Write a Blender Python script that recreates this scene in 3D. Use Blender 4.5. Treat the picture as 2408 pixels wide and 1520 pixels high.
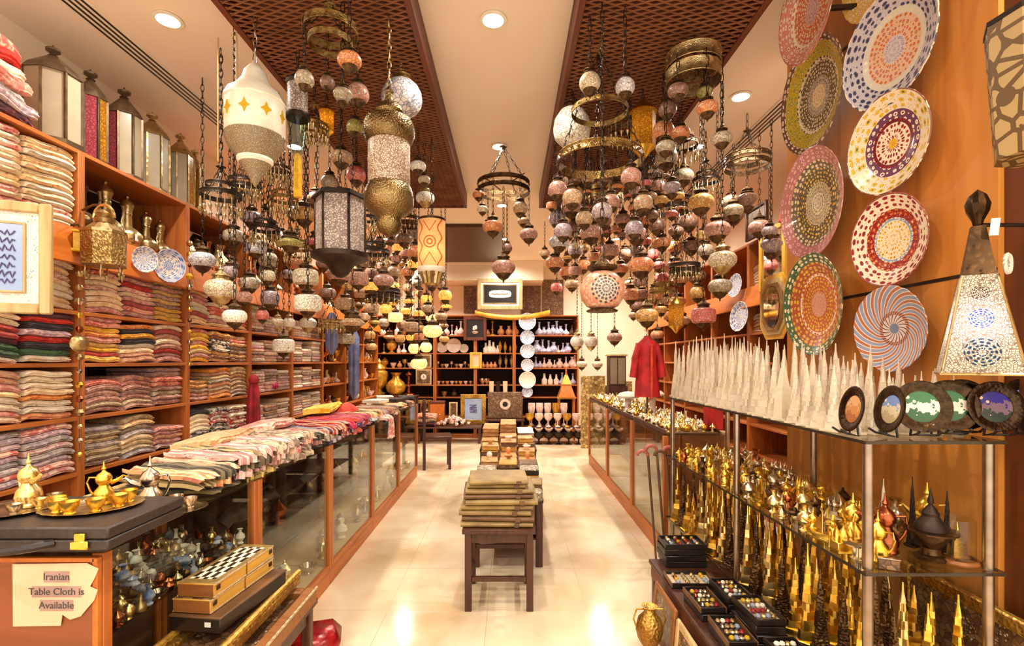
import bpy, math, random
from mathutils import Vector, Matrix, Euler
PI = math.pi
R = math.radians
rnd = random.Random(11)
for o in list(bpy.data.objects):
    bpy.data.objects.remove(o)
SC = bpy.context.scene
COL = SC.collection

# ------------------------------------------------------------------ camera, world, exposure
FPX, CX, CY, EYE = 1170.0, 1197.0, 850.0, 1.5       # focal length in pixels, vanishing point, eye height
cam_d = bpy.data.cameras.new('camera')
cam = bpy.data.objects.new('camera', cam_d)
COL.objects.link(cam)
cam.location = (0, 0, EYE)
cam.rotation_euler = (R(90), 0, 0)
cam_d.sensor_width = 36
cam_d.lens = FPX / 2408 * 36
cam_d.shift_x = (1204 - CX) / 2408
cam_d.shift_y = (CY - 760) / 2408
cam_d.clip_start = 0.05
SC.camera = cam

SC.view_settings.view_transform = 'Standard'
SC.view_settings.look = 'None'
SC.view_settings.gamma = 1
SC.view_settings.use_curve_mapping = False
SC.view_settings.exposure = 0.0

world = bpy.data.worlds.new('front_fill_light')           # even warm fill added through the shop front left open behind the camera
SC.world = world
world.use_nodes = True
wb = world.node_tree.nodes['Background']
wb.inputs['Color'].default_value = (1.0, 0.92, 0.82, 1)
wb.inputs['Strength'].default_value = 2.2
SC.cycles.max_bounces = 8
SC.cycles.diffuse_bounces = 4
SC.cycles.glossy_bounces = 4
SC.cycles.transmission_bounces = 4
SC.cycles.transparent_max_bounces = 14
SC.cycles.caustics_reflective = False
SC.cycles.caustics_refractive = False
SC.cycles.sample_clamp_indirect = 6

CEIL, TROUGH = 3.45, 3.3
LAMP_COL = (1.0, 0.92, 0.80)
SPOTS = [(x, y) for y in (-0.2, 1.15, 2.83, 4.5, 6.2, 7.9, 9.2) for x in (-1.94, -0.09, 1.70)]
SPOTS = [(x, 3.65 if (x > 1 and y == 2.83) else y) for x, y in SPOTS]
SPOT_W = 120

def P(px, py, Y):
    """the point at depth Y seen at a photo pixel"""
    return Vector(((px - CX) * Y / FPX, Y, EYE - (py - CY) * Y / FPX))

# ------------------------------------------------------------------ object helpers
LABELS = {}
def tag(o, label, cat, group=None):
    if label in LABELS and (group is None or LABELS[label] != group):
        print('DUPLABEL', label)
    n = len(label.split())
    if n < 4 or n > 16:
        print('LABELLEN', n, label)
    LABELS[label] = group
    o['label'] = label
    o['category'] = cat
    if group:
        o['group'] = group
    return o

def T(name, label, cat, loc=(0, 0, 0), rz=0, group=None, scale=1, rot=None):
    o = bpy.data.objects.new(name, None)
    o.empty_display_size = 0.05
    COL.objects.link(o)
    o.location = loc
    o.rotation_euler = rot or (0, 0, rz)
    o.scale = (scale,) * 3 if not hasattr(scale, '__len__') else scale
    return tag(o, label, cat, group)

def ob(name, me, mat=None, parent=None, loc=(0, 0, 0), rot=(0, 0, 0), scale=1, label=None):
    o = bpy.data.objects.new(name, me)
    COL.objects.link(o)
    if parent:
        o.parent = parent
    o.location = loc
    o.rotation_euler = rot
    o.scale = (scale,) * 3 if not hasattr(scale, '__len__') else scale
    if mat:
        if not me.materials:
            me.materials.append(mat)
        elif me.materials[0] != mat:
            o.material_slots[0].link = 'OBJECT'
            o.material_slots[0].material = mat
    if label:
        o['label'] = label
    return o

def solo(name, label, cat, me, mat, loc=(0, 0, 0), rot=(0, 0, 0), scale=1, group=None):
    return tag(ob(name, me, mat, None, loc, rot, scale), label, cat, group)

def struct(name, me, mat, loc=(0, 0, 0), rot=(0, 0, 0), label=None):
    o = ob(name, me, mat, None, loc, rot)
    o['kind'] = 'structure'
    if label:
        o['label'] = label
    return o

def stuff(name, label, cat, me, mat=None, group=None):
    o = tag(ob(name, me, mat), label, cat, group)
    o['kind'] = 'stuff'
    return o

ORD = ('first second third fourth fifth sixth seventh eighth ninth tenth eleventh twelfth thirteenth fourteenth fifteenth sixteenth '
       'seventeenth eighteenth nineteenth twentieth').split()
def nth(i):
    if i < 20:
        return ORD[i]
    return ('twenty', 'thirty', 'forty', 'fifty')[(i + 1) // 10 - 2] + '-' + (ORD[(i + 1) % 10 - 1] if (i + 1) % 10 else 'tenth')

# ------------------------------------------------------------------ mesh helpers
class MB:
    def __init__(s):
        s.v, s.f, s.m = [], [], []
        s.mi = 0
    def add(s, vs, fs, M=None):
        b = len(s.v)
        if M is not None:
            vs = [M @ Vector(v) for v in vs]
        s.v += [tuple(v) for v in vs]
        s.f += [tuple(b + i for i in f) for f in fs]
        s.m += [s.mi] * len(fs)
        return s
    def box(s, c, d, b=0.0, M=None):
        """box of size d centred on c; b is the width of the chamfer on its edges"""
        x, y, z = d[0] / 2, d[1] / 2, d[2] / 2
        b = min(b, x * .9, y * .9, z * .9)
        if b <= 0:
            vs = [(sx * x, sy * y, sz * z) for sx in (-1, 1) for sy in (-1, 1) for sz in (-1, 1)]
            fs = [(0, 1, 3, 2), (4, 6, 7, 5), (0, 4, 5, 1), (2, 3, 7, 6), (0, 2, 6, 4), (1, 5, 7, 3)]
        else:
            vs, ix = [], {}
            for sx in (-1, 1):
                for sy in (-1, 1):
                    for sz in (-1, 1):
                        for a in range(3):
                            p = [sx * (x - b), sy * (y - b), sz * (z - b)]
                            p[a] = (sx * x, sy * y, sz * z)[a]
                            ix[sx, sy, sz, a] = len(vs)
                            vs.append(tuple(p))
            fs = []
            for a in range(3):
                for sg in (-1, 1):
                    q = []
                    for u, w in ((-1, -1), (1, -1), (1, 1), (-1, 1)):
                        k = [0, 0, 0]
                        k[a] = sg; k[(a + 1) % 3] = u; k[(a + 2) % 3] = w
                        q.append(ix[k[0], k[1], k[2], a])
                    fs.append(tuple(q) if sg > 0 else tuple(q[::-1]))
            for a in range(3):
                e1, e2 = (a + 1) % 3, (a + 2) % 3
                for u in (-1, 1):
                    for w in (-1, 1):
                        def g(t, ax):
                            k = [0, 0, 0]; k[a] = t; k[e1] = u; k[e2] = w
                            return ix[k[0], k[1], k[2], ax]
                        q = (g(-1, e1), g(1, e1), g(1, e2), g(-1, e2))
                        fs.append(q if u * w < 0 else q[::-1])
            for sx in (-1, 1):
                for sy in (-1, 1):
                    for sz in (-1, 1):
                        q = tuple(ix[sx, sy, sz, a] for a in range(3))
                        fs.append(q if sx * sy * sz > 0 else q[::-1])
        T_ = Matrix.Translation(c)
        return s.add(vs, fs, T_ if M is None else M @ T_)
    def lathe(s, prof, n=16, M=None, wob=None, cap=True):
        """prof: (radius, z) pairs from the bottom up; wob(angle) scales the radius"""
        vs, fs = [], []
        for r, z in prof:
            for i in range(n):
                a = 2 * PI * i / n
                k = r * (wob(a) if wob else 1)
                vs.append((k * math.cos(a), k * math.sin(a), z))
        for j in range(len(prof) - 1):
            for i in range(n):
                i2 = (i + 1) % n
                fs.append((j * n + i, j * n + i2, (j + 1) * n + i2, (j + 1) * n + i))
        if cap:
            if prof[0][0] > 1e-4:
                fs.append(tuple(range(n))[::-1])
            if prof[-1][0] > 1e-4:
                fs.append(tuple((len(prof) - 1) * n + i for i in range(n)))
        return s.add(vs, fs, M)
    def tube(s, pts, r, n=6, M=None, close=False):
        pts = [Vector(p) for p in pts]
        L = len(pts)
        rr = r if hasattr(r, '__len__') else [r] * L
        vs, fs = [], []
        up = Vector((0.123, 0.2, 1)).normalized()
        for i, p in enumerate(pts):
            a = pts[(i - 1) % L] if close or i > 0 else p
            b = pts[(i + 1) % L] if close or i < L - 1 else p
            d = (b - a).normalized()
            u = d.cross(up)
            if u.length < 1e-3:
                u = d.cross(Vector((1, 0, 0)))
            u.normalize()
            w = d.cross(u)
            for k in range(n):
                t = 2 * PI * k / n
                vs.append(p + (u * math.cos(t) + w * math.sin(t)) * rr[i])
        for i in range(L if close else L - 1):
            j = (i + 1) % L
            for k in range(n):
                k2 = (k + 1) % n
                fs.append((i * n + k, j * n + k, j * n + k2, i * n + k2))
        if not close:
            fs.append(tuple(range(n)))
            fs.append(tuple((L - 1) * n + k for k in range(n))[::-1])
        return s.add(vs, fs, M)
    def prism(s, poly, z0, z1, M=None, taper=1.0):
        n = len(poly)
        vs = [(x, y, z0) for x, y in poly] + [(x * taper, y * taper, z1) for x, y in poly]
        fs = [tuple(range(n))[::-1], tuple(range(n, 2 * n))] + [(i, (i + 1) % n, n + (i + 1) % n, n + i) for i in range(n)]
        return s.add(vs, fs, M)
    def ball(s, c, r, n=10, h=None):
        m = max(4, n // 2)
        hz = h if h else r
        pr = [(r * math.sin(PI * i / m), -hz * math.cos(PI * i / m)) for i in range(m + 1)]
        pr[0] = (0.0001, pr[0][1]); pr[-1] = (0.0001, pr[-1][1])
        return s.lathe(pr, n, Matrix.Translation(c))
    def mesh(s, name, mats=None, flat=False, ang=40):
        me = bpy.data.meshes.new(name)
        me.from_pydata(s.v, [], s.f)
        me.validate()
        if not flat:
            me.polygons.foreach_set('use_smooth', [True] * len(me.polygons))
            me.set_sharp_from_angle(angle=R(ang))
        if mats:
            for m in mats:
                me.materials.append(m)
            if len(s.m) == len(me.polygons):
                me.polygons.foreach_set('material_index', s.m)
        me.update()
        return me

CACHE = {}
def cached(key, fn):
    if key not in CACHE:
        CACHE[key] = fn()
    return CACHE[key]

def boxm(d, b=0.004, c=(0, 0, 0)):
    return cached(('box', tuple(round(x, 4) for x in d), b, tuple(c)), lambda: MB().box(c, d, b).mesh('box_mesh'))
def lathem(key, prof, n=16, **k):
    return cached(('lathe', key), lambda: MB().lathe(prof, n, **k).mesh(str(key) + '_mesh'))
def rot4(axis, a):
    return Matrix.Rotation(a, 4, axis)
def tr(*p):
    return Matrix.Translation(p)

def chain_mesh(L):
    """links hanging down from z=L to z=0"""
    n = max(2, round(L / 0.045))
    def make():
        m = MB()
        h = 1.0 / n
        for k in range(n):
            a = PI / 2 * (k % 2)
            pts = []
            for i in range(8):
                t = 2 * PI * i / 8
                rx, rz = 0.010 * math.cos(t), h * 0.68 * math.sin(t)
                pts.append((rx * math.cos(a), rx * math.sin(a), h * (k + .5) + rz))
            m.tube(pts, 0.0028, 3, close=True)
        return m.mesh('chain_links')
    return cached(('chain', n), make)

def chain(parent, z0, z1, mat, x=0, y=0, s=1.0, name='chain'):
    """chain from z0 up to z1 in the parent's own space (parent scale s)"""
    L = (z1 - z0)
    return ob(name, chain_mesh(L * s), mat, parent, (x, y, z0), (0, 0, 0), (1 / s, 1 / s, L))
# ------------------------------------------------------------------ materials
class NT:
    def __init__(s, name):
        s.mat = bpy.data.materials.new(name)
        s.mat.use_nodes = True
        s.t = s.mat.node_tree
        s.t.nodes.clear()
        s.out = s.t.nodes.new('ShaderNodeOutputMaterial')
    def n(s, typ, ins=None, **props):
        nd = s.t.nodes.new('ShaderNode' + typ)
        for k, v in props.items():
            setattr(nd, k, v)
        for k, v in (ins or {}).items():
            if isinstance(v, bpy.types.NodeSocket):
                s.t.links.new(v, nd.inputs[k])
            else:
                sk = nd.inputs[k]
                if sk.type == 'RGBA' and len(v) == 3:
                    v = (*v, 1)
                sk.default_value = v
        return nd
    def math(s, op, a, b=0.0, c=0.0):
        return s.n('Math', {0: a, 1: b, 2: c}, operation=op).outputs[0]
    def ramp(s, fac, stops, interp='LINEAR'):
        nd = s.n('ValToRGB', {'Fac': fac})
        cr = nd.color_ramp
        cr.interpolation = interp
        while len(cr.elements) < len(stops):
            cr.elements.new(0.5)
        for e, (p, c) in zip(cr.elements, sorted(stops, key=lambda q: q[0])):
            e.position = p
            e.color = (*c, 1) if len(c) == 3 else c
        return nd.outputs['Color']
    def mix(s, fac, a, b, blend='MIX'):
        nd = s.n('Mix', data_type='RGBA', blend_type=blend)
        for k, v in ((0, fac), (6, a), (7, b)):
            if isinstance(v, bpy.types.NodeSocket):
                s.t.links.new(v, nd.inputs[k])
            else:
                nd.inputs[k].default_value = v if k == 0 else (*v, 1)
        return nd.outputs[2]
    def obj(s, scale=(1, 1, 1), rnd_off=0.0):
        c = s.n('TexCoord').outputs['Object']
        if rnd_off:
            r = s.n('ObjectInfo').outputs['Random']
            v = s.n('VectorMath', {0: c, 1: s.n('CombineXYZ', {0: s.math('MULTIPLY', r, rnd_off), 1: s.math('MULTIPLY', r, rnd_off * 1.7), 2: s.math('MULTIPLY', r, rnd_off * .6)}).outputs[0]}, operation='ADD').outputs[0]
            c = v
        return s.n('Mapping', {'Vector': c, 'Scale': scale}).outputs[0]
    def done(s, shader):
        s.t.links.new(shader, s.out.inputs['Surface'])
        return s.mat
    def pbr(s, col, rough=.5, metal=0.0, bump=None, bs=.2, bd=.01, **k):
        ins = {'Base Color': col, 'Roughness': rough, 'Metallic': metal}
        for a, b in k.items():
            ins[a.replace('_', ' ')] = b
        nd = s.n('BsdfPrincipled', ins)
        if bump is not None:
            s.t.links.new(s.n('Bump', {'Height': bump, 'Strength': bs, 'Distance': bd}).outputs[0], nd.inputs['Normal'])
        return s.done(nd.outputs[0])

def sr(r, g, b):
    """sRGB 0-255 to linear"""
    f = lambda c: (c / 255 / 12.92) if c <= 10 else ((c / 255 + .055) / 1.055) ** 2.4
    return (f(r), f(g), f(b))

def plain(name, c1, c2=None, scale=8, rough=.5, metal=0.0, bs=.0, **k):
    t = NT(name)
    nz = t.n('TexNoise', {'Vector': t.obj(rnd_off=7), 'Scale': scale, 'Detail': 3}).outputs['Fac']
    col = t.ramp(nz, [(.35, c1), (.65, c2 or tuple(x * .8 for x in c1))])
    return t.pbr(col, rough, metal, nz if bs else None, bs, **k)

def wood(name, c1, c2, axis=0, scale=6, rough=.42, gloss=.4):
    t = NT(name)
    s = [scale * 1.6] * 3
    s[axis] = scale * .14
    v = t.obj(tuple(s), rnd_off=3)
    nz = t.n('TexNoise', {'Vector': v, 'Scale': 2.2, 'Detail': 6, 'Distortion': .6}).outputs['Fac']
    big = t.n('TexNoise', {'Vector': t.obj(), 'Scale': 2.3, 'Detail': 2}).outputs['Fac']
    col = t.ramp(nz, [(.3, c2), (.55, c1), (.75, tuple(x * .86 for x in c1))])
    col = t.mix(t.math('MULTIPLY', big, .5), col, tuple(x * .72 for x in c1))
    return t.pbr(col, rough, 0, nz, .06, Specular_IOR_Level=gloss)

def brass(name, c1, c2, rough=.3, scale=30, bs=.5):
    t = NT(name)
    v = t.obj(rnd_off=3)
    vo = t.n('TexVoronoi', {'Vector': v, 'Scale': scale})
    nz = t.n('TexNoise', {'Vector': v, 'Scale': 5, 'Detail': 3}).outputs['Fac']
    col = t.mix(t.ramp(nz, [(.4, (0, 0, 0)), (.6, (1, 1, 1))]), c1, c2)
    col = t.mix(t.ramp(vo.outputs['Distance'], [(.05, (1, 1, 1)), (.25, (0, 0, 0))]), col, tuple(x * .35 for x in c2))
    return t.pbr(col, rough, .9, vo.outputs['Distance'], bs)

def mosaic(name, base, cells, dark, scale=9, med=2.1, acc=None, rough=.35, emit=0.0, ecol=None):
    """glass chips set in dark grout, with round medallions of darker chips"""
    t = NT(name)
    v = t.obj(rnd_off=9)
    vo = t.n('TexVoronoi', {'Vector': v, 'Scale': scale})
    pick = t.n('SeparateColor', {0: vo.outputs['Color']}).outputs[0]
    k = len(cells)
    col = t.ramp(pick, [(i / k, c) for i, c in enumerate(cells)], 'CONSTANT')
    col = t.mix(.45, col, base)
    mv = t.n('TexVoronoi', {'Vector': v, 'Scale': med})
    ring = t.math('SINE', t.math('MULTIPLY', mv.outputs['Distance'], 44))
    inm = t.math('LESS_THAN', mv.outputs['Distance'], .40)
    spots = t.n('TexVoronoi', {'Vector': v, 'Scale': scale * 2.2})
    dots = t.math('LESS_THAN', spots.outputs['Distance'], .36)
    fac = t.math('MULTIPLY', t.math('MULTIPLY', inm, dots), t.math('GREATER_THAN', ring, -.45))
    col = t.mix(t.math('MULTIPLY', fac, .85), col, acc or dark)
    edge = t.n('TexVoronoi', {'Vector': v, 'Scale': scale}, feature='DISTANCE_TO_EDGE')
    e = t.math('LESS_THAN', edge.outputs['Distance'], .055)
    col = t.mix(t.math('MULTIPLY', e, .8), col, dark)
    kw = {}
    if emit:
        kw = {'Emission_Color': t.mix(.75, col, ecol, 'MULTIPLY') if ecol else col, 'Emission_Strength': emit}
    return t.pbr(col, rough, 0, edge.outputs['Distance'], .25, .004, **kw)

def cloth(name, c1, c2, c3=None, scale=26, stripe=0.0):
    t = NT(name)
    v = t.obj(rnd_off=11)
    r = t.n('ObjectInfo').outputs['Random']
    vo = t.n('TexVoronoi', {'Vector': t.n('Mapping', {'Vector': v, 'Scale': (1, 1, 1.6)}).outputs[0], 'Scale': scale}).outputs['Distance']
    nz = t.n('TexNoise', {'Vector': v, 'Scale': scale * .7, 'Detail': 3, 'Distortion': 1.2}).outputs['Fac']
    col = t.mix(t.ramp(nz, [(.47, (0, 0, 0)), (.55, (1, 1, 1))]), c1, c2)
    col = t.mix(t.ramp(vo, [(.12, (1, 1, 1)), (.2, (0, 0, 0))]), col, c3 or c2)
    if stripe:
        x = t.n('SeparateXYZ', {0: v}).outputs[1]
        st = t.math('GREATER_THAN', t.math('SINE', t.math('MULTIPLY', x, stripe)), .35)
        col = t.mix(t.math('MULTIPLY', st, .85), col, c3 or c2)
    hsv = t.n('HueSaturation', {'Color': col, 'Value': t.math('MULTIPLY_ADD', r, .4, .8), 'Saturation': t.math('MULTIPLY_ADD', r, .4, .8)}).outputs[0]
    return t.pbr(hsv, .85, 0, nz, .25, .004, Sheen_Weight=.15)

def glass(name, tint=(.93, .96, .93), refl=.9, rough=.02):
    t = NT(name)
    fc = t.n('LayerWeight', {'Blend': .5}).outputs['Facing']
    lw = t.math('MULTIPLY_ADD', t.math('POWER', fc, 5.0), .9, .035)
    g = t.n('BsdfGlossy', {'Color': (refl,) * 3, 'Roughness': rough}).outputs[0]
    tp = t.n('BsdfTransparent', {'Color': tint}).outputs[0]
    return t.done(t.n('MixShader', {0: lw, 1: tp, 2: g}).outputs[0])

def milky(name, col, trans=.5, rough=.3, emit=0, tex=None):
    """frosted glass or parchment that lets light through"""
    t = NT(name)
    nz = t.n('TexNoise', {'Vector': t.obj(rnd_off=5), 'Scale': 14, 'Detail': 3}).outputs['Fac']
    c = t.mix(nz, col, tuple(x * .75 for x in col))
    if tex:
        vo = t.n('TexVoronoi', {'Vector': t.obj(rnd_off=5), 'Scale': tex[0]}, feature='DISTANCE_TO_EDGE').outputs['Distance']
        c = t.mix(t.math('LESS_THAN', vo, tex[1]), c, tex[2])
    ins = {'Base Color': c, 'Roughness': rough}
    if emit:
        ins['Emission Color'] = c
        ins['Emission Strength'] = emit
    d = t.n('BsdfPrincipled', ins).outputs[0]
    tl = t.n('BsdfTranslucent', {'Color': c}).outputs[0]
    return t.done(t.n('MixShader', {0: trans, 1: d, 2: tl}).outputs[0])

def emis(name, col, st):
    t = NT(name)
    return t.done(t.n('Emission', {'Color': col, 'Strength': st}).outputs[0])

def dish(name, bands, n=14, rough=.22, swirl=0.0, dens=9.0, centre=None):
    """painted dish of radius 1 in its own xy plane: bands = (outer radius, ground, paint, paint 2)"""
    t = NT(name)
    sp = t.n('SeparateXYZ', {0: t.n('TexCoord').outputs['Object']})
    x, y = sp.outputs[0], sp.outputs[1]
    r = t.math('SQRT', t.math('ADD', t.math('MULTIPLY', x, x), t.math('MULTIPLY', y, y)))
    a = t.math('ARCTAN2', y, x)
    if swirl:
        a = t.math('ADD', a, t.math('MULTIPLY', r, swirl))
    r0 = [0] + [b[0] for b in bands[:-1]]
    base = t.ramp(r, [(q, b[1]) for q, b in zip(r0, bands)], 'CONSTANT')
    p1 = t.ramp(r, [(q, b[2]) for q, b in zip(r0, bands)], 'CONSTANT')
    p2 = t.ramp(r, [(q, b[3]) for q, b in zip(r0, bands)], 'CONSTANT')
    if swirl:
        w = t.math('SINE', t.math('MULTIPLY', a, n))
        col = t.mix(t.math('GREATER_THAN', w, .1), base, p1)
        col = t.mix(t.math('LESS_THAN', t.math('ABSOLUTE', t.math('SUBTRACT', w, .1)), .35), col, p2)
    else:
        pol = t.n('CombineXYZ', {0: t.math('MULTIPLY', a, n / (2 * PI)), 1: t.math('MULTIPLY', r, dens), 2: 0.0}).outputs[0]
        vo = t.n('TexVoronoi', {'Vector': pol, 'Scale': 1.0, 'Randomness': .35})
        d = vo.outputs['Distance']
        col = t.mix(t.math('LESS_THAN', d, .36), base, p1)
        col = t.mix(t.math('LESS_THAN', d, .17), col, p2)
        v2 = t.n('TexVoronoi', {'Vector': pol, 'Scale': 3.1}).outputs['Distance']
        col = t.mix(t.math('MULTIPLY', t.math('LESS_THAN', v2, .2), .8), col, p2)
    if centre:
        col = t.mix(t.math('LESS_THAN', r, centre[0]), col, centre[1])
    return t.pbr(col, rough, 0, Coat_Weight=.3)

M = {}
M['ceiling'] = plain('ceiling_paint', sr(250, 233, 214), sr(247, 228, 206), 1.2, .85)
M['wall'] = plain('wall_paint', sr(250, 236, 214), sr(244, 228, 202), 1.5, .85)
M['wood'] = wood('cherry_wood', sr(196, 112, 50), sr(150, 76, 30), 2)
M['wood_y'] = wood('cherry_wood_long', sr(196, 112, 50), sr(150, 76, 30), 1)
M['fascia'] = wood('orange_wood', sr(212, 118, 40), sr(176, 88, 26), 1)
M['panel'] = wood('honey_veneer', sr(220, 146, 68), sr(178, 100, 36), 2, 3.0, .3, .5)
M['panel_dark'] = wood('dark_veneer', sr(112, 58, 24), sr(76, 36, 14), 2, 4, .4)
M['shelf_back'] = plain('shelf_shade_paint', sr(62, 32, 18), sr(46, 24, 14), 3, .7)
M['dark_wood'] = wood('dark_brown_wood', sr(86, 48, 30), sr(54, 28, 18), 2, 8, .4)
M['red_wood'] = wood('red_brown_frame', sr(112, 56, 34), sr(88, 40, 24), 1, 5, .5)
M['glass'] = glass('clear_glass')
M['glass_dim'] = glass('smoky_glass', (.75, .72, .66))
M['black'] = plain('black_lacquer', sr(40, 30, 26), sr(30, 22, 20), 10, .35)
M['black_leather'] = plain('black_leatherette', sr(58, 46, 40), sr(48, 38, 34), 60, .45, 0, .2)
M['iron'] = plain('dark_iron', sr(66, 52, 42), sr(44, 34, 28), 14, .45, .7)
M['bronze'] = brass('aged_bronze', sr(112, 84, 54), sr(72, 52, 34), .36, 34)
M['brass'] = brass('aged_brass', sr(176, 144, 84), sr(128, 98, 54), .3, 40)
M['pale_brass'] = brass('pale_brass', sr(206, 184, 134), sr(168, 140, 92), .3, 26, .25)
M['gold'] = plain('polished_gold', sr(252, 218, 108), sr(236, 186, 70), 20, .27, 1.0)
M['gold_pale'] = plain('pale_gold', sr(252, 232, 170), sr(232, 200, 120), 20, .25, 1.0)
M['pewter'] = plain('brown_pewter', sr(126, 104, 80), sr(96, 76, 56), 16, .4, .7, .2)
M['silver'] = plain('polished_silver', sr(226, 212, 190), sr(180, 164, 140), 14, .2, 1.0)
M['steel'] = plain('brushed_steel', sr(176, 156, 136), sr(150, 132, 116), 6, .28, .95)
M['copper'] = plain('reddish_copper', sr(190, 110, 70), sr(150, 80, 50), 12, .25, 1.0)
M['white_metal'] = plain('white_painted_metal', sr(250, 242, 224), sr(240, 230, 208), 20, .45)
M['amber'] = milky('amber_glass', sr(236, 190, 40), .2, .15)
M['frost'] = milky('frosted_glass', sr(206, 190, 162), .3, .25)
M['frost_seed'] = milky('seeded_glass', sr(206, 190, 160), .3, .2, 0, (110, .2, sr(160, 136, 104)))
M['rose_glass'] = milky('rose_glass', sr(206, 92, 110), .4, .25, 0, (60, .14, sr(160, 60, 70)))
M['yellow_glass'] = milky('yellow_glass', sr(222, 164, 50), .4, .25, 0, (60, .14, sr(170, 110, 30)))
M['crystal'] = milky('pale_crystal', sr(252, 238, 214), .35, .18)
M['bulb'] = emis('glowing_bulb', (1, .86, .62), 14)
M['downlight'] = emis('downlight_lens', (1, .93, .82), 40)
M['tassel'] = plain('yellow_silk', sr(232, 186, 30), sr(206, 154, 20), 40, .7)
M['paper'] = plain('cream_paper', sr(240, 200, 166), sr(232, 188, 152), 3, .8)
M['white'] = plain('white_card', sr(244, 234, 216), sr(234, 222, 200), 5, .7)
M['yellow_paint'] = plain('yellow_enamel', sr(236, 196, 60), sr(206, 160, 40), 30, .5)
M['blue_glass'] = glass('blue_tumbler_glass', (.6, .72, .74))
M['filigree_brass'] = brass('cut_brass', sr(196, 168, 110), sr(150, 118, 66), .35, 70, .8)
M['red_shiny'] = plain('red_foil', sr(176, 20, 24), sr(120, 10, 14), 14, .25, .2, .4)
M['board_red'] = wood('russet_board', sr(150, 80, 44), sr(128, 64, 32), 0, 3)
M['bale'] = plain('dark_wrapping', sr(110, 84, 66), sr(60, 44, 36), 16, .5, 0, .3)
M['swag'] = plain('gold_satin', sr(240, 186, 66), sr(214, 146, 36), 6, .4)
M['rose_china'] = plain('rose_white_china', sr(246, 226, 212), sr(220, 176, 160), 6, .3)
M['ink'] = plain('grey_ink', sr(84, 72, 70), sr(74, 64, 62), 8, .8)
M['ink_band'] = plain('mauve_marker_band', sr(176, 144, 132), sr(166, 132, 122), 8, .8)
M['red'] = plain('red_cloth', sr(206, 30, 30), sr(160, 16, 22), 9, .6, 0, .3)
M['crimson'] = plain('crimson_cloth', sr(168, 16, 36), sr(120, 8, 26), 12, .7, 0, .3)
M['orange_red'] = plain('orange_red_cloth', sr(226, 76, 36), sr(188, 44, 24), 14, .7, 0, .3)
M['pink'] = plain('magenta_silk', sr(222, 60, 110), sr(180, 34, 84), 18, .6, 0, .3)
M['wire'] = plain('brown_cord', sr(120, 84, 54), sr(100, 68, 42), 8, .7)
M['wire_pale'] = plain('tan_cord', sr(206, 168, 110), sr(180, 140, 84), 8, .7)
M['leather_olive'] = plain('olive_leather', sr(160, 132, 76), sr(128, 100, 56), 9, .5, 0, .2)
M['leather_brown'] = plain('brown_leather', sr(116, 80, 46), sr(88, 58, 34), 9, .5, 0, .2)
M['cardboard'] = plain('straw_board', sr(214, 164, 104), sr(176, 122, 70), 18, .7, 0, .2)
M['wicker'] = brass('carved_gold_frame', sr(206, 166, 84), sr(164, 118, 50), .45, 55, .6)
M['mirror'] = plain('mirror_glass', (.9, .88, .84), (.88, .86, .82), 3, .04, 1.0)
M['tag'] = plain('white_price_tag', sr(246, 238, 224), sr(238, 228, 212), 4, .7)
M['blossom'] = plain('pink_white_shell', sr(240, 214, 196), sr(206, 150, 130), 30, .5)

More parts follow.
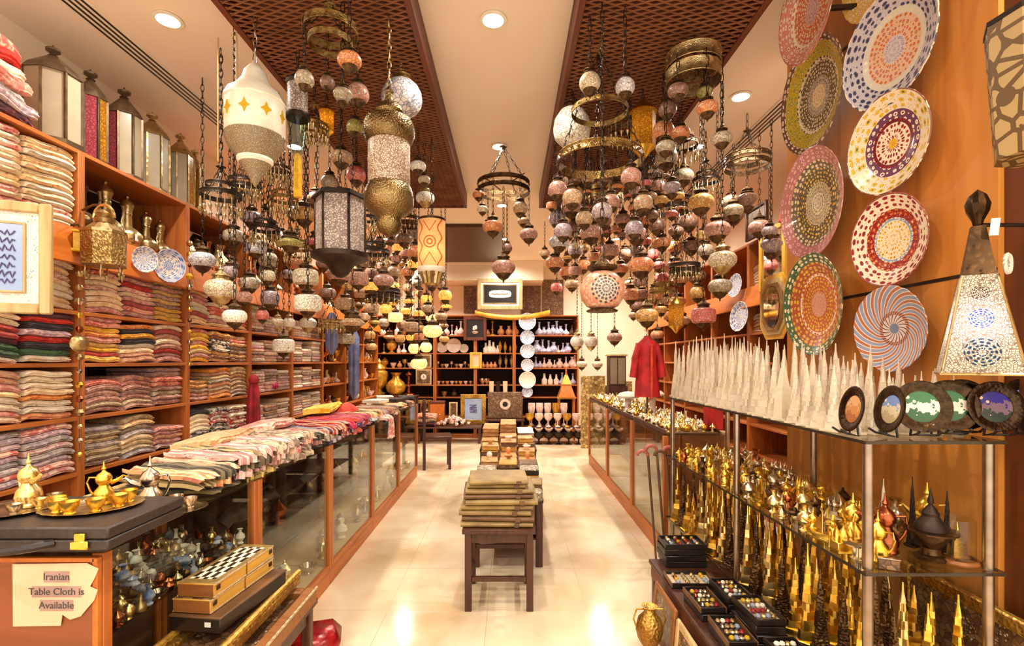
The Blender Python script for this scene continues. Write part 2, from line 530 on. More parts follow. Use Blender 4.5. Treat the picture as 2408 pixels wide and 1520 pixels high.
M['screen'] = None
BROWN = sr(84, 60, 44)
MOS = {
 'cream': mosaic('cream_mosaic', sr(232, 216, 184), [sr(240, 228, 202), sr(212, 190, 150), sr(228, 210, 178), sr(180, 154, 118)], sr(96, 74, 54), 11, 2.0, sr(110, 84, 60)),
 'white': mosaic('white_mosaic', sr(250, 242, 226), [sr(250, 244, 232), sr(240, 228, 206), sr(226, 220, 206), sr(246, 236, 214)], sr(140, 120, 96), 10, 2.0, sr(150, 130, 120)),
 'blue and white': mosaic('blue_white_mosaic', sr(232, 226, 224), [sr(240, 234, 226), sr(196, 196, 212), sr(150, 156, 190), sr(226, 214, 204)], sr(96, 90, 100), 10, 1.9, sr(60, 70, 130)),
 'pink': mosaic('pink_mosaic', sr(206, 156, 134), [sr(222, 180, 158), sr(186, 118, 98), sr(200, 150, 132), sr(160, 120, 120)], sr(84, 52, 44), 11, 1.9, sr(56, 42, 56)),
 'orange': mosaic('orange_mosaic', sr(222, 146, 96), [sr(226, 150, 92), sr(206, 104, 58), sr(232, 180, 130), sr(200, 120, 84)], sr(112, 60, 34), 11, 2.0, sr(240, 216, 170)),
 'red': mosaic('rose_red_mosaic', sr(214, 120, 110), [sr(216, 110, 100), sr(190, 76, 76), sr(230, 160, 140), sr(206, 100, 96)], sr(110, 50, 44), 11, 2.0, sr(236, 206, 180)),
 'grey': mosaic('grey_mosaic', sr(190, 172, 144), [sr(200, 184, 158), sr(160, 140, 116), sr(214, 200, 176), sr(140, 126, 108)], sr(84, 68, 54), 11),
 'lilac': mosaic('lilac_mosaic', sr(180, 160, 160), [sr(196, 178, 176), sr(140, 116, 136), sr(206, 190, 180), sr(160, 130, 134)], sr(90, 70, 80), 11, 2.0, sr(110, 60, 90)),
 'tan': mosaic('tan_mosaic', sr(200, 164, 124), [sr(208, 174, 134), sr(176, 130, 92), sr(222, 192, 154), sr(160, 126, 100)], sr(96, 66, 46), 11),
 'amber': mosaic('amber_mosaic', sr(222, 172, 92), [sr(226, 180, 100), sr(200, 130, 54), sr(236, 208, 150), sr(190, 140, 80)], sr(112, 72, 34), 11),
 'green': mosaic('green_mosaic', sr(176, 164, 90), [sr(170, 160, 80), sr(120, 120, 60), sr(204, 190, 120), sr(150, 140, 90)], sr(76, 64, 34), 11),
 'brown': mosaic('brown_mosaic', sr(152, 114, 94), [sr(160, 124, 104), sr(124, 84, 66), sr(184, 150, 128), sr(140, 96, 84)], sr(70, 44, 34), 12),
 'glowing yellow': mosaic('glowing_yellow_mosaic', sr(255, 232, 168), [sr(255, 240, 196), sr(250, 214, 130), sr(255, 244, 214), sr(240, 206, 120)], sr(190, 140, 60), 10, 2.0, sr(206, 190, 80), .35, 1.0, (1, .84, .56)),
 'glowing orange': mosaic('glowing_orange_mosaic', sr(248, 190, 90), [sr(250, 200, 100), sr(236, 150, 60), sr(252, 220, 150), sr(240, 170, 80)], sr(160, 90, 40), 10, 2.0, sr(200, 90, 40), .35, 1.0, (1, .7, .3)),
}

M['screen'] = mosaic('inlaid_screen', sr(196, 160, 90), [sr(206, 172, 104), sr(110, 80, 46), sr(226, 200, 140), sr(150, 112, 60)], sr(90, 62, 36), 22, 9, sr(90, 60, 36))
# ------------------------------------------------------------------ the room
XL, XR, YF, YB = -2.85, 2.85, -1.6, 10.4
def floor_mat():
    t = NT('cream_marble_tiles')
    c = t.n('TexCoord').outputs['Object']
    v = t.n('Mapping', {'Vector': c, 'Location': (.13, .2, 0)}).outputs[0]
    br = t.n('TexBrick', {'Vector': v, 'Color1': (.5, .5, .5), 'Color2': (.9, .9, .9), 'Mortar': (0, 0, 0), 'Scale': 1.0, 'Mortar Size': .0022,
                          'Brick Width': .6, 'Row Height': .6, 'Bias': 0.0}, offset=0.0)
    nz = t.n('TexNoise', {'Vector': v, 'Scale': 1.6, 'Detail': 6, 'Distortion': 1.0}).outputs['Fac']
    col = t.ramp(nz, [(.32, sr(206, 178, 138)), (.5, sr(228, 206, 172)), (.66, sr(238, 222, 192))])
    tone = t.n('SeparateColor', {0: br.outputs['Color']}).outputs[0]
    col = t.mix(t.math('MULTIPLY', t.math('SUBTRACT', 1.0, tone), .3), col, sr(204, 172, 130))
    col = t.mix(br.outputs['Fac'], col, sr(206, 176, 134))
    return t.pbr(col, .13, 0, br.outputs['Fac'], -.1, .002, Specular_IOR_Level=.6)
L = YB - YF
cy = (YB + YF) / 2
struct('floor', boxm((5.7, L, .1), 0), floor_mat(), (0, cy, -.05))
struct('ceiling', boxm((5.7, L, .1), 0), M['ceiling'], (0, cy, CEIL + .05))
struct('wall_left', boxm((.1, L, CEIL), 0), M['wall'], (XL - .05, cy, CEIL / 2))
struct('wall_right', boxm((.1, L, CEIL), 0), M['wall'], (XR + .05, cy, CEIL / 2))
struct('wall_back', boxm((5.9, .1, CEIL), 0), M['wall'], (0, YB + .05, CEIL / 2))
struct('trim_1', boxm((2.6, .75, .38), .005), M['wall'], (-.63, YB - .375, CEIL - .19), label='cream bulkhead above the end shelves')

# ceiling slot diffusers
def diffuser(x, y0, y1, label):
    t = T('slot_diffuser', label, 'air vent', (x, 0, CEIL - .001))
    ob('plate', boxm((.15, y1 - y0, .008), 0), M['ceiling'], t, (0, (y0 + y1) / 2, -.004))
    for k in range(4):
        ob('slot', boxm((.012, y1 - y0 - .04, .004), 0), M['black'], t, (-.051 + .034 * k, (y0 + y1) / 2, -.0095))
diffuser(-2.345, 1.5, 8.5, 'long four-slot air diffuser in the ceiling above the cloth shelves')
diffuser(2.09, 1.6, 8.5, 'long four-slot air diffuser in the ceiling behind the dish panel')

# recessed downlights
prof_ring = [(.052, 0), (.075, -.004), (.078, -.012), (.06, -.014), (.052, -.004)]
for i, (x, y) in enumerate(SPOTS):
    row = 'over the cloth shelves' if x < -1 else ('over the middle aisle' if x < 1 else 'over the crystal rack side')
    t = T('recessed_downlight', 'round recessed ceiling downlight %s, %s from the entrance' % (row, nth(i // 3)), 'light', (x, y, CEIL), group='ceiling downlights')
    ob('trim_ring', lathem('trim_ring', prof_ring, 24, cap=False), M['white_metal'], t)
    ob('lens', lathem('lens', [(.0001, -.006), (.05, -.006), (.05, -.002), (.0001, -.002)], 24), M['downlight'], t)
    ld = bpy.data.lights.new('downlight', 'SPOT')
    ld.energy = SPOT_W * (1.9 if y > 5 else 1.0)
    ld.color = LAMP_COL
    ld.spot_size = R(165)
    ld.spot_blend = 1.0
    ld.shadow_soft_size = .05
    lo = bpy.data.objects.new('downlight', ld)
    COL.objects.link(lo)
    lo.parent = t
    lo.location = (0, 0, -.02)

# mesh troughs the lamps hang from
def trough(x0, x1, y0, y1, label):
    t = T('ceiling_grille', label, 'grille', ((x0 + x1) / 2, (y0 + y1) / 2, TROUGH))
    w, l = x1 - x0, y1 - y0
    ob('backing_panel', boxm((w, l, .01), 0), M['mesh_back'], t, (0, 0, .12))
    for s in (-1, 1):
        ob('side_rail', boxm((.035, l, .16), .004), M['red_wood'], t, (s * (w / 2 - .0175), 0, .07))
        ob('end_rail', boxm((w - .07, .035, .16), .004), M['red_wood'], t, (0, s * (l / 2 - .0175), .07))
    for k in (-.17, .2):
        ob('cross_bar', boxm((w - .07, .02, .03), .002), M['red_wood'], t, (0, k * l, .03))
    m = MB()
    n = int(l / .0215)
    seg = int(w / .046)
    for k in range(n):
        yy = -l / 2 + (k + .5) * l / n
        ph = k % 2
        vs, fs = [], []
        for i in range(seg + 1):
            xx = -w / 2 + i * w / seg
            dy = .0092 * (1 if (i + ph) % 2 else -1)
            vs += [(xx, yy + dy - .0022, 0), (xx, yy + dy + .0022, 0), (xx, yy + dy + .0022, .008), (xx, yy + dy - .0022, .008)]
        for i in range(seg):
            a, b = i * 4, i * 4 + 4
            for q in range(4):
                fs.append((a + q, a + (q + 1) % 4, b + (q + 1) % 4, b + q))
        m.add(vs, fs)
    ob('mesh_lattice', m.mesh('mesh_lattice', flat=True), M['mesh_bar'], t)
    return t
M['mesh_back'] = plain('grille_backing', sr(98, 50, 30), sr(84, 42, 24), 3, .8)
M['mesh_bar'] = plain('expanded_metal', sr(170, 110, 72), sr(140, 86, 54), 6, .5, .3)
TL = (-1.482, -.49)
TRR = (.349, 1.31)
TY = (1.7, 5.82)
trough(*TL, *TY, 'brown expanded-mesh ceiling grille above the lamps on the cloth shelf side')
trough(*TRR, *TY, 'brown expanded-mesh ceiling grille above the lamps on the dish panel side')
solo('ceiling_hatch', 'dark sunken ceiling hatch before the bulkhead at the far end', 'hatch', boxm((1.4, 2.5, .05), .004), M['dark_wood'], (-.8, 8.3, CEIL - .025))

def hang_z(x, y):
    """what a lamp at x, y hangs from"""
    if TY[0] < y < TY[1] and (TL[0] < x < TL[1] or TRR[0] < x < TRR[1]):
        return TROUGH
    return CEIL - .012

# cords strung between the troughs
def cord(label, pts, r=.006, mat='wire'):
    fine = []
    for (a, b) in zip(pts[:-1], pts[1:]):
        a, b = Vector(a), Vector(b)
        for k in range(8):
            t_ = k / 8
            p = a.lerp(b, t_)
            p.z -= .05 * math.sin(PI * t_) * (b - a).length * .5
            fine.append(p)
    fine.append(Vector(pts[-1]))
    solo('cord', label, 'cord', MB().tube(fine, r, 6).mesh('cord'), M[mat], group='cords strung under the ceiling')
cord('brown cord strung between the two grilles, closest to the entrance', [P(1040, 295, 4.4), P(1190, 318, 4.55), P(1305, 288, 4.4)], .009)
cord('brown cord slanting down from the shelf-side grille behind the ring chandelier', [P(1076, 392, 5.6), P(1150, 424, 5.2), P(1210, 470, 5.0)], .006)
cord('brown cord slanting from the panel-side grille to the ring chandelier', [P(1285, 385, 5.5), P(1240, 402, 5.2), P(1195, 430, 4.9)], .006)
cord('slack brown cord looping beside the ring chandelier toward the panel-side grille', [P(1215, 385, 5.0), P(1245, 402, 5.1), P(1290, 400, 5.5)], .005)

# ------------------------------------------------------------------ shelving along the cloth wall
SHELF_Z = [.28, .58, .88, 1.19, 1.49, 1.78, 2.2, 2.68]
BAYS = [1.87, 2.794, 3.72, 4.62, 5.52, 6.42, 7.32, 8.22, 9.12]
SX = -2.4
def shelving(k, x0, x1, sgn, y0, y1, label, group, fascia=True):
    t = T('shelving_unit', label, 'shelf', ((x0 + x1) / 2, (y0 + y1) / 2, 0), group=group)
    w, d = y1 - y0, abs(x1 - x0)
    for s in (-1, 1):
        ob('side_panel', boxm((d, .022, 2.68), .002), M['wood'], t, (0, s * (w / 2 - .012), 1.34))
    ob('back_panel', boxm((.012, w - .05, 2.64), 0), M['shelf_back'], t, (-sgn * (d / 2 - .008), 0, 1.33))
    for z in SHELF_Z:
        ob('shelf_board', boxm((d - .016, w - .046, .022), .002), M['wood_y'], t, (sgn * .008, 0, z - .011))
    ob('plinth', boxm((.02, w - .046, .1), .002), M['wood_y'], t, (sgn * (d / 2 - .03), 0, .05))
    if fascia:
        ob('fascia_board', boxm((.02, w - .004, .215), .003), M['fascia'], t, (sgn * (d / 2 + .03), 0, 2.13), (0, sgn * R(-14), 0))
    return t
for k in range(8):
    shelving(k, XL, SX, 1, BAYS[k], BAYS[k + 1], 'tall cherry wood shelving unit along the cloth wall, %s bay from the entrance' % nth(k), 'shelving along the cloth wall')
RB = [4.1, 5.0, 5.9, 6.8, 7.7, 8.6]
for k in range(5):
    shelving(k, 2.4, XR, -1, RB[k], RB[k + 1], 'tall cherry wood shelving unit behind the bead counter, %s bay from the dish panel' % nth(k), 'shelving along the far side wall')

# ------------------------------------------------------------------ folded cloths
def cloth_mesh(w, d, h, seed):
    rr = random.Random(seed)
    m = MB()
    nx = 9
    prof = []
    # side section: the folded edge bulges toward the aisle (+x) and the layers part at a groove
    for a in range(10):
        t = -PI / 2 + PI * a / 9
        k = 1 - .42 * math.exp(-((a - 3) / .6) ** 2) - .42 * math.exp(-((a - 6) / .6) ** 2)
        prof.append((d / 2 - h * .5 + math.cos(t) * h * .62 * k, math.sin(t) * h / 2))
    prof += [(0, h / 2 * 1.02), (-d / 2, h / 2), (-d / 2, -h / 2), (0, -h / 2)]
    n = len(prof)
    ph, am = rr.random() * 6, h * rr.uniform(.1, .3)
    sk = rr.uniform(-.012, .012)
    vs, fs = [], []
    for i in range(nx + 1):
        u = i / nx
        e = 1 - .18 * (abs(u - .5) * 2) ** 6
        dz = am * math.sin(ph + u * 5.5) + (-h * .22 if i in (0, nx) else 0)
        for x, z in prof:
            front = max(0, x / (d / 2))
            vs.append((x + sk * u + rr.uniform(-.003, .003) * front, (u - .5) * w, z * e + dz * front))
    for i in range(nx):
        for j in range(n):
            j2 = (j + 1) % n
            fs.append((i * n + j, i * n + j2, (i + 1) * n + j2, (i + 1) * n + j))
    fs.append(tuple(range(n))[::-1])
    fs.append(tuple(nx * n + j for j in range(n)))
    return m.add(vs, fs).mesh('folded_cloth', ang=60)
CW = .29
CLOTHS = [cloth_mesh(CW, .34, .03, s) for s in range(7)]
def cm(name, a, b, c=None, sc=26, st=0.0):
    return cloth(name.replace(' ', '_') + '_cloth', sr(*a), sr(*b), sr(*c) if c else None, sc, st)
CLM = {
 'cream': cm('cream', (246, 222, 182), (232, 196, 150), (200, 120, 90)),
 'off-white': cm('off-white', (250, 234, 206), (238, 214, 178), (214, 170, 130)),
 'pink-sprigged': cm('pink-sprigged', (240, 204, 184), (216, 130, 120), (190, 80, 84)),
 'pink': cm('pink', (228, 168, 150), (206, 120, 108), (240, 206, 184)),
 'rosy grey': cm('rosy grey', (206, 160, 140), (170, 120, 106), (228, 190, 166)),
 'khaki': cm('khaki', (190, 160, 116), (150, 122, 84), (216, 190, 150)),
 'stone': cm('stone', (222, 196, 156), (186, 158, 120), (150, 122, 92)),
 'beige': cm('beige', (226, 184, 134), (196, 146, 98), (160, 100, 66)),
 'orange-beige': cm('orange-beige', (234, 168, 112), (210, 130, 78), (246, 206, 150)),
 'yellow': cm('yellow', (238, 196, 104), (214, 164, 66), (250, 222, 150)),
 'mustard': cm('mustard', (216, 160, 66), (180, 124, 44), (236, 196, 110)),
 'dark red': cm('dark red', (126, 30, 38), (96, 18, 28), (170, 60, 60)),
 'maroon': cm('maroon', (96, 34, 44), (70, 22, 32), (140, 60, 70)),
 'scarlet': cm('scarlet', (206, 58, 44), (170, 36, 30), (236, 120, 90)),
 'black': cm('black', (44, 30, 34), (28, 20, 24), (90, 66, 66)),
 'green': cm('green', (70, 110, 66), (48, 84, 50), (130, 160, 100)),
 'lavender': cm('lavender', (214, 186, 186), (176, 150, 158), (236, 216, 208)),
 'silver-grey': cm('silver-grey', (196, 180, 172), (160, 146, 142), (226, 210, 196)),
 'brown-patterned': cm('brown-patterned', (176, 124, 78), (110, 70, 44), (224, 180, 130), 40),
 'black-and-white': cm('black-and-white', (236, 222, 200), (50, 36, 36), (120, 60, 50), 22),
 'red-and-white': cm('red-and-white', (238, 222, 200), (190, 50, 40), (60, 40, 40), 22),
}
BAYN = ['first bay', 'second bay', 'third bay', 'fourth bay']
SHN = {2.2: 'top shelf', 1.78: 'second shelf down', 1.49: 'third shelf down', 1.19: 'fourth shelf down', .88: 'fifth shelf down', .58: 'sixth shelf down'}
def pile_cloth(bay, z, slot, cols, n, h=.03, tall=None, seed=0, slots=3):
    rr = random.Random(bay * 1000 + int(z * 100) * 10 + slot + seed)
    y0, y1 = BAYS[bay], BAYS[bay + 1]
    cw = (y1 - y0 - .06) / slots
    yc = y0 + .03 + (slot + .5) * cw
    zz = z + .007
    for i in range(n):
        hh = h * rr.uniform(.85, 1.15)
        c = cols[rr.randrange(len(cols))]
        q = (bay * 3 + slot * 2 + int(z * 10)) % 7
        lab = '%s folded cloth, %s from the bottom, %s stack, %s, %s' % (c, nth(i), nth(slot), SHN[z], BAYN[bay])
        x = SX - .19 + rr.uniform(-.012, .012)
        solo('folded_cloth', lab, 'cloth', CLOTHS[q], CLM[c], (x, yc + rr.uniform(-.008, .008), zz + hh / 2), (0, 0, rr.uniform(-.025, .025)),
             (1, cw * .92 / CW, hh / .03), group='folded cloths on the cloth wall')
        zz += hh * 1.06
CR, PK = ['cream', 'off-white', 'cream', 'pink-sprigged'], ['pink-sprigged', 'off-white', 'pink', 'cream', 'scarlet']
for s in (1, 2):
    pile_cloth(0, 2.2, s, CR, 14)
    pile_cloth(0, 1.78, s, CR + ['off-white'], 10)
    pile_cloth(0, 1.49, s, ['dark red', 'maroon', 'scarlet', 'green', 'off-white', 'maroon'] if s == 1 else ['black', 'maroon', 'off-white', 'pink', 'lavender', 'pink-sprigged', 'green', 'scarlet'], 9, .029)
    pile_cloth(0, 1.19, s, ['orange-beige', 'cream', 'pink'] if s == 1 else ['yellow', 'cream', 'orange-beige', 'lavender', 'off-white'], 8)
    pile_cloth(0, .88, s, ['lavender', 'silver-grey', 'pink-sprigged'], 9, .03)
pile_cloth(1, 1.78, 0, PK, 9); pile_cloth(1, 1.78, 1, PK, 9); pile_cloth(1, 1.78, 2, ['yellow', 'mustard', 'yellow', 'rosy grey'], 9)
pile_cloth(1, 1.49, 0, ['scarlet', 'off-white', 'orange-beige', 'pink', 'yellow'], 9, .029)
pile_cloth(1, 1.49, 1, ['scarlet', 'cream', 'black', 'off-white', 'mustard', 'orange-beige'], 8, .029)
pile_cloth(1, 1.49, 2, ['pink', 'maroon', 'off-white', 'green', 'scarlet', 'rosy grey'], 8, .029)
for s in range(3):
    pile_cloth(1, 1.19, s, ['rosy grey', 'pink', 'rosy grey', 'stone'], (6, 7, 8)[s], .029)
pile_cloth(1, .88, 0, ['khaki', 'stone', 'silver-grey'], 7); pile_cloth(1, .88, 1, ['stone', 'khaki', 'cream', 'silver-grey'], 8); pile_cloth(1, .88, 2, ['pink', 'orange-beige', 'rosy grey'], 5)
pile_cloth(2, 1.78, 0, PK, 8); pile_cloth(2, 1.78, 1, ['cream', 'off-white', 'pink'], 6); pile_cloth(2, 1.78, 2, ['orange-beige', 'cream', 'pink'], 6)
pile_cloth(2, 1.49, 0, ['orange-beige', 'yellow', 'pink', 'beige'], 8); pile_cloth(2, 1.49, 1, ['brown-patterned', 'black-and-white', 'beige'], 8); pile_cloth(2, 1.49, 2, ['beige', 'pink', 'brown-patterned'], 7)
pile_cloth(2, 1.19, 0, ['rosy grey', 'beige'], 5); pile_cloth(2, 1.19, 1, ['beige', 'orange-beige', 'stone'], 8); pile_cloth(2, 1.19, 2, ['beige', 'stone'], 8)
pile_cloth(2, .88, 0, ['black-and-white', 'off-white', 'black'], 7); pile_cloth(2, .88, 1, ['red-and-white', 'black-and-white', 'black'], 7); pile_cloth(2, .88, 2, ['black-and-white', 'off-white', 'lavender', 'red-and-white'], 7)
# the rest of the cloth, deeper along the wall, too many to count
def deep_cloth():
    m = MB()
    rr = random.Random(5)
    names = ['beige', 'orange-beige', 'pink', 'cream', 'rosy grey', 'brown-patterned', 'off-white', 'stone']
    for bay in (3, 4):
        y0, y1 = BAYS[bay], BAYS[bay + 1]
        cw = (y1 - y0 - .06) / 3
        for z in (.58, .88, 1.19, 1.49, 1.78):
            for s in range(3):
                zz = z + .004
                for i in range(rr.randrange(5, 9)):
                    h = .03 * rr.uniform(.8, 1.2)
                    m.mi = rr.randrange(len(names))
                    m.box((SX - .19 + rr.uniform(-.01, .01), y0 + .03 + (s + .5) * cw, zz + h / 2), (.34, cw * .94, h), .009)
                    zz += h
    return m.mesh('folded_cloth', [CLM[n] for n in names])
stuff('folded_cloth', 'mixed beige and pink folded cloth deeper along the cloth wall', 'cloth', deep_cloth())
# ------------------------------------------------------------------ hanging mosaic lamps (unit size: the globe is 1 wide)
GLOBE = {
 'oblate': [(.16, .30), (.30, .285), (.42, .21), (.49, .09), (.5, -.02), (.47, -.13), (.38, -.24), (.24, -.31), (.16, -.33)],
 'round': [(.15, .44), (.28, .40), (.40, .29), (.48, .13), (.5, -.02), (.47, -.17), (.38, -.31), (.25, -.40), (.15, -.43)],
 'barrel': [(.2, .32), (.38, .31), (.47, .25), (.5, .12), (.5, -.12), (.47, -.25), (.38, -.31), (.2, -.33)],
 'saucer': [(.12, .26), (.24, .2), (.4, .1), (.5, 0), (.44, -.07), (.3, -.14), (.15, -.18)],
 'pear': [(.14, .34), (.22, .28), (.4, .2), (.5, .06), (.49, -.06), (.38, -.2), (.25, -.36), (.14, -.5), (.08, -.55)],
}
GTOP = {k: v[0][1] for k, v in GLOBE.items()}
GBOT = {k: v[-1][1] for k, v in GLOBE.items()}
def globe_mesh(k):
    return lathem('globe_' + k, GLOBE[k][::-1], 20)
CAP = [(.0001, -.04), (.31, -.04), (.32, 0), (.25, .05), (.22, .12), (.28, .14), (.27, .18), (.14, .26), (.07, .33), (.09, .36), (.06, .40), (.03, .46), (.045, .48), (.02, .51), (.0001, .52)]
CUP = [(.0001, -.34), (.025, -.32), (.02, -.28), (.05, -.25), (.03, -.22), (.11, -.19), (.22, -.11), (.28, -.02), (.33, .04), (.34, .08), (.0001, 0.09)]
TASSEL_CUP = [(.0001, -.2), (.03, -.18), (.12, -.12), (.22, -.06), (.25, 0), (.0001, .01)]
LAMPS = []
HOOPS = []                                          # x, y, z, radius, half height of every hoop or solid drum
def clash(p, D):
    for l in LAMPS:
        q = l['p']
        h = math.hypot(q.x - p.x, q.y - p.y)
        dz = abs(q.z - p.z)
        if dz < .75 * (D + l['D']):
            need = .5 * (D + l['D'])
        else:
            need = .5 * (l['D'] if q.z > p.z else D) + .02
        if h < need:
            return True
    for x, y, z, r, hh in HOOPS:
        h = math.hypot(x - p.x, y - p.y)
        if p.z - D < z + hh:
            e = .5 * D if p.z + .9 * D > z - hh else .02
            if r > 0 and abs(h - r) < e or r < 0 and h < -r + e:
                return True
    return False
def lamp(px, py, w, colour, shape='oblate', D=.19, cap='bronze', cup=True, side=None, kind=None, zoff=0):
    """a lamp whose globe stands at that place of the photo and is D wide"""
    Y = FPX * D / w
    lim = min(2.1 * FPX / max(1, abs(px - CX)), 1.5 * FPX / max(1, EYE * 0 + CY - py))
    if Y > lim:
        Y = lim
    k, Y0 = 0, Y
    while k < 26:                                   # slide it along the line of sight until nothing is in its way
        Y = min(lim, Y0 * (1 + .035 * ((k + 1) // 2) * (1 if k % 2 else -1)))
        D = w * Y / FPX
        p = P(px, py, Y)
        if not clash(p, D):
            break
        k += 1
    p = P(px, py, Y)
    top = hang_z(p.x, p.y)
    LAMPS.append(dict(p=p, D=D, colour=colour, shape=shape, cap=cap, cup=cup, top=top, px=px, py=py, w=w))

def lamp_parts(t, colour, shape, cap, cup, D, top=None, base=(0, 0, 0)):
    x, y, z = base
    g = ob('globe', globe_mesh(shape), MOS[colour], t, base)
    ob('cap', lathem('lamp_cap', CAP, 14), M[cap], t, (x, y, z + GTOP[shape] - .015))
    if cup:
        ob('bottom_cup', lathem('lamp_cup', CUP, 14), M[cap], t, (x, y, z + GBOT[shape] + .01))
    if top is not None:
        z0 = z + GTOP[shape] + .5
        chain(t, z0, max(z0 + .05, top), M['iron'], x, y, D)
    return g

DARK_RINGS = [
    (520, 468, 88, 3.15, 'dark pierced ring chandelier just past the last tin lantern'),
    (575, 432, 70, 3.5, 'dark pierced ring chandelier half behind the white dome lantern'),
    (668, 475, 62, 3.9, 'dark pierced ring chandelier under the yellow tassel'),
    (655, 400, 52, 3.6, 'small black tiered ring chandelier before the slot diffuser'),
    (623, 545, 66, 3.7, 'dark metal ring chandelier with pale bands low in the cloth-wall cluster'),
    (1420, 455, 90, 4.2, 'dark ring chandelier crowded under the large brass ring'),
    (1530, 440, 96, 4.3, 'brass ring chandelier with bead drops behind the large brass ring'),
    (1580, 480, 90, 4.6, 'ring chandelier with hanging glass rods in the dish-panel cluster'),
    (1345, 440, 66, 5.0, 'small dark ring chandelier at the aisle edge of the dish-panel cluster'),
    (1470, 300, 80, 3.4, 'dark ring chandelier above and behind the large brass ring'),
    (880, 600, 70, 5.0, 'dark ring chandelier between the hexagonal lantern and the lit cylinder'),
    (740, 300, 60, 3.2, 'dark ring chandelier below the highest brass ring'),
    (1600, 350, 80, 3.7, 'dark ring chandelier before the second ceiling downlight'),
    (900, 690, 80, 5.3, 'dark ring chandelier low in the cloth-wall cluster near the aisle'),
    (700, 590, 60, 4.3, 'dark ring chandelier before the third shelving bay'),
    (960, 520, 60, 5.4, 'dark ring chandelier beside the lit batik cylinder'),
    (860, 520, 56, 4.5, 'dark ring chandelier just behind the hexagonal lantern'),
    (780, 760, 60, 5.2, 'dark ring chandelier lowest in the cloth-wall cluster'),
    (1380, 560, 60, 5.2, 'dark ring chandelier behind the biggest rose ball lamp'),
    (1610, 630, 70, 4.6, 'dark ring chandelier low in the dish-panel cluster toward the mirrors'),
    (1560, 690, 64, 5.4, 'dark ring chandelier above the red robe'),
    (1500, 520, 60, 5.3, 'dark ring chandelier in the thick of the dish-panel cluster'),
    (1660, 430, 60, 4.2, 'dark ring chandelier before the ceiling diffuser of the dish-panel side')]
RINGS = [(777, 70, 124, 2.45), (1410, 375, 198, 2.9), (1630, 150, 124, 2.75), (1757, 378, 100, 3.9)]
for px, py, w, Y in RINGS + [q[:4] for q in DARK_RINGS]:
    p = P(px, py, Y)
    HOOPS.append((p.x, p.y, p.z, w / 2 * Y / FPX, .22))
for px, py, Y, r, hh in ((915, 400, 2.6, .16, .35), (600, 310, 2.6, .17, .4), (800, 535, 3.2, .17, .3), (1015, 575, 4.0, .13, .25), (700, 330, 2.88, .08, .5), (1416, 685, 2.5, .13, .12), (945, 232, 3.0, .13, .15), (1345, 300, 3.3, .15, .2), (1512, 295, 3.3, .1, .2), (1590, 735, 4.8, .09, .2), (768, 280, 3.3, .06, .15)):
    p = P(px, py, Y)
    HOOPS.append((p.x, p.y, p.z, -r, hh))
L4 = [  # px, py, width, colour, shape
 (476, 612, 58, 'blue and white', 'oblate'), (550, 556, 50, 'grey', 'oblate'), (592, 513, 48, 'lilac', 'oblate'), (600, 582, 50, 'blue and white', 'barrel'),
 (519, 680, 72, 'cream', 'oblate'), (586, 667, 48, 'grey', 'oblate'), (631, 613, 44, 'grey', 'round'), (635, 702, 44, 'lilac', 'round'), (540, 641, 36, 'lilac', 'round'),
 (681, 647, 40, 'lilac', 'oblate'), (719, 653, 58, 'cream', 'barrel'), (683, 574, 62, 'green', 'saucer'), (715, 505, 56, 'amber', 'oblate'), (747, 572, 58, 'red', 'saucer'),
 (796, 645, 54, 'pink', 'oblate'), (843, 657, 48, 'pink', 'barrel'), (902, 661, 48, 'pink', 'oblate'), (875, 604, 38, 'pink', 'round'), (724, 714, 62, 'white', 'barrel'),
 (724, 761, 40, 'white', 'oblate'), (667, 814, 50, 'white', 'barrel'), (812, 716, 44, 'tan', 'barrel'), (874, 726, 34, 'tan', 'barrel'), (829, 760, 60, 'tan', 'saucer'),
 (930, 747, 34, 'glowing yellow', 'barrel'), (1015, 748, 28, 'glowing yellow', 'oblate'), (1017, 779, 46, 'glowing yellow', 'oblate'), (870, 789, 26, 'amber', 'round'),
 (873, 816, 28, 'amber', 'oblate'), (974, 820, 28, 'glowing yellow', 'round'), (1002, 817, 28, 'glowing yellow', 'round'), (985, 856, 40, 'glowing yellow', 'oblate'), (680, 760, 28, 'white', 'round'), (653, 757, 28, 'cream', 'pear'),
 (552, 745, 54, 'white', 'oblate'), (617, 742, 30, 'red', 'round'), (950, 562, 40, 'brown', 'oblate'), (908, 728, 30, 'glowing orange', 'round'), (1000, 466, 44, 'white', 'oblate'),
 (983, 392, 38, 'white', 'oblate'), (998, 424, 30, 'cream', 'oblate'), (803, 372, 52, 'tan', 'oblate'), (835, 300, 40, 'green', 'round'), (842, 222, 52, 'pink', 'round'), (806, 222, 44, 'grey', 'pear'),
 (822, 143, 56, 'orange', 'oblate'), (775, 430, 40, 'grey', 'round'), (770, 195, 34, 'brown', 'round'), (838, 412, 44, 'red', 'round'), (742, 470, 40, 'brown', 'round'), (690, 500, 40, 'grey', 'oblate'),
 (660, 560, 36, 'lilac', 'round'), (770, 690, 40, 'brown', 'oblate'), (850, 690, 36, 'tan', 'round'), (760, 620, 34, 'brown', 'round'), (630, 650, 34, 'cream', 'round'), (575, 700, 34, 'pink', 'round'), (640, 545, 36, 'brown', 'round'), (930, 610, 30, 'pink', 'oblate'), (960, 640, 30, 'orange', 'round'),
]
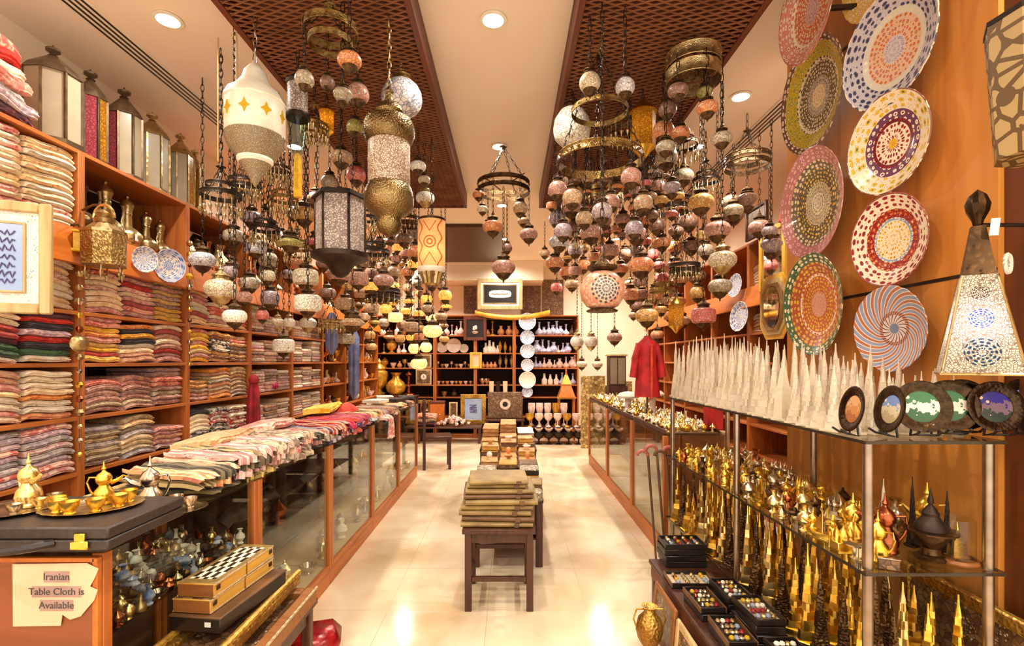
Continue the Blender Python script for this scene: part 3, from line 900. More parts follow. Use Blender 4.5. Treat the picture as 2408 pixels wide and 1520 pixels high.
R4 = [
 (1343, 485, 48, 'pink', 'round'), (1438, 475, 50, 'pink', 'oblate'), (1515, 489, 44, 'lilac', 'round'), (1311, 515, 42, 'lilac', 'round'), (1465, 517, 40, 'pink', 'oblate'),
 (1390, 548, 54, 'pink', 'oblate'), (1497, 552, 52, 'pink', 'oblate'), (1315, 570, 48, 'blue and white', 'oblate'), (1353, 588, 36, 'lilac', 'round'), (1434, 590, 42, 'pink', 'barrel'),
 (1305, 619, 44, 'orange', 'oblate'), (1507, 625, 60, 'orange', 'oblate'), (1459, 633, 38, 'orange', 'oblate'), (1372, 625, 32, 'orange', 'round'), (1345, 669, 34, 'tan', 'oblate'),
 (1309, 677, 28, 'red', 'round'), (1483, 694, 38, 'orange', 'round'), (1540, 692, 38, 'orange', 'round'), (1281, 596, 26, 'tan', 'oblate'), (1648, 477, 60, 'amber', 'oblate'),
 (1725, 505, 50, 'brown', 'oblate'), (1719, 474, 42, 'grey', 'oblate'), (1687, 541, 60, 'pink', 'oblate'), (1699, 612, 64, 'cream', 'oblate'), (1693, 674, 54, 'grey', 'oblate'),
 (1557, 572, 40, 'orange', 'oblate'), (1588, 582, 36, 'orange', 'round'), (1587, 630, 46, 'orange', 'oblate'), (1786, 535, 50, 'pink', 'oblate'), (1814, 575, 48, 'lilac', 'pear'),
 (1654, 743, 56, 'red', 'barrel'), (1521, 743, 54, 'amber', 'oblate'), (1445, 794, 36, 'pink', 'oblate'), (1357, 804, 32, 'white', 'round'), (1390, 804, 32, 'white', 'round'),
 (1368, 857, 26, 'cream', 'oblate'), (1405, 857, 26, 'cream', 'oblate'), (1521, 812, 32, 'brown', 'oblate'), (1546, 788, 32, 'orange', 'oblate'), (1593, 710, 38, 'orange', 'oblate'),
 (1387, 195, 50, 'cream', 'round'), (1470, 205, 46, 'blue and white', 'round'), (1567, 370, 52, 'grey', 'round'), (1607, 415, 48, 'grey', 'oblate'), (1560, 308, 50, 'orange', 'round'), (1570, 258, 42, 'brown', 'round'),
 (1657, 217, 38, 'green', 'pear'), (1580, 440, 40, 'lilac', 'pear'), (1545, 530, 40, 'brown', 'round'), (1620, 520, 44, 'brown', 'round'), (1625, 580, 42, 'brown', 'oblate'),
 (1640, 650, 40, 'brown', 'oblate'), (1555, 655, 34, 'red', 'round'), (1640, 690, 36, 'amber', 'round'), (1420, 520, 36, 'brown', 'round'), (1350, 535, 34, 'brown', 'round'), (1470, 600, 34, 'brown', 'round'),
 (1420, 625, 34, 'red', 'round'), (1535, 600, 32, 'red', 'round'), (1590, 545, 36, 'brown', 'oblate'), (1330, 640, 30, 'orange', 'round'), (1660, 590, 36, 'grey', 'round'), (1605, 755, 36, 'tan', 'oblate'),
]
for a in L4 + R4:
    lamp(*a[:5], cup=(a[3] not in ('glowing yellow',)), cap=('pale_brass' if a[3] in ('white', 'cream') and a[2] % 4 == 0 else 'bronze'))
# small lamps that fill the depth of both clusters
fr = random.Random(21)
FILL_L = ['brown', 'tan', 'grey', 'pink', 'amber', 'orange', 'glowing orange']
FILL_R = ['orange', 'brown', 'red', 'tan', 'pink', 'amber']
tries = 0
nf = {0: 0, 1: 0}
while tries < 9000 and (nf[0] < 92 or nf[1] < 78):
    tries += 1
    s = fr.randrange(2)
    if nf[s] >= (92, 78)[s]:
        continue
    if s == 0:
        px, py = fr.uniform(655, 1050), fr.uniform(560, 800)
        if px > 980 and py < 660: continue
        if px < 800 and py > 700: continue
    else:
        px, py = fr.uniform(1295, 1660), fr.uniform(420, 760)
        if px < 1480 and py > 640: continue
    w = fr.uniform(20, 38)
    D = fr.uniform(.15, .19)
    Y = FPX * D / w
    p = P(px, py, Y)
    if abs(p.x) > 2.2 or Y > 8.6:
        continue
    if Y > 1.5 * FPX / (CY - py):
        Y = 1.5 * FPX / (CY - py) * fr.uniform(.8, 1)
        D = w * Y / FPX
        p = P(px, py, Y)
    ok = all(math.hypot(l['px'] - px, l['py'] - py) > (l['w'] + w) * .36 for l in LAMPS) and not clash(p, D) and D > .07
    if ok:
        nf[s] += 1
        lamp(px, py, w, fr.choice((FILL_L, FILL_R)[s]), fr.choice(['oblate', 'round', 'oblate', 'barrel', 'saucer']), D)
# name them: cluster, tier from the top, place outward from the aisle
for side in (0, 1):
    ls = [l for l in LAMPS if (l['px'] > CX) == bool(side)]
    ls.sort(key=lambda l: l['py'])
    per = 9
    tiers = [ls[i:i + per] for i in range(0, len(ls), per)]
    for ti, row in enumerate(tiers):
        row.sort(key=lambda l: abs(l['px'] - CX))
        for k, l in enumerate(row):
            sh = {'oblate': 'flattened', 'round': 'ball-shaped', 'barrel': 'drum-shaped', 'saucer': 'saucer-shaped', 'pear': 'pear-shaped'}[l['shape']]
            lab = '%s %s mosaic lamp, %s from the aisle in tier %s down, %s cluster' % (l['colour'], sh, nth(k), ORD[ti], 'dish-panel' if side else 'cloth-wall')
            t = T('mosaic_lamp', lab, 'lamp', l['p'], fr.uniform(0, 6), 'hanging mosaic globe lamps', l['D'])
            lamp_parts(t, l['colour'], l['shape'], l['cap'], l['cup'], l['D'], (l['top'] - l['p'].z) / l['D'])
# a few of the glowing lamps light what is round them
def small_light(parent, col, w, r=.03, loc=(0, 0, 0)):
    ld = bpy.data.lights.new('lamp_bulb', 'POINT')
    ld.energy = w; ld.color = col; ld.shadow_soft_size = r
    o = bpy.data.objects.new('lamp_bulb', ld)
    COL.objects.link(o)
    o.parent = parent
    o.location = loc
    return o

# ------------------------------------------------------------------ ring chandeliers
def hoop_mesh(key, h=.18, n=40):
    """pierced hoop of radius 1"""
    def mk():
        m = MB()
        m.lathe([(.985, -h / 2), (1.0, -h / 2), (1.012, -h / 2 + .02), (1.0, -h / 2 + .035), (1.0, h / 2 - .035), (1.012, h / 2 - .02), (1.0, h / 2), (.985, h / 2), (.985, -h / 2)], n, cap=False)
        for k in range(n // 2):
            a = 2 * PI * k / (n // 2)
            m.ball((1.005 * math.cos(a), 1.005 * math.sin(a), 0), .03, 6)
        return m.mesh('hoop')
    return cached(('hoop', key, h, n), mk)
def ring_chandelier(px, py, wpx, Y, label, mat='brass', rings=((1.0, 0.0),), arms=3, apex=1.6, globes=(), top=None, hh=.2, drops=0):
    p = P(px, py, Y)
    rad = wpx / 2 * Y / FPX
    z_top = (top if top is not None else hang_z(p.x, p.y)) - p.z
    t = T('ring_chandelier', label, 'chandelier', p, fr.uniform(0, 1), 'ring chandeliers')
    for rs, dz in rings:
        ob('hoop', hoop_mesh('h', hh), M[mat], t, (0, 0, dz * rad), (0, 0, 0), rad * rs)
    az = apex * rad
    ob('hub', lathem('chandelier_hub', [(.0001, -.6), (.3, -.5), (.5, -.2), (1, 0), (.6, .2), (.25, .5), (.4, .7), (.2, 1.0), (.0001, 1.1)], 12), M[mat], t, (0, 0, az), (0, 0, 0), max(.03, rad * .17))
    for k in range(arms):
        a = 2 * PI * k / arms + .4
        e = Vector((rad * math.cos(a), rad * math.sin(a), 0))
        b = Vector((0, 0, az))
        d = b - e
        o = ob('arm_chain', chain_mesh(d.length), M['iron'], t, e, d.to_track_quat('Z', 'Y').to_euler(), (1, 1, d.length))
    if z_top > az + .05:
        chain(t, az + .02, z_top, M['iron'], name='top_chain')
    for (ga, drop, D, colour, shape) in globes:
        a = ga * 2 * PI
        k = 1.0 if drop < 90 else 0.0
        x, y = rad * math.cos(a) * k, rad * math.sin(a) * k
        gz = -(drop % 90)
        g = ob('lamp_globe', globe_mesh(shape), MOS[colour], t, (x, y, gz), (0, 0, 0), D)
        ob('globe_cap', lathem('lamp_cap', CAP, 14), M['bronze'], g, (0, 0, GTOP[shape] - .015))
        ob('globe_cup', lathem('lamp_cup', CUP, 14), M['bronze'], g, (0, 0, GBOT[shape] + .01))
        z0 = gz + (GTOP[shape] + .48) * D
        if z0 < -.02:
            chain(t, z0, 0, M['iron'], x, y, name='drop_chain')
    for k in range(drops):
        a = 2 * PI * k / drops
        ob('pendant_bead', lathem('bead_drop', [(.0001, -.05), (.006, -.03), (.012, -.012), (.004, 0), (.004, .05), (.0001, .052)], 8), M['pale_brass'], t,
           (rad * .98 * math.cos(a), rad * .98 * math.sin(a), -hh * rad / 2 - .045))
    return t
ring_chandelier(777, 70, 124, 2.45, 'bright brass ring chandelier hung highest, touching the shelf-side grille', 'brass', ((1, 0), (.8, -.5)), 3, .9, [(.1, .25, .09, 'brown', 'round'), (.5, .3, .09, 'grey', 'round')], hh=.3)
ring_chandelier(1410, 375, 198, 2.9, 'large brass ring chandelier with tiered crown on the panel side of the aisle', 'brass', ((1, 0), (.66, 1.15)), 4, 2.6,
                [(k / 9 + .03, .18 + .1 * (k % 3), .11, ['pink', 'tan', 'lilac'][k % 3], 'round') for k in range(9)], hh=.2)
ring_chandelier(1630, 150, 124, 2.75, 'tall glass-and-brass ring chandelier close under the panel-side grille', 'pale_brass', ((1, .1), (1, -.5)), 4, .7,
                [(k / 6, .2 + .12 * (k % 3), .11, ['brown', 'orange', 'grey'][k % 3], 'oblate') for k in range(6)], hh=.5)
ring_chandelier(1184, 440, 122, 4.5, 'ring chandelier hanging alone over the middle aisle', 'bronze', ((1, .12), (1, -.16), ), 4, 1.55,
                [(.58, .42, .17, 'orange', 'oblate'), (.92, .42, .165, 'pink', 'oblate'), (.25, .3, .11, 'tan', 'oblate'), (.75, .25, .13, 'tan', 'round'), (.5, .25, .1, 'cream', 'oblate'), (.0, .27, .11, 'tan', 'oblate'), (.45, .1, .11, 'orange', 'oblate'), (.12, .5, .1, 'brown', 'round'), (0, 90 + .73, .215, 'pink', 'oblate')], hh=.17)
ring_chandelier(1757, 378, 100, 3.9, 'small dark ring chandelier with long chains beside the dish panel', 'bronze', ((1, .1), (1, -.25)), 3, 1.4,
                [(0, 90 + .3, .15, 'brown', 'pear'), (.55, .42, .15, 'grey', 'oblate'), (.95, .56, .12, 'lilac', 'oblate')], hh=.24)
for i, (px, py, w, Y, lab) in enumerate(DARK_RINGS):
    ring_chandelier(px, py, w, Y, lab, ('bronze', 'iron', 'brass')[i % 3] if i not in (0, 1) else 'iron', ((1, .12), (1, -.28)) if i % 2 else ((1, .2), (.75, .7)), 3, 1.7, (), hh=.26, drops=18)
# ------------------------------------------------------------------ the large hanging lamps
def filigree(name, base, line, scale=30, w=.1, ax=None, emit=0):
    t = NT(name)
    v = t.obj()
    e = t.n('TexVoronoi', {'Vector': v, 'Scale': scale}, feature='DISTANCE_TO_EDGE').outputs['Distance']
    e2 = t.n('TexVoronoi', {'Vector': v, 'Scale': scale * .38}).outputs['Distance']
    rg = t.math('LESS_THAN', t.math('ABSOLUTE', t.math('SUBTRACT', e2, .32)), .06)
    f = t.math('MAXIMUM', t.math('LESS_THAN', e, w), rg)
    c = t.mix(f, base, line)
    d = t.n('BsdfPrincipled', {'Base Color': c, 'Roughness': .4, 'Emission Color': c, 'Emission Strength': emit}).outputs[0]
    tl = t.n('BsdfTranslucent', {'Color': c}).outputs[0]
    return t.done(t.n('MixShader', {0: .3, 1: d, 2: tl}).outputs[0])
M['filigree'] = filigree('pale_filigree', sr(246, 232, 212), sr(166, 132, 108), 95, .12)
M['filigree_grey'] = filigree('grey_filigree', sr(238, 224, 210), sr(158, 136, 130), 70, .12)
def batik():
    t = NT('lit_batik_paper')
    sp = t.n('SeparateXYZ', {0: t.obj()})
    x, y, z = sp.outputs
    r = t.math('SQRT', t.math('ADD', t.math('MULTIPLY', x, x), t.math('MULTIPLY', z, z)))
    fr_ = t.math('LESS_THAN', y, 0.0)
    near = lambda a, b, w: t.math('LESS_THAN', t.math('ABSOLUTE', t.math('SUBTRACT', a, b)), w)
    f = t.math('MULTIPLY', t.math('MAXIMUM', near(r, .045, .005), near(r, .02, .006)), fr_)
    ax = t.math('ABSOLUTE', x)
    f = t.math('MAXIMUM', f, near(ax, t.math('MULTIPLY_ADD', t.math('SINE', t.math('MULTIPLY', z, 42)), .014, .075), .005))
    az = t.math('ABSOLUTE', z)
    f = t.math('MAXIMUM', f, t.math('MULTIPLY', near(t.math('ADD', az, t.math('MULTIPLY', ax, -1.6)), .085, .006), t.math('LESS_THAN', ax, .05)))
    nz = t.n('TexNoise', {'Vector': t.obj(), 'Scale': 12}).outputs['Fac']
    c = t.mix(nz, sr(252, 214, 150), sr(244, 190, 120))
    c = t.mix(f, c, sr(206, 96, 50))
    d = t.n('BsdfPrincipled', {'Base Color': c, 'Roughness': .6}).outputs[0]
    tl = t.n('BsdfTranslucent', {'Color': c}).outputs[0]
    return t.done(t.n('MixShader', {0: .45, 1: d, 2: tl}).outputs[0])
M['lit_paper'] = batik()
M['band_brass'] = brass('ribbed_brass', sr(150, 126, 82), sr(100, 78, 48), .32, 110, .35)

p = P(915, 400, 2.6)
t = T('cylinder_lantern', 'large brass lantern with pale pierced cylinder between two ribbed brass bulges', 'lamp', p)
S = .001 * 2.6 / FPX * 1000
def pz(py, py0=400, Y=2.6): return (py0 - py) * Y / FPX
def lp(rows, py0, Y, n=28): return [(max(.0001, w / 2 * Y / FPX), pz(py, py0, Y)) for w, py in rows]
rib = lambda a: 1 + .012 * math.cos(24 * a)
ob('pierced_cylinder', lathem('cyl_body', lp([(94, 436), (97, 434), (97, 334), (94, 332)], 400, 2.6), 32), M['filigree'], t)
ob('top_bulge', lathem('cyl_top', lp([(92, 340), (104, 336), (117, 318), (118, 300), (106, 284), (74, 276), (58, 272), (66, 264), (60, 254), (36, 244), (22, 240), (16, 224), (22, 216), (8, 205), (0, 203)], 400, 2.6), 48, wob=rib), M['band_brass'], t)
ob('bottom_bulge', lathem('cyl_bot', lp([(0, 560), (10, 556), (46, 546), (60, 530), (52, 516), (66, 506), (92, 500), (112, 484), (114, 462), (104, 444), (92, 432)], 400, 2.6), 48, wob=rib), M['band_brass'], t)
chain(t, pz(205), TROUGH - p.z, M['pale_brass'])

p = P(600, 310, 2.6)
t = T('dome_lantern', 'white painted metal lantern with gold diamond cut-outs hanging before the cloth wall', 'lamp', p, .3)
ob('dome', lathem('dome_white', lp([(134, 246), (138, 242), (118, 222), (84, 208), (60, 190), (50, 172), (30, 158), (10, 148), (0, 146)], 310, 2.6), 12), M['white_metal'], t)
ob('drum', lathem('drum_white', lp([(126, 322), (132, 318), (132, 246), (128, 242)], 310, 2.6), 12), M['white_metal'], t)
for k in range(9):
    a = PI / 9 + k * 2 * PI / 9
    r_ = 66 * 2.6 / FPX * .97
    ob('diamond_pane', cached('diamond', lambda: MB().prism([(0, -.036), (.009, -.012), (.026, 0), (.009, .012), (0, .036), (-.009, .012), (-.026, 0), (-.009, -.012)], -.006, .006).mesh('diamond')), M['amber'], t,
       (r_ * math.cos(a), r_ * math.sin(a), pz(278, 310)), (R(90), 0, a + PI / 2))
ob('glass_bowl', lathem('bowl_seeded', lp([(4, 440), (20, 425), (56, 396), (72, 384), (76, 376), (110, 356), (128, 336), (130, 322)], 310, 2.6), 24), M['frost_seed'], t)
ob('bowl_band', lathem('bowl_band', lp([(70, 386), (80, 380), (78, 372), (68, 376)], 310, 2.6), 24), M['white_metal'], t)
chain(t, pz(150, 310), TROUGH - p.z, M['steel'])
# pale cords beside it
for px, y0, Y, w in ((513, 380, 3.0, 'hanging to the dark ring chandelier'), (556, 230, 2.7, 'falling just beside the white dome lantern')):
    a = P(px, y0, Y)
    solo('cord', 'thin pale cord from the ceiling %s' % w, 'cord', MB().tube([a, (a.x, a.y, CEIL)], .004, 6).mesh('hanging_cord'), M['wire_pale'])

p = P(800, 535, 3.2)
t = T('hexagonal_lantern', 'big dark hexagonal lantern with grey filigree panes and flat cap', 'lamp', p, R(8))
r_ = 56 * 3.2 / FPX
hexa = [(r_ * math.cos(k * PI / 3), r_ * math.sin(k * PI / 3)) for k in range(6)]
z0, z1 = pz(598, 535, 3.2), pz(470, 535, 3.2)
ob('cap_plate', MB().prism([(x * 1.2, y * 1.2) for x, y in hexa], z1, z1 + .03, taper=.9).mesh('cap_plate', flat=True), M['iron'], t)
ob('cap_dome', MB().prism([(x * .5, y * .5) for x, y in hexa], z1 + .03, z1 + .08, taper=.3).mesh('cap_dome', flat=True), M['iron'], t)
ob('bottom_dish', lathem('hex_dish', [(.02, z0 - .15), (.05, z0 - .13), (.09, z0 - .07), (r_ * 1.15, z0 - .03), (r_ * 1.18, z0)], 24), M['iron'], t)
for k in range(6):
    a, b = Vector((*hexa[k], 0)), Vector((*hexa[(k + 1) % 6], 0))
    c = (a + b) / 2
    ang = math.atan2(c.y, c.x)
    ob('filigree_pane', boxm((.006, (b - a).length * .94, z1 - z0), 0), M['filigree_grey'], t, (c.x * .985, c.y * .985, (z0 + z1) / 2), (0, 0, ang))
    ob('corner_post', boxm((.014, .014, z1 - z0), .002), M['iron'], t, (a.x, a.y, (z0 + z1) / 2), (0, 0, ang))
chain(t, z1 + .07, TROUGH - p.z, M['iron'])

p = P(1015, 575, 4.0)
t = T('cylinder_lamp', 'lit cream cylinder lamp with orange batik pattern and white fringe', 'lamp', p)
ob('shade', lathem('batik_shade', lp([(64, 630), (64, 520)], 575, 4.0), 28, cap=False), M['lit_paper'], t)
ob('top_ring', lathem('batik_top', lp([(64, 521), (66, 519), (66, 516), (0, 512)], 575, 4.0), 28), M['bronze'], t)
ob('bottom_ring', lathem('batik_bot', lp([(56, 642), (64, 638), (66, 631), (62, 629)], 575, 4.0), 28, cap=False), M['white_metal'], t)
ob('bead_fringe', lathem('batik_fringe', lp([(40, 668), (46, 655), (56, 641)], 575, 4.0), 28, cap=False, wob=lambda a: 1 + .06 * math.cos(14 * a)), M['pale_brass'], t)
bl = ob('bulb', lathem('bulb_round', [(.0001, -.03), (.02, -.022), (.03, 0), (.022, .022), (.0001, .03)], 12), M['bulb'], t, (0, 0, -.06))
small_light(t, (1, .78, .45), 7, .03, (0, 0, -.06))
chain(t, pz(512, 575, 4.0), TROUGH - p.z, M['iron'])

# striped glass tube with tapered tumbler and the yellow tassel below it
p = P(700, 330, 2.88)
t = T('tassel_lantern', 'patterned tube lantern over a dark glass tumbler with long yellow tassel', 'lamp', p)
ob('tube', lathem('tassel_tube', lp([(44, 272), (46, 268), (46, 198), (44, 196)], 330, 2.88), 20), M['filigree_grey'], t)
ob('tube_cap', lathem('tassel_cap', lp([(50, 200), (54, 194), (40, 186), (10, 178), (0, 176)], 330, 2.88), 20), M['iron'], t)
ob('collar', lathem('tassel_collar', lp([(50, 282), (56, 278), (56, 270), (44, 268)], 330, 2.88), 20), M['iron'], t)
ob('tumbler', lathem('tassel_tumbler', lp([(20, 362), (28, 356), (48, 282)], 330, 2.88), 20), M['blue_glass'] if 'blue_glass' in M else M['glass_dim'], t)
ob('tassel', lathem('tassel_silk', lp([(17, 464), (19, 460), (17, 385), (14, 368), (6, 360)], 330, 2.88), 12, wob=lambda a: 1 + .06 * math.cos(6 * a)), M['tassel'], t)
chain(t, pz(178, 330, 2.88), CEIL - p.z if not TL[0] < p.x < TL[1] else TROUGH - p.z, M['iron'])

# big pink ball
p = P(1416, 685, 2.5)
t = T('mosaic_ball_lamp', 'biggest rose mosaic ball lamp with grey star rosette facing the entrance', 'lamp', p)
def rosette():
    tn = NT('rosette_mosaic')
    v = tn.obj()
    sp = tn.n('SeparateXYZ', {0: v})
    x, y, z = sp.outputs
    z = tn.math('ADD', z, .0)
    r = tn.math('SQRT', tn.math('ADD', tn.math('MULTIPLY', x, x), tn.math('MULTIPLY', z, z)))
    a = tn.math('ARCTAN2', z, x)
    front = tn.math('LESS_THAN', y, 0.0)
    pol = tn.n('CombineXYZ', {0: tn.math('MULTIPLY', a, 16 / (2 * PI)), 1: tn.math('MULTIPLY', r, 14), 2: 0.0}).outputs[0]
    d = tn.n('TexVoronoi', {'Vector': pol, 'Scale': 1.0, 'Randomness': .15}).outputs['Distance']
    vo = tn.n('TexVoronoi', {'Vector': v, 'Scale': 14})
    pk = tn.n('SeparateColor', {0: vo.outputs['Color']}).outputs[0]
    base = tn.ramp(pk, [(0, sr(226, 168, 140)), (.3, sr(216, 140, 116)), (.6, sr(226, 186, 160)), (.8, sr(204, 160, 110))], 'CONSTANT')
    dk = tn.mix(tn.math('LESS_THAN', d, .38), sr(196, 184, 170), sr(84, 76, 74))
    inside = tn.math('MULTIPLY', tn.math('LESS_THAN', r, .265), front)
    rim = tn.math('MULTIPLY', tn.math('MULTIPLY', tn.math('LESS_THAN', d, .3), tn.math('LESS_THAN', r, .33)), front)
    col = tn.mix(rim, base, sr(70, 62, 64))
    col = tn.mix(inside, col, dk)
    e = tn.n('TexVoronoi', {'Vector': v, 'Scale': 14}, feature='DISTANCE_TO_EDGE').outputs['Distance']
    col = tn.mix(tn.math('MULTIPLY', tn.math('LESS_THAN', e, .03), .6), col, sr(120, 84, 70))
    return tn.pbr(col, .3, 0, e, .2, .004)
M['rosette'] = rosette()
D = 104 * 2.5 / FPX
ob('globe', lathem('ball_globe', [(.24, -.4), (.36, -.34), (.47, -.17), (.5, 0), (.48, .14), (.4, .3), (.28, .41), (.2, .44)], 32), M['rosette'], t, scale=D)
ob('top_plate', lathem('ball_top', [(.2, .43), (.34, .5), (.34, .56), (.2, .58), (.1, .7), (.06, .85), (.0001, .87)], 20), M['bronze'], t, scale=D)
ob('bottom_plate', lathem('ball_bot', [(.0001, -.5), (.34, -.47), (.36, -.44), (.24, -.39)], 20), M['bronze'], t, scale=D)
chain(t, .85 * D, TROUGH - p.z, M['iron'])

# blue and white china egg lamp, white net globe, golden amber lantern
p = P(945, 232, 3.0)
t = T('china_globe_lamp', 'large blue and white china globe lamp above the brass cylinder lantern', 'lamp', p)
ob('globe', globe_mesh('round'), MOS['blue and white'], t, scale=.245)
ob('cap', lathem('lamp_cap', CAP, 14), M['brass'], t, (0, 0, .1), scale=.2)
ob('bottom_cup', lathem('lamp_cup', CUP, 14), M['brass'], t, (0, 0, -.09), scale=.14)
chain(t, .19, TROUGH - p.z, M['pale_brass'])
p = P(1345, 300, 3.3)
t = T('white_globe_lamp', 'tall white crackled globe lamp tucked behind the large brass ring chandelier', 'lamp', p)
ob('globe', lathem('tall_globe', [(.1, -.5), (.3, -.45), (.46, -.28), (.5, -.05), (.46, .2), (.32, .42), (.2, .5)], 24), MOS['white'], t, scale=.25)
ob('cap', lathem('lamp_cap', CAP, 14), M['bronze'], t, (0, 0, .12), scale=.22)
chain(t, .22, TROUGH - p.z, M['iron'])
for px, py, Y, w, lab in ((1512, 295, 3.3, 60, 'golden amber glass lantern hanging between the brass rings of the dish-panel cluster'), (1590, 735, 4.8, 36, 'golden amber glass lantern low beside the crystal towers'), (768, 280, 3.3, 34, 'small golden amber glass lantern below the highest brass ring')):
    p = P(px, py, Y)
    t = T('amber_lantern', lab, 'lamp', p)
    d = w * Y / FPX
    ob('glass_body', MB().prism([(d / 2 * math.cos(k * PI / 3), d / 2 * math.sin(k * PI / 3)) for k in range(6)], -d * .9, d * .5, taper=1.0).mesh('amber_body', flat=True), M['yellow_glass'], t)
    ob('crown', lathem('amber_crown', [(.0001, -.02), (.55, 0), (.5, .1), (.3, .25), (.1, .5), (.0001, .52)], 12), M['gold'], t, (0, 0, d * .5), scale=d)
    ob('finial', lathem('amber_fin', [(.0001, -.5), (.1, -.4), (.3, -.15), (.5, 0), (.0001, .01)], 12), M['gold'], t, (0, 0, -d * .9), scale=d)
    small_light(t, (1, .75, .35), .35, .03, (0, 0, -.1 * d))
    chain(t, d, hang_z(p.x, p.y) - p.z, M['iron'])

# ------------------------------------------------------------------ tin lanterns on top of the shelving
def tin_lantern(px, pbase, ptop, wpx, Y, pane, label, metal='pewter', n=8, dome=False):
    x = -2.545
    Y = FPX * x / (px - CX)
    h = (CY - ptop) * Y / FPX + EYE - 2.682
    r_ = wpx / 2 * Y / FPX
    t = T('tin_lantern', label, 'lantern', (x, Y, 2.682), R(20), 'tin lanterns on top of the shelving')
    hx = [(r_ * math.cos(2 * PI * k / n), r_ * math.sin(2 * PI * k / n)) for k in range(n)]
    zb, zt = h * .06, h * .68
    ob('base', MB().prism([(x * 1.04, y * 1.04) for x, y in hx], 0, zb).mesh('lantern_base', flat=True), M[metal], t)
    ob('roof', MB().prism([(x * 1.06, y * 1.06) for x, y in hx], zt, zt + h * .07, taper=.8).prism([(x * .85, y * .85) for x, y in hx], zt + h * .07, h * .9, taper=.1).mesh('lantern_roof', flat=True), M[metal], t)
    ob('finial', lathem('tin_finial', [(.0001, 0), (.35, .05), (.15, .2), (.5, .45), (.5, .6), (.12, .8), (.0001, 1)], 8), M[metal], t, (0, 0, h * .88), scale=h * .12)
    for k in range(n):
        a, b = Vector((*hx[k], 0)), Vector((*hx[(k + 1) % n], 0))
        c = (a + b) / 2
        ang = math.atan2(c.y, c.x)
        ob('pane', boxm((.004, (b - a).length * .96, zt - zb), 0), M[pane[k % len(pane)]], t, (c.x * .97, c.y * .97, (zb + zt) / 2), (0, 0, ang))
        ob('corner_bar', boxm((.013, .013, zt - zb), .001), M[metal], t, (a.x * .99, a.y * .99, (zb + zt) / 2), (0, 0, ang))
    return t, h
tin_lantern(125, 330, 105, 112, 2.50, ['frost'], 'tallest tin lantern with plain frosted panes, first from the entrance')
tin_lantern(213, 358, 162, 66, 2.82, ['rose_glass', 'yellow_glass'], 'tin lantern with rose and yellow glass panes')
tin_lantern(292, 395, 205, 72, 3.10, ['frost', 'frost', 'rose_glass'], 'tin lantern with wire loop, third from the entrance')
tin_lantern(358, 432, 262, 70, 3.42, ['frost', 'frost'], 'pale brass lantern with arched frosted panes, fourth from the entrance', 'pale_brass')
tin_lantern(424, 460, 312, 58, 3.8, ['frost', 'yellow_glass', 'frost'], 'pale brass lantern with arched panes, fifth from the entrance', 'pale_brass')
tin_lantern(458, 472, 350, 34, 4.05, ['yellow_glass', 'frost'], 'smallest brass lantern at the far end of the lantern row', 'pale_brass')
# bright heap of folded silks at the very front on top of the shelving
for i, (c, dx) in enumerate((('maroon', 0), ('lavender', .03), ('silver-grey', -.02), ('pink', .02), ('off-white', -.01), ('scarlet', -.03), ('pink-sprigged', -.02))):
    solo('silk_bundle', '%s silk bundle, %s from the bottom of the heap on top of the shelving' % (c, nth(i)), 'cloth', CLOTHS[i], CLM[c], (-2.56 + dx * .5, 2.39 + dx * .4, 2.681 + .03 + i * .052), (0, 0, dx * 4),
         (.9, .9 - .05 * i, 1.9), group='silk bundles on top of the shelving')

# ------------------------------------------------------------------ ewers and hanging pieces of the second bay
def handle_mesh(key, pts, r):
    return cached(key, lambda: MB().tube(pts, r, 6).mesh('handle'))
def ewer(y, s, label, mat='pale_brass', spout=True, beak=False, x=-2.525):
    t = T('ewer', label, 'ewer', (x, y, 2.201), R(25), 'brass ewers on the second bay')
    ob('body', lathem('ewer_body' + str(beak), [(.0001, 0), (.055, 0), (.06, .012), (.03, .03), (.028, .04), (.075, .075), (.1, .12), (.095, .155), (.06, .19), (.032, .21), (.027, .29), (.034, .30), (.03, .315), (.036, .34), (.045, .36)], 20), M[mat], t, scale=s)
    ob('lid', lathem('ewer_lid', [(.046, 0), (.042, .02), (.02, .045), (.008, .055), (.014, .068), (.0001, .08)], 14), M[mat], t, (0, 0, .36 * s), scale=s)
    ob('handle', handle_mesh('ewer_handle', [(0, .035, .34), (0, .09, .33), (0, .13, .25), (0, .12, .17), (0, .085, .14)], .008), M[mat], t, scale=s)
    if spout:
        ob('spout', handle_mesh('ewer_spout', [(0, -.08, .11), (0, -.13, .15), (0, -.12, .22), (0, -.10, .29), (0, -.12, .33)], [.018, .016, .011, .009, .011]), M[mat], t, scale=s)
    return t
ewer(2.93, .9, 'dark slim brass ewer squeezed against the end panel of the second bay', 'bronze', False)
ewer(3.11, .98, 'tall pale brass ewer with long straight spout beside the hanging filigree lantern')
ewer(3.29, .9, 'pale brass ewer with a white price tag')
ewer(3.46, .78, 'round-bellied brass ewer without spout', 'pale_brass', False)
ewer(3.60, .74, 'smallest brass ewer with domed lid at the far end of the group')
solo('price_tag', 'white price tag tied to the third brass ewer', 'tag', boxm((.002, .03, .045), 0), M['tag'], (-2.44, 3.26, 2.31), (0, 0, .1))

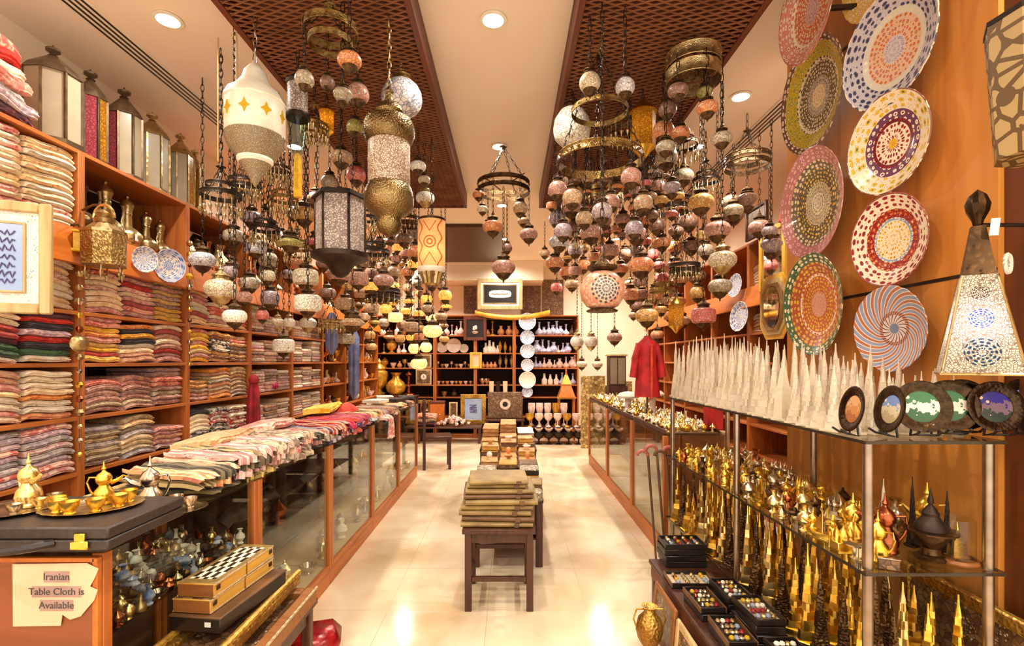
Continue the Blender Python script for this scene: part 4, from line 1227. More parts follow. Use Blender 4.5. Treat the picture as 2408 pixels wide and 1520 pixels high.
p = P(245, 578, 2.68)
t = T('filigree_lantern', 'hanging brass octagonal lantern with scrolled crown before the second bay', 'lantern', p)
d = 90 * 2.68 / FPX / 2
oc = [(d * math.cos(k * PI / 4 + .2), d * math.sin(k * PI / 4 + .2)) for k in range(8)]
ob('body', MB().prism(oc, -.11, .06).mesh('oct_body', flat=True), M['filigree_brass'] if 'filigree_brass' in M else M['brass'], t)
ob('roof', MB().prism([(x * 1.05, y * 1.05) for x, y in oc], .06, .075).prism([(x * .95, y * .95) for x, y in oc], .07, .13, taper=.35).mesh('oct_roof', flat=True), M['pale_brass'], t)
ob('crown', lathem('oct_crown', [(.045, .12), (.05, .14), (.03, .15), (.042, .17), (.02, .19), (.0001, .2)], 14), M['pale_brass'], t)
ob('handle', MB().tube([(.055 * math.cos(a), 0, .15 + .07 * math.sin(a)) for a in [PI * k / 10 for k in range(11)]], .008, 6).mesh('oct_handle'), M['gold_pale'], t)
for k in range(6):
    a = k * PI / 3
    ob('pendant', lathem('bead_drop', [(.0001, -.05), (.006, -.03), (.012, -.012), (.004, 0), (.004, .05), (.0001, .052)], 8), M['pale_brass'], t, (d * .8 * math.cos(a), d * .8 * math.sin(a), -.14))
ob('bracket', MB().tube([(0, 0, .22), (-.1, .05, .235), (-.21, .11, .225)], .007, 6).mesh('bracket'), M['bronze'], t)
p = P(190, 568, 2.72)
t = T('yellow_box_lantern', 'small yellow metal box lantern hanging at the edge of the first bay', 'lantern', p, .5)
ob('box', boxm((.055, .055, .09), .003), M['yellow_paint'] if 'yellow_paint' in M else M['tassel'], t)
ob('lid', boxm((.07, .07, .012), .003), M['tassel'], t, (0, 0, .051))
ob('base', boxm((.075, .075, .016), .004), M['tassel'], t, (0, 0, -.053))
ob('bracket', MB().tube([(0, 0, .055), (-.01, 0, .09), (-.05, .04, .09)], .005, 6).mesh('bracket'), M['bronze'], t)
# ------------------------------------------------------------------ dishes
def dish_mesh(key='plain', scallop=0, deep=.16):
    def mk():
        prof = [(.0001, -.03), (.5, -.03), (.52, -.01), (.62, .02), (.98, deep), (1.0, deep + .012), (.985, deep + .02), (.66, .045), (.58, .02), (.3, .004), (.0001, 0)]
        w = (lambda a: 1 + .018 * abs(math.sin(scallop * a / 2))) if scallop else None
        return MB().lathe(prof, 48 if not scallop else max(48, scallop * 4), wob=w).mesh('dish')
    return cached(('dish', key, scallop, deep), mk)
W_, BL, NV = sr(246, 236, 220), sr(120, 140, 196), sr(50, 62, 130)
M['dish_blue'] = dish('blue_white_dish', [(.22, W_, BL, NV), (.5, sr(220, 220, 230), BL, W_), (.66, W_, BL, NV), (.86, sr(206, 210, 228), NV, W_), (1.2, W_, BL, BL)], 16)
M['dish_blue2'] = dish('pale_blue_dish', [(.3, sr(196, 202, 226), BL, NV), (.66, W_, BL, sr(150, 160, 206)), (1.2, sr(210, 212, 228), BL, NV)], 12)

# ------------------------------------------------------------------ pieces hung along the cloth wall
def put_dish(p, r_, mat, label, normal, scallop=0, group=None, deep=.16, name='dish'):
    """a dish of radius r_ whose face looks along normal"""
    q = Vector(normal).to_track_quat('Z', 'Y').to_euler()
    return solo(name, label, 'dish', dish_mesh('d', scallop, deep), M[mat], p, q, r_, group)
put_dish(P(338, 610, 2.325 * FPX / (CX - 338)), .082, 'dish_blue', 'small scalloped blue and white dish hung on the second bay fascia', (1, -.35, -.1), 14)
put_dish(P(396, 625, 2.325 * FPX / (CX - 396)), .112, 'dish_blue2', 'larger pale blue dish hung on the second bay fascia', (1, -.35, -.1), 18)

def bead_strand(px, Y, y0, y1, label, mats, medal=None):
    a, b = P(px, y0, Y), P(px, y1, Y)
    t = T('bead_strand', label, 'ornament', a, group='bead strands on the shelving posts')
    L_ = a.z - b.z
    ob('string', MB().tube([(0, 0, 0), (0, 0, -L_)], .003, 6).mesh('string'), M['wire'], t)
    n = int(L_ / .075)
    for i in range(n):
        z = -(i + .5) * L_ / n
        if medal and abs(z + medal) < .05:
            continue
        ob('bead', lathem('bead_big', [(.0001, -.02), (.012, -.016), (.02, 0), (.012, .016), (.0001, .02)], 10), M[mats[i % len(mats)]], t, (0, 0, z), scale=rnd.uniform(.7, 1.25))
    if medal:
        ob('medallion', lathem('medallion', [(.0001, -.01), (.035, -.008), (.045, 0), (.035, .008), (.0001, .01)], 16), M['pale_brass'], t, (0, 0, -medal), (R(90), 0, R(60)))
bead_strand(187, 2.72, 628, 1085, 'long strand of brass beads with round medallion on the first shelving post', ['pale_brass', 'pale_brass', 'silver', 'gold', 'copper'], .42)
bead_strand(446, 3.62, 560, 870, 'long strand of amber and brass beads on the second shelving post', ['pale_brass', 'gold', 'bronze', 'tassel', 'silver'])

p = P(597, 893, 4.45)
t = T('hanging_scarf', 'long crimson tasselled scarf hung on the shelving post past the third bay', 'scarf', p)
ob('knot', lathem('scarf_knot', [(.0001, -.05), (.04, -.03), (.045, 0), (.03, .03), (.0001, .045)], 14), M['crimson'], t)
ob('drape', lathem('scarf_drape', [(.055, -.58), (.06, -.56), (.05, -.3), (.042, -.1), (.03, -.02)], 28, wob=lambda a: 1 + .16 * math.cos(7 * a)), M['crimson'], t)
bm_ = MB().ball((0, 0, 0), .055, 12)
for k in range(7):
    bm_.ball((.04 * math.cos(k * .9), .04 * math.sin(k * .9), .02 * math.sin(k * 2.1)), .03, 8)
solo('silk_pompom', 'magenta silk pompom lying beside the crimson scarf', 'ornament', bm_.mesh('silk_pompom'), M['pink'], (-2.46, 5.15, 1.191 + .054))

# framed blue calligraphy
p = P(-24, 602, 2.14)
t = T('wall_picture', 'framed blue calligraphy panel with floral border hung over the first bay', 'picture', p, R(24))
fw, fh = .42, .49
def frame_bars(t, w, h, b, d, mat, y=0, name='frame_bar', bev=.006):
    for s in (-1, 1):
        ob(name, boxm((b, d, h), bev), M[mat], t, (s * (w / 2 - b / 2), y, 0))
        ob(name, boxm((w - 2 * b, d, b), bev), M[mat], t, (0, y, s * (h / 2 - b / 2)))
M['cream_frame'] = wood('pale_gilt_frame', sr(214, 184, 130), sr(176, 142, 90), 2, 8)
M['floral_band'] = mosaic('floral_band', sr(240, 230, 216), [sr(246, 238, 226), sr(232, 220, 208), sr(226, 214, 214)], sr(206, 190, 176), 60, 18, sr(70, 66, 110))
M['sky_panel'] = plain('pale_blue_enamel', sr(176, 194, 222), sr(150, 172, 212), 5, .3)
M['violet_ink'] = plain('violet_ink', sr(104, 92, 140), sr(90, 76, 124), 6, .5)
frame_bars(t, fw, fh, .045, .03, 'cream_frame')
ob('floral_border', boxm((fw - .08, .008, fh - .08), .001), M['floral_band'], t, (0, .004, 0))
ob('blue_field', boxm((fw - .19, .008, fh - .19), .001), M['sky_panel'], t, (0, -.003, 0))
frame_bars(t, fw - .18, fh - .18, .010, .012, 'cream_frame', -.004, 'inner_moulding', .002)
mm = MB()
for k in range(7):
    z = .105 - k * .035
    mm.tube([(-.085 + .0085 * i, -.009, z + .011 * math.sin(i * 2.3 + k) * (1 if (i + k) % 3 else 1.7)) for i in range(21)], .0038, 5)
ob('script_lines', mm.mesh('script_lines'), M['violet_ink'], t)

# ------------------------------------------------------------------ glass counters on the cloth side
CE = [1.46, 2.37, 3.34, 4.38, 5.42, 6.5]
CTOP = .945
def counter(x_front, x_back, y0, y1, label, group, back='dark_wood', shelf=.52, end_wood=False):
    s = 1 if x_front > x_back else -1
    xc = (x_front + x_back) / 2
    d, w = abs(x_front - x_back), y1 - y0
    t = T('glass_counter', label, 'counter', (xc, (y0 + y1) / 2, 0), group=group)
    fx = s * d / 2
    ob('plinth', boxm((d - .02, w - .004, .11), .003), M['wood_y'], t, (0, 0, .055))
    ob('counter_floor', boxm((d - .04, w - .03, .016), 0), M['beige_board'], t, (0, 0, .119))
    for sy in (-1, 1):
        for sx in (-1, 1):
            ob('post', boxm((.036, .036, CTOP - .12), .003), M['wood'], t, (sx * (d / 2 - .02), sy * (w / 2 - .02), .11 + (CTOP - .12) / 2))
    ob('front_glass', boxm((.006, w - .08, CTOP - .14), 0), M['glass'], t, (fx - s * .018, 0, .11 + (CTOP - .14) / 2 + .01))
    ob('back_panel', boxm((.012, w - .08, CTOP - .14), 0), M[back], t, (-fx + s * .02, 0, .11 + (CTOP - .14) / 2 + .01))
    ob('glass_shelf', boxm((d - .09, w - .09, .006), 0), M['glass_dim'], t, (0, 0, shelf))
    ob('top_glass', boxm((d, w - .004, .008), .001), M['glass'], t, (0, 0, CTOP - .004))
    ob('back_rail', boxm((.05, w - .004, .02), .002), M['cream_frame'], t, (-fx + s * .025, 0, CTOP + .0105))
    ob('bottom_rail', boxm((.03, w - .075, .03), .002), M['wood_y'], t, (fx - s * .018, 0, .125))
    return t
M['beige_board'] = plain('beige_board', sr(222, 184, 136), sr(206, 166, 118), 4, .4)
for k in range(5):
    counter(-1.19, -1.69, CE[k], CE[k + 1], 'wood-framed glass counter on the cloth side, %s from the entrance' % nth(k), 'glass counters on the cloth side', shelf=.655 if k == 0 else .5)
# wooden end board with the torn paper notice
t = T('end_board', 'cherry wood end board of the first counter, carrying the torn paper notice', 'board', (-1.465, 1.448, .465))
ob('board_panel', boxm((.53, .014, .93), .002), M['board_red'], t)
ob('edge_strip', boxm((.016, .018, .93), .002), M['fascia'], t, (.266, 0, 0))
ob('edge_strip', boxm((.53, .018, .014), .002), M['fascia'], t, (0, 0, .459))
p = P(130, 1400, 1.436)
t = T('paper_notice', 'torn cream paper notice about Iranian table cloth taped to the end board', 'notice', p)
k_ = 1.436 / FPX
out = [(30, 1327), (205, 1325), (232, 1338), (222, 1362), (212, 1380), (230, 1388), (222, 1412), (205, 1432), (190, 1450), (165, 1458), (147, 1446), (143, 1472), (31, 1474)]
ob('sheet', MB().prism([((x - 130) * k_, (1400 - y) * k_) for x, y in out], -.0008, .0008).mesh('sheet', flat=True), M['paper'], t, (0, 0, 0), (R(90), 0, 0))
def text_part(t, body, size, loc, rot, mat, ext=.0006, name='lettering', align='CENTER'):
    c = bpy.data.curves.new(name, 'FONT')
    c.body = body; c.size = size; c.extrude = ext; c.align_x = align; c.align_y = 'CENTER'
    tmp = bpy.data.objects.new('lettering_source', c)
    COL.objects.link(tmp)
    me = bpy.data.meshes.new_from_object(tmp.evaluated_get(bpy.context.evaluated_depsgraph_get()))
    bpy.data.objects.remove(tmp)
    me.materials.clear()
    return ob(name, me, M[mat], t, loc, rot)
for body, px, py, w in (('Iranian', 134, 1357, 60), ('Table Cloth is', 134, 1392, 116), ('Available', 134, 1424, 78)):
    ob('word_band', boxm((w * k_, .001, 26 * k_), 0), M['ink_band'], t, ((px - 130) * k_, -.0012, (1400 - py) * k_))
    text_part(t, body, 23 * k_, ((px - 130) * k_, -.0022, (1400 - py) * k_), (R(90), 0, 0), 'ink')

# black case on the counter
zc = CTOP + .022
t = T('presentation_case', 'black leatherette presentation case with brass latch on the first counter', 'case', (-1.40, 1.56, zc))
ob('body', boxm((.55, .33, .03), .004), M['black_leather'], t, (0, 0, .0155))
ob('lid', boxm((.55, .33, .034), .005), M['black_leather'], t, (0, 0, .049))
ob('latch', MB().box((0, 0, 0), (.03, .008, .022), .002).box((0, -.003, -.022), (.05, .006, .024), .003).mesh('latch'), M['gold'], t, (.20, -.169, .04))
ob('handle', MB().tube([(-.12 + .024 * i, -.07 * math.sin(PI * i / 10) ** .6, 0) for i in range(11)], .012, 8).mesh('case_handle'), M['black'], t, (.0, -.163, .022))

# ------------------------------------------------------------------ coffee services
DALLAH = [(.0001, 0), (.05, 0), (.055, .01), (.05, .02), (.058, .05), (.05, .085), (.03, .11), (.026, .12), (.042, .14), (.046, .165), (.034, .19), (.014, .205), (.008, .215), (.014, .225), (.006, .24), (.003, .27), (.0001, .275)]
def dallah(name, label, loc, s, mat, rz=0, group=None):
    t = T(name, label, 'coffee pot', loc, rz, group)
    ob('body', lathem('dallah', DALLAH, 20), M[mat], t, scale=s)
    ob('spout', handle_mesh('dallah_spout', [(.035, 0, .13), (.075, 0, .145), (.1, 0, .17), (.115, 0, .165)], [.016, .012, .007, .004]), M[mat], t, scale=s)
    ob('handle', handle_mesh('dallah_handle', [(-.035, 0, .17), (-.075, 0, .175), (-.085, 0, .14), (-.07, 0, .09), (-.052, 0, .06)], .006), M[mat], t, scale=s)
    return t
def tray(label, loc, rx, ry, mat, rz=0, group=None):
    m = cached('tray', lambda: MB().lathe([(.0001, 0), (.8, 0), (.86, .02), (1.0, .05), (1.02, .06), (.98, .065), (.84, .035), (.78, .02), (.0001, .02)], 40, wob=lambda a: 1 + .012 * math.cos(20 * a)).mesh('tray'))
    return solo('serving_tray', label, 'tray', m, M[mat], loc, (0, 0, rz), (rx, ry, .14), group)
CUPP = [(.0001, 0), (.014, 0), (.016, .004), (.012, .008), (.022, .02), (.026, .04), (.024, .04), (.018, .02), (.0001, .012)]
def cup(label, loc, mat, s=1.0, group='little cups on the trays'):
    return solo('coffee_cup', label, 'cup', lathem('cup', CUPP, 14), M[mat], loc, (0, 0, 0), s, group)
zt = zc + .068
tray('embossed silver tray at the end of the black case', (-1.55, 1.56, zt), .12, .12, 'silver')
dallah('coffee_pot', 'silver Arabic coffee pot on the embossed silver tray', (-1.53, 1.585, zt + .004), .62, 'gold_pale', R(-20))
for i, (x, y) in enumerate(((-1.60, 1.49), (-1.545, 1.475), (-1.49, 1.50), (-1.47, 1.56), (-1.48, 1.62))):
    cup('small silver cup on the embossed silver tray, %s round from the aisle' % nth(4 - i), (x, y, zt + .003), 'gold_pale' if i % 2 else 'silver', .8)
tray('oval gold-rimmed tray in the middle of the black case', (-1.325, 1.585, zt), .135, .115, 'pale_brass', .2)
dallah('coffee_pot', 'small gold coffee pot on the oval tray', (-1.315, 1.615, zt + .004), .5, 'gold', R(30))
for i, (x, y) in enumerate(((-1.41, 1.55), (-1.375, 1.515), (-1.325, 1.50), (-1.27, 1.53), (-1.24, 1.58), (-1.25, 1.635))):
    cup('small gold bowl on the oval tray, %s round from the case latch' % nth(i), (x, y, zt + .003), 'gold', 1.0)
tray('silver oval tray half tucked behind the black case', (-1.26, 1.86, CTOP + .001), .12, .10, 'silver')
dallah('coffee_pot', 'slim silver coffee pot behind the black case', (-1.32, 1.83, CTOP + .006), .74, 'silver', R(200))
for i, (x, y) in enumerate(((-1.24, 1.83), (-1.2, 1.87), (-1.27, 1.9))):
    cup('small silver cup on the tucked oval tray, %s from the case' % nth(i), (x, y, CTOP + .004), 'silver', 1.0)
for i, (x, y, c) in enumerate(((-1.52, 1.95, 'silver'), (-1.46, 2.02, 'copper'), (-1.56, 2.05, 'bronze'), (-1.42, 1.98, 'silver'), (-1.38, 2.06, 'bronze'))):
    solo('trinket_box', 'little round %s trinket box on the counter behind the trays, %s from the case' % (c, nth(i)), 'box', lathem('round_box', [(.0001, 0), (.028, 0), (.03, .004), (.03, .022), (.032, .026), (.028, .034), (.012, .042), (.006, .05), (.0001, .052)], 14), M[c], (x - .03, y - .13, CTOP), group='trinket boxes behind the trays')

# goods on the glass shelf inside the first counter: little jars, boxes and figurines in rows
def ornament_mesh(k):
    P_ = {
     'jar': [(.0001, 0), (.02, 0), (.03, .015), (.03, .035), (.018, .048), (.016, .056), (.022, .06), (.01, .07), (.0001, .076)],
     'bowl': [(.0001, 0), (.016, 0), (.014, .006), (.034, .024), (.038, .036), (.034, .036), (.02, .016), (.0001, .012)],
     'vase': [(.0001, 0), (.02, 0), (.022, .006), (.012, .014), (.03, .04), (.026, .06), (.01, .075), (.01, .09), (.018, .1), (.0001, .098)],
     'bottle': [(.0001, 0), (.024, 0), (.028, .01), (.026, .035), (.01, .055), (.008, .09), (.012, .1), (.0001, .1)],
     'egg': [(.0001, 0), (.016, 0), (.012, .008), (.024, .025), (.026, .042), (.018, .06), (.0001, .07)],
     'burner': [(.0001, 0), (.024, 0), (.024, .008), (.012, .014), (.014, .022), (.028, .034), (.03, .05), (.024, .056), (.012, .07), (.004, .078), (.006, .084), (.0001, .09)],
    }
    return lathem('orn_' + k, P_[k], 14)
ORN = ['jar', 'bowl', 'vase', 'bottle', 'egg', 'burner']
ocol = ['silver', 'pale_brass', 'bronze', 'copper', 'white', 'blue_enamel', 'gold_pale', 'iron']
M['blue_enamel'] = plain('blue_enamel', sr(70, 100, 150), sr(200, 200, 210), 30, .3)
ncol = {'silver': 'silver', 'pale_brass': 'pale brass', 'bronze': 'bronze', 'copper': 'copper', 'white': 'white', 'blue_enamel': 'blue enamel', 'gold_pale': 'pale gold', 'iron': 'dark iron'}
for r_ in range(6):
    for i in range(17):
        k = ORN[(r_ * 3 + i * 5) % 6]
        c = ocol[(r_ * 5 + i * 3 + i // 4) % 8]
        solo('shelf_ornament', '%s %s inside the first counter, %s from the entrance, row %s from the glass' % (ncol[c], k, nth(i), ORD[r_]), 'ornament', ornament_mesh(k), M[c],
             (-1.245 - .066 * r_ + rnd.uniform(-.004, .004), 1.53 + .048 * i + rnd.uniform(-.003, .003), .6585), (0, 0, rnd.uniform(0, 6)), rnd.uniform(.58, .72) * (1 + .06 * r_), group='ornaments inside the first counter')
# things standing on the floors of the other counters
for u in range(1, 5):
    y0, y1 = CE[u], CE[u + 1]
    for i in range(7):
        k = ORN[(u + i * 2) % 6]
        c = ['pale_brass', 'white', 'gold_pale', 'silver'][(u + i) % 4]
        solo('counter_ornament', '%s %s on the floor of the %s cloth-side counter, %s from the entrance' % (ncol[c], k, nth(u), nth(i)), 'ornament', ornament_mesh(k), M[c],
             (-1.3 - .05 * (i % 3), y0 + .12 + (y1 - y0 - .24) * i / 6, .128), (0, 0, i), 1.5, group='ornaments in the glass counters')
    for i in range(6):
        c = ['bronze', 'copper', 'iron', 'pale_brass'][(u + i) % 4]
        solo('counter_ornament', '%s %s on the glass shelf of the %s cloth-side counter, %s from the entrance' % (ncol[c], 'burner', nth(u), nth(i)), 'ornament', ornament_mesh('burner'), M[c],
             (-1.42 - .06 * (i % 2), y0 + .14 + (y1 - y0 - .28) * i / 5, .504), (0, 0, i), 1.7, group='ornaments in the glass counters')
    # a dark bale of wrapped stock against the back
    solo('stock_bale', 'dark wrapped bale of stock inside the %s cloth-side counter' % nth(u), 'bale', cloth_mesh(.6, .2, .17, 40 + u), M['bale'], (-1.565, (y0 + y1) / 2, .66), (0, 0, 0), group='wrapped bales in the counters')

# ------------------------------------------------------------------ shawls laid over the counter
def shawl_mesh(w, d, h, seed, over=.1, fringe=True):
    """a folded shawl lying flat, w along y, d along x; its aisle edge hangs down by over"""
    rr = random.Random(seed)
    m = MB()
    nx, ny = 14, 10
    ph, ph2 = rr.random() * 6, rr.random() * 6
    def top(u, v):                                   # u along x (0 back, 1 aisle edge), v along y
        s = u * (d + over)
        x = min(s, d) - d / 2
        z = h
        if s > d:
            z = h - (s - d)
            x += .012
        elif s > d - .03:
            z = h - ((s - d + .03) / .03) ** 2 * .012
        z += .008 * math.sin(ph + v * 9 + u * 3) * (s < d) + .004 * math.sin(ph2 + u * 14)
        y = (v - .5) * w + .02 * math.sin(u * 5 + ph2)
        x += .016 * math.sin(v * 11 + ph) * u + .006 * math.sin(v * 37) * u
        return x, y, z
    vs, fs = [], []
    for layer in (0, 1):
        for i in range(nx + 1):
            for j in range(ny + 1):
                x, y, z = top(i / nx, j / ny)
                if layer:
                    s = i / nx * (d + over)
                    if s <= d: z -= h * .8
                    else: x -= .008
                vs.append((x, y, z))
    k = (nx + 1) * (ny + 1)
    g = lambda l, i, j: l * k + i * (ny + 1) + j
    for i in range(nx):
        for j in range(ny):
            fs.append((g(0, i, j), g(0, i + 1, j), g(0, i + 1, j + 1), g(0, i, j + 1)))
            fs.append((g(1, i, j), g(1, i, j + 1), g(1, i + 1, j + 1), g(1, i + 1, j)))
    for i in range(nx):
        fs.append((g(0, i, 0), g(1, i, 0), g(1, i + 1, 0), g(0, i + 1, 0)))
        fs.append((g(0, i, ny), g(0, i + 1, ny), g(1, i + 1, ny), g(1, i, ny)))
    for j in range(ny):
        fs.append((g(0, 0, j), g(0, 0, j + 1), g(1, 0, j + 1), g(1, 0, j)))
        fs.append((g(0, nx, j), g(1, nx, j), g(1, nx, j + 1), g(0, nx, j + 1)))
    return m.add(vs, fs).mesh('shawl', ang=70)
CLM.update({
 'pink-striped': cm('pink-striped', (240, 208, 196), (220, 160, 150), (170, 110, 112), 22, 60),
 'rose-flowered': cm('rose-flowered', (226, 186, 166), (190, 100, 96), (120, 84, 80), 20),
 'grey-flowered': cm('grey-flowered', (206, 186, 162), (130, 106, 92), (190, 110, 96), 20),
 'olive-striped': cm('olive-striped', (150, 128, 84), (90, 76, 50), (216, 190, 130), 22, 70),
 'green-black': cm('green-black', (70, 66, 48), (40, 36, 30), (140, 120, 80), 22, 60),
 'orange-striped': cm('orange-striped', (232, 176, 120), (206, 120, 84), (250, 222, 170), 20, 70),
 'orange-red': cm('orange-red', (222, 84, 44), (186, 50, 34), (240, 150, 90), 18),
 'purple-striped': cm('purple-striped', (96, 74, 110), (60, 44, 70), (206, 196, 206), 18, 60),
 'red-striped': cm('red-striped', (200, 70, 60), (150, 40, 50), (240, 190, 150), 18, 65),
 'magenta': cm('magenta', (206, 70, 100), (170, 40, 70), (236, 160, 170), 18),
 'pale-yellow': cm('pale-yellow', (232, 206, 120), (206, 170, 80), (250, 236, 180), 18),
 'pale-blue': cm('pale-blue', (196, 210, 220), (150, 170, 190), (240, 236, 226), 18, 60),
})
SHAWLS = [shawl_mesh(.42, .44, .024, 60 + i, (.01, .04, .025, .06)[i % 4]) for i in range(8)]
def shawl(colour, y, z, label, k, rz=0, x=-1.43, sc=(1, 1, 1)):
    return solo('folded_shawl', label, 'shawl', SHAWLS[k % 8], CLM[colour], (x, y, z), (0, 0, rz), sc, 'shawls over the cloth-side counter')
seq = [ # y, colours from the bottom up
 (2.16, ['green-black', 'olive-striped', 'orange-striped']), (2.40, ['olive-striped', 'pink-striped', 'green-black', 'pink-striped']), (2.62, ['grey-flowered', 'rose-flowered', 'pink-striped', 'pink-striped']),
 (2.90, ['grey-flowered', 'grey-flowered', 'rose-flowered', 'grey-flowered']), (3.16, ['green-black', 'grey-flowered', 'rose-flowered']),
 (3.42, ['purple-striped', 'grey-flowered', 'red-striped']), (3.68, ['red-striped', 'maroon', 'red-striped']), (3.95, ['orange-red', 'purple-striped', 'magenta']),
 (4.24, ['magenta', 'pale-blue', 'red-striped']), (4.55, ['green-black', 'pale-blue', 'orange-striped']), (4.9, ['rose-flowered', 'grey-flowered']), (5.3, ['cream', 'rosy grey']), (5.75, ['beige', 'cream']), (6.15, ['rosy grey', 'brown-patterned'])]
for si, (y, cols) in enumerate(seq):
    for i, c in enumerate(cols):
        if i == 0:
            shawl(c, y, CTOP + .010, '%s shawl, spread lowest, in the %s heap along the cloth-side counter' % (c, nth(si)), si, 0, -1.43, (1, .6, .6))
            continue
        for q in range(3):
            cc = c if q != 1 else cols[(i + 1) % len(cols)]
            shawl(cc, y - .088 + .088 * q, CTOP + .012 + .032 * i + .003 * q, '%s folded shawl, strip %s, layer %s, %s heap on the cloth-side counter' % (cc, ORD[q], ORD[i], nth(si)), si + q,
                  -.3 + rnd.uniform(-.04, .04), -1.44 + .012 * i + rnd.uniform(-.015, .015), (1, .2, .85))
for i, (y, c) in enumerate(((2.72, 'beige'), (4.3, 'pale-yellow'), (3.3, 'pink-sprigged'))):
    solo('bolster_cloth', '%s folded bolster cloth at the back of the cloth-side counter, %s from the entrance' % (c, nth(i)), 'cloth', cloth_mesh(.5, .22, .05, 80 + i), CLM[c], (-1.6, y, CTOP + (.13 if i != 1 else .15)), (0, R(-6), R(8)), 1)
def heap(px, py, Y, r_, mat, label, seed, name='scarf_heap'):
    rr = random.Random(seed)
    ph = [rr.random() * 6 for _ in range(4)]
    m = MB().lathe([(r_ * 1.1, 0), (r_ * 1.15, r_ * .1), (r_ * .95, r_ * .4), (r_ * .55, r_ * .75), (r_ * .2, r_ * .95), (.0001, r_)], 36, wob=lambda a: 1 + .12 * math.sin(3 * a + ph[0]) + .09 * math.sin(7 * a + ph[1]) + .05 * math.sin(13 * a + ph[2]))
    p = P(px, py, Y)
    return solo('silk_bundle', label, 'cloth', m.mesh('silk_bundle'), M[mat], p, (0, 0, 0), 1)
heap(815, 972, 4.55, .1, 'orange_red', 'bright orange-red bunched scarf on top of the counter shawls', 3)
heap(790, 1000, 4.15, .07, 'orange_red', 'smaller orange scarf bundle below the bright orange-red one', 4)
t = T('pink_scarf', 'pale pink scarf hanging down the glass of the fourth cloth-side counter', 'scarf', (-1.165, 4.62, .96))
ob('drape', shawl_mesh(.13, .12, .03, 5, .2), CLM['pink-sprigged'], t)
for i, (x, y, c, z) in enumerate(((-1.5, 5.6, 'white', .99), (-1.35, 5.9, 'black', .985), (-1.55, 6.2, 'white', .99), (-1.3, 6.3, 'black', .985))):
    solo('gift_box', 'flat %s gift box at the far end of the cloth-side counter, %s along' % (c, nth(i)), 'box', boxm((.2, .26, .035), .004), M[c], (x, y, z + .062), (0, 0, rnd.uniform(-.4, .4)))

# ------------------------------------------------------------------ low bench with game boards beside the counter
BX, BY, BZ = -1.02, 1.70, .42
t = T('low_bench', 'low dark wooden bench carrying the game boards beside the first counter', 'bench', (BX, BY, 0))
ob('seat', boxm((.29, 1.16, .03), .005), M['dark_wood'], t, (0, 0, BZ - .015))
for sx in (-1, 1):
    ob('side_rail', boxm((.02, 1.0, .06), .003), M['dark_wood'], t, (sx * .115, 0, BZ - .06))
    for sy in (-1, 1):
        ob('leg', boxm((.04, .04, BZ - .03), .004), M['dark_wood'], t, (sx * .115, sy * .53, (BZ - .03) / 2))
def check(name, a, b, n, c=None, bord=.12):
    """inlaid board: a chequered field inside a plain border (box from -.5 to .5)"""
    tn = NT(name)
    sp = tn.n('SeparateXYZ', {0: tn.n('TexCoord').outputs['Generated']})
    x, y = sp.outputs[0], sp.outputs[1]
    v = tn.n('CombineXYZ', {0: tn.math('MULTIPLY', x, n[0]), 1: tn.math('MULTIPLY', y, n[1]), 2: .5}).outputs[0]
    ch = tn.n('TexChecker', {'Vector': v, 'Color1': a, 'Color2': b, 'Scale': 1.0}).outputs['Color']
    ex = tn.math('ABSOLUTE', tn.math('SUBTRACT', x, .5)); ey = tn.math('ABSOLUTE', tn.math('SUBTRACT', y, .5))
    ins = tn.math('MULTIPLY', tn.math('LESS_THAN', ex, .5 - bord), tn.math('LESS_THAN', ey, .5 - bord * .7))
    fine = tn.n('TexVoronoi', {'Vector': tn.n('TexCoord').outputs['Object'], 'Scale': 90}).outputs['Color']
    pk = tn.n('SeparateColor', {0: fine}).outputs[0]
    bc = tn.mix(pk, c, tuple(q * .55 for q in c))
    return tn.pbr(tn.mix(ins, bc, ch), .3, 0)
M['chess'] = check('inlaid_chess_top', sr(248, 236, 206), sr(56, 40, 28), (8, 8), sr(160, 130, 74))
M['marquetry'] = wood('yellow_marquetry', sr(216, 164, 70), sr(176, 120, 44), 1, 8)
M['marq_end'] = wood('brown_marquetry', sr(150, 92, 42), sr(116, 66, 28), 0, 8)
M['dot_edge'] = check('dotted_inlay_edge', sr(240, 224, 190), sr(60, 40, 28), (3, 60), sr(220, 190, 140), 0)
def game_box(y0, z, w, l, h, label, rz=0, top='chess', x=BX):
    t = T('game_box', label, 'game box', (x, y0, z + h / 2), rz)
    ob('box_body', boxm((w, l, h * .96), .002), M['marquetry'], t)
    ob('inlaid_top', boxm((w * .985, l * .985, .004), .001), M[top], t, (0, 0, h / 2 - .001))
    ob('end_face', boxm((w * .96, .003, h * .8), 0), M['marq_end'], t, (0, -l / 2 - .0008, 0))
    for s in (-1, 1):
        ob('inlay_edge', boxm((.004, l, .005), 0), M['dot_edge'], t, (s * w / 2, 0, h / 2 - .004))
        ob('inlay_edge', boxm((.004, l, .005), 0), M['dot_edge'], t, (s * w / 2, 0, -h / 2 + .004))
        ob('hinge', boxm((.004, .02, .016), .001), M['bronze'], t, (w / 2 + .001, s * l * .44, h * .1))
    ob('seam', boxm((.003, .006, h), 0), M['marq_end'], t, (w / 2 + .0006, 0, 0))
    return t
zb = BZ + .002
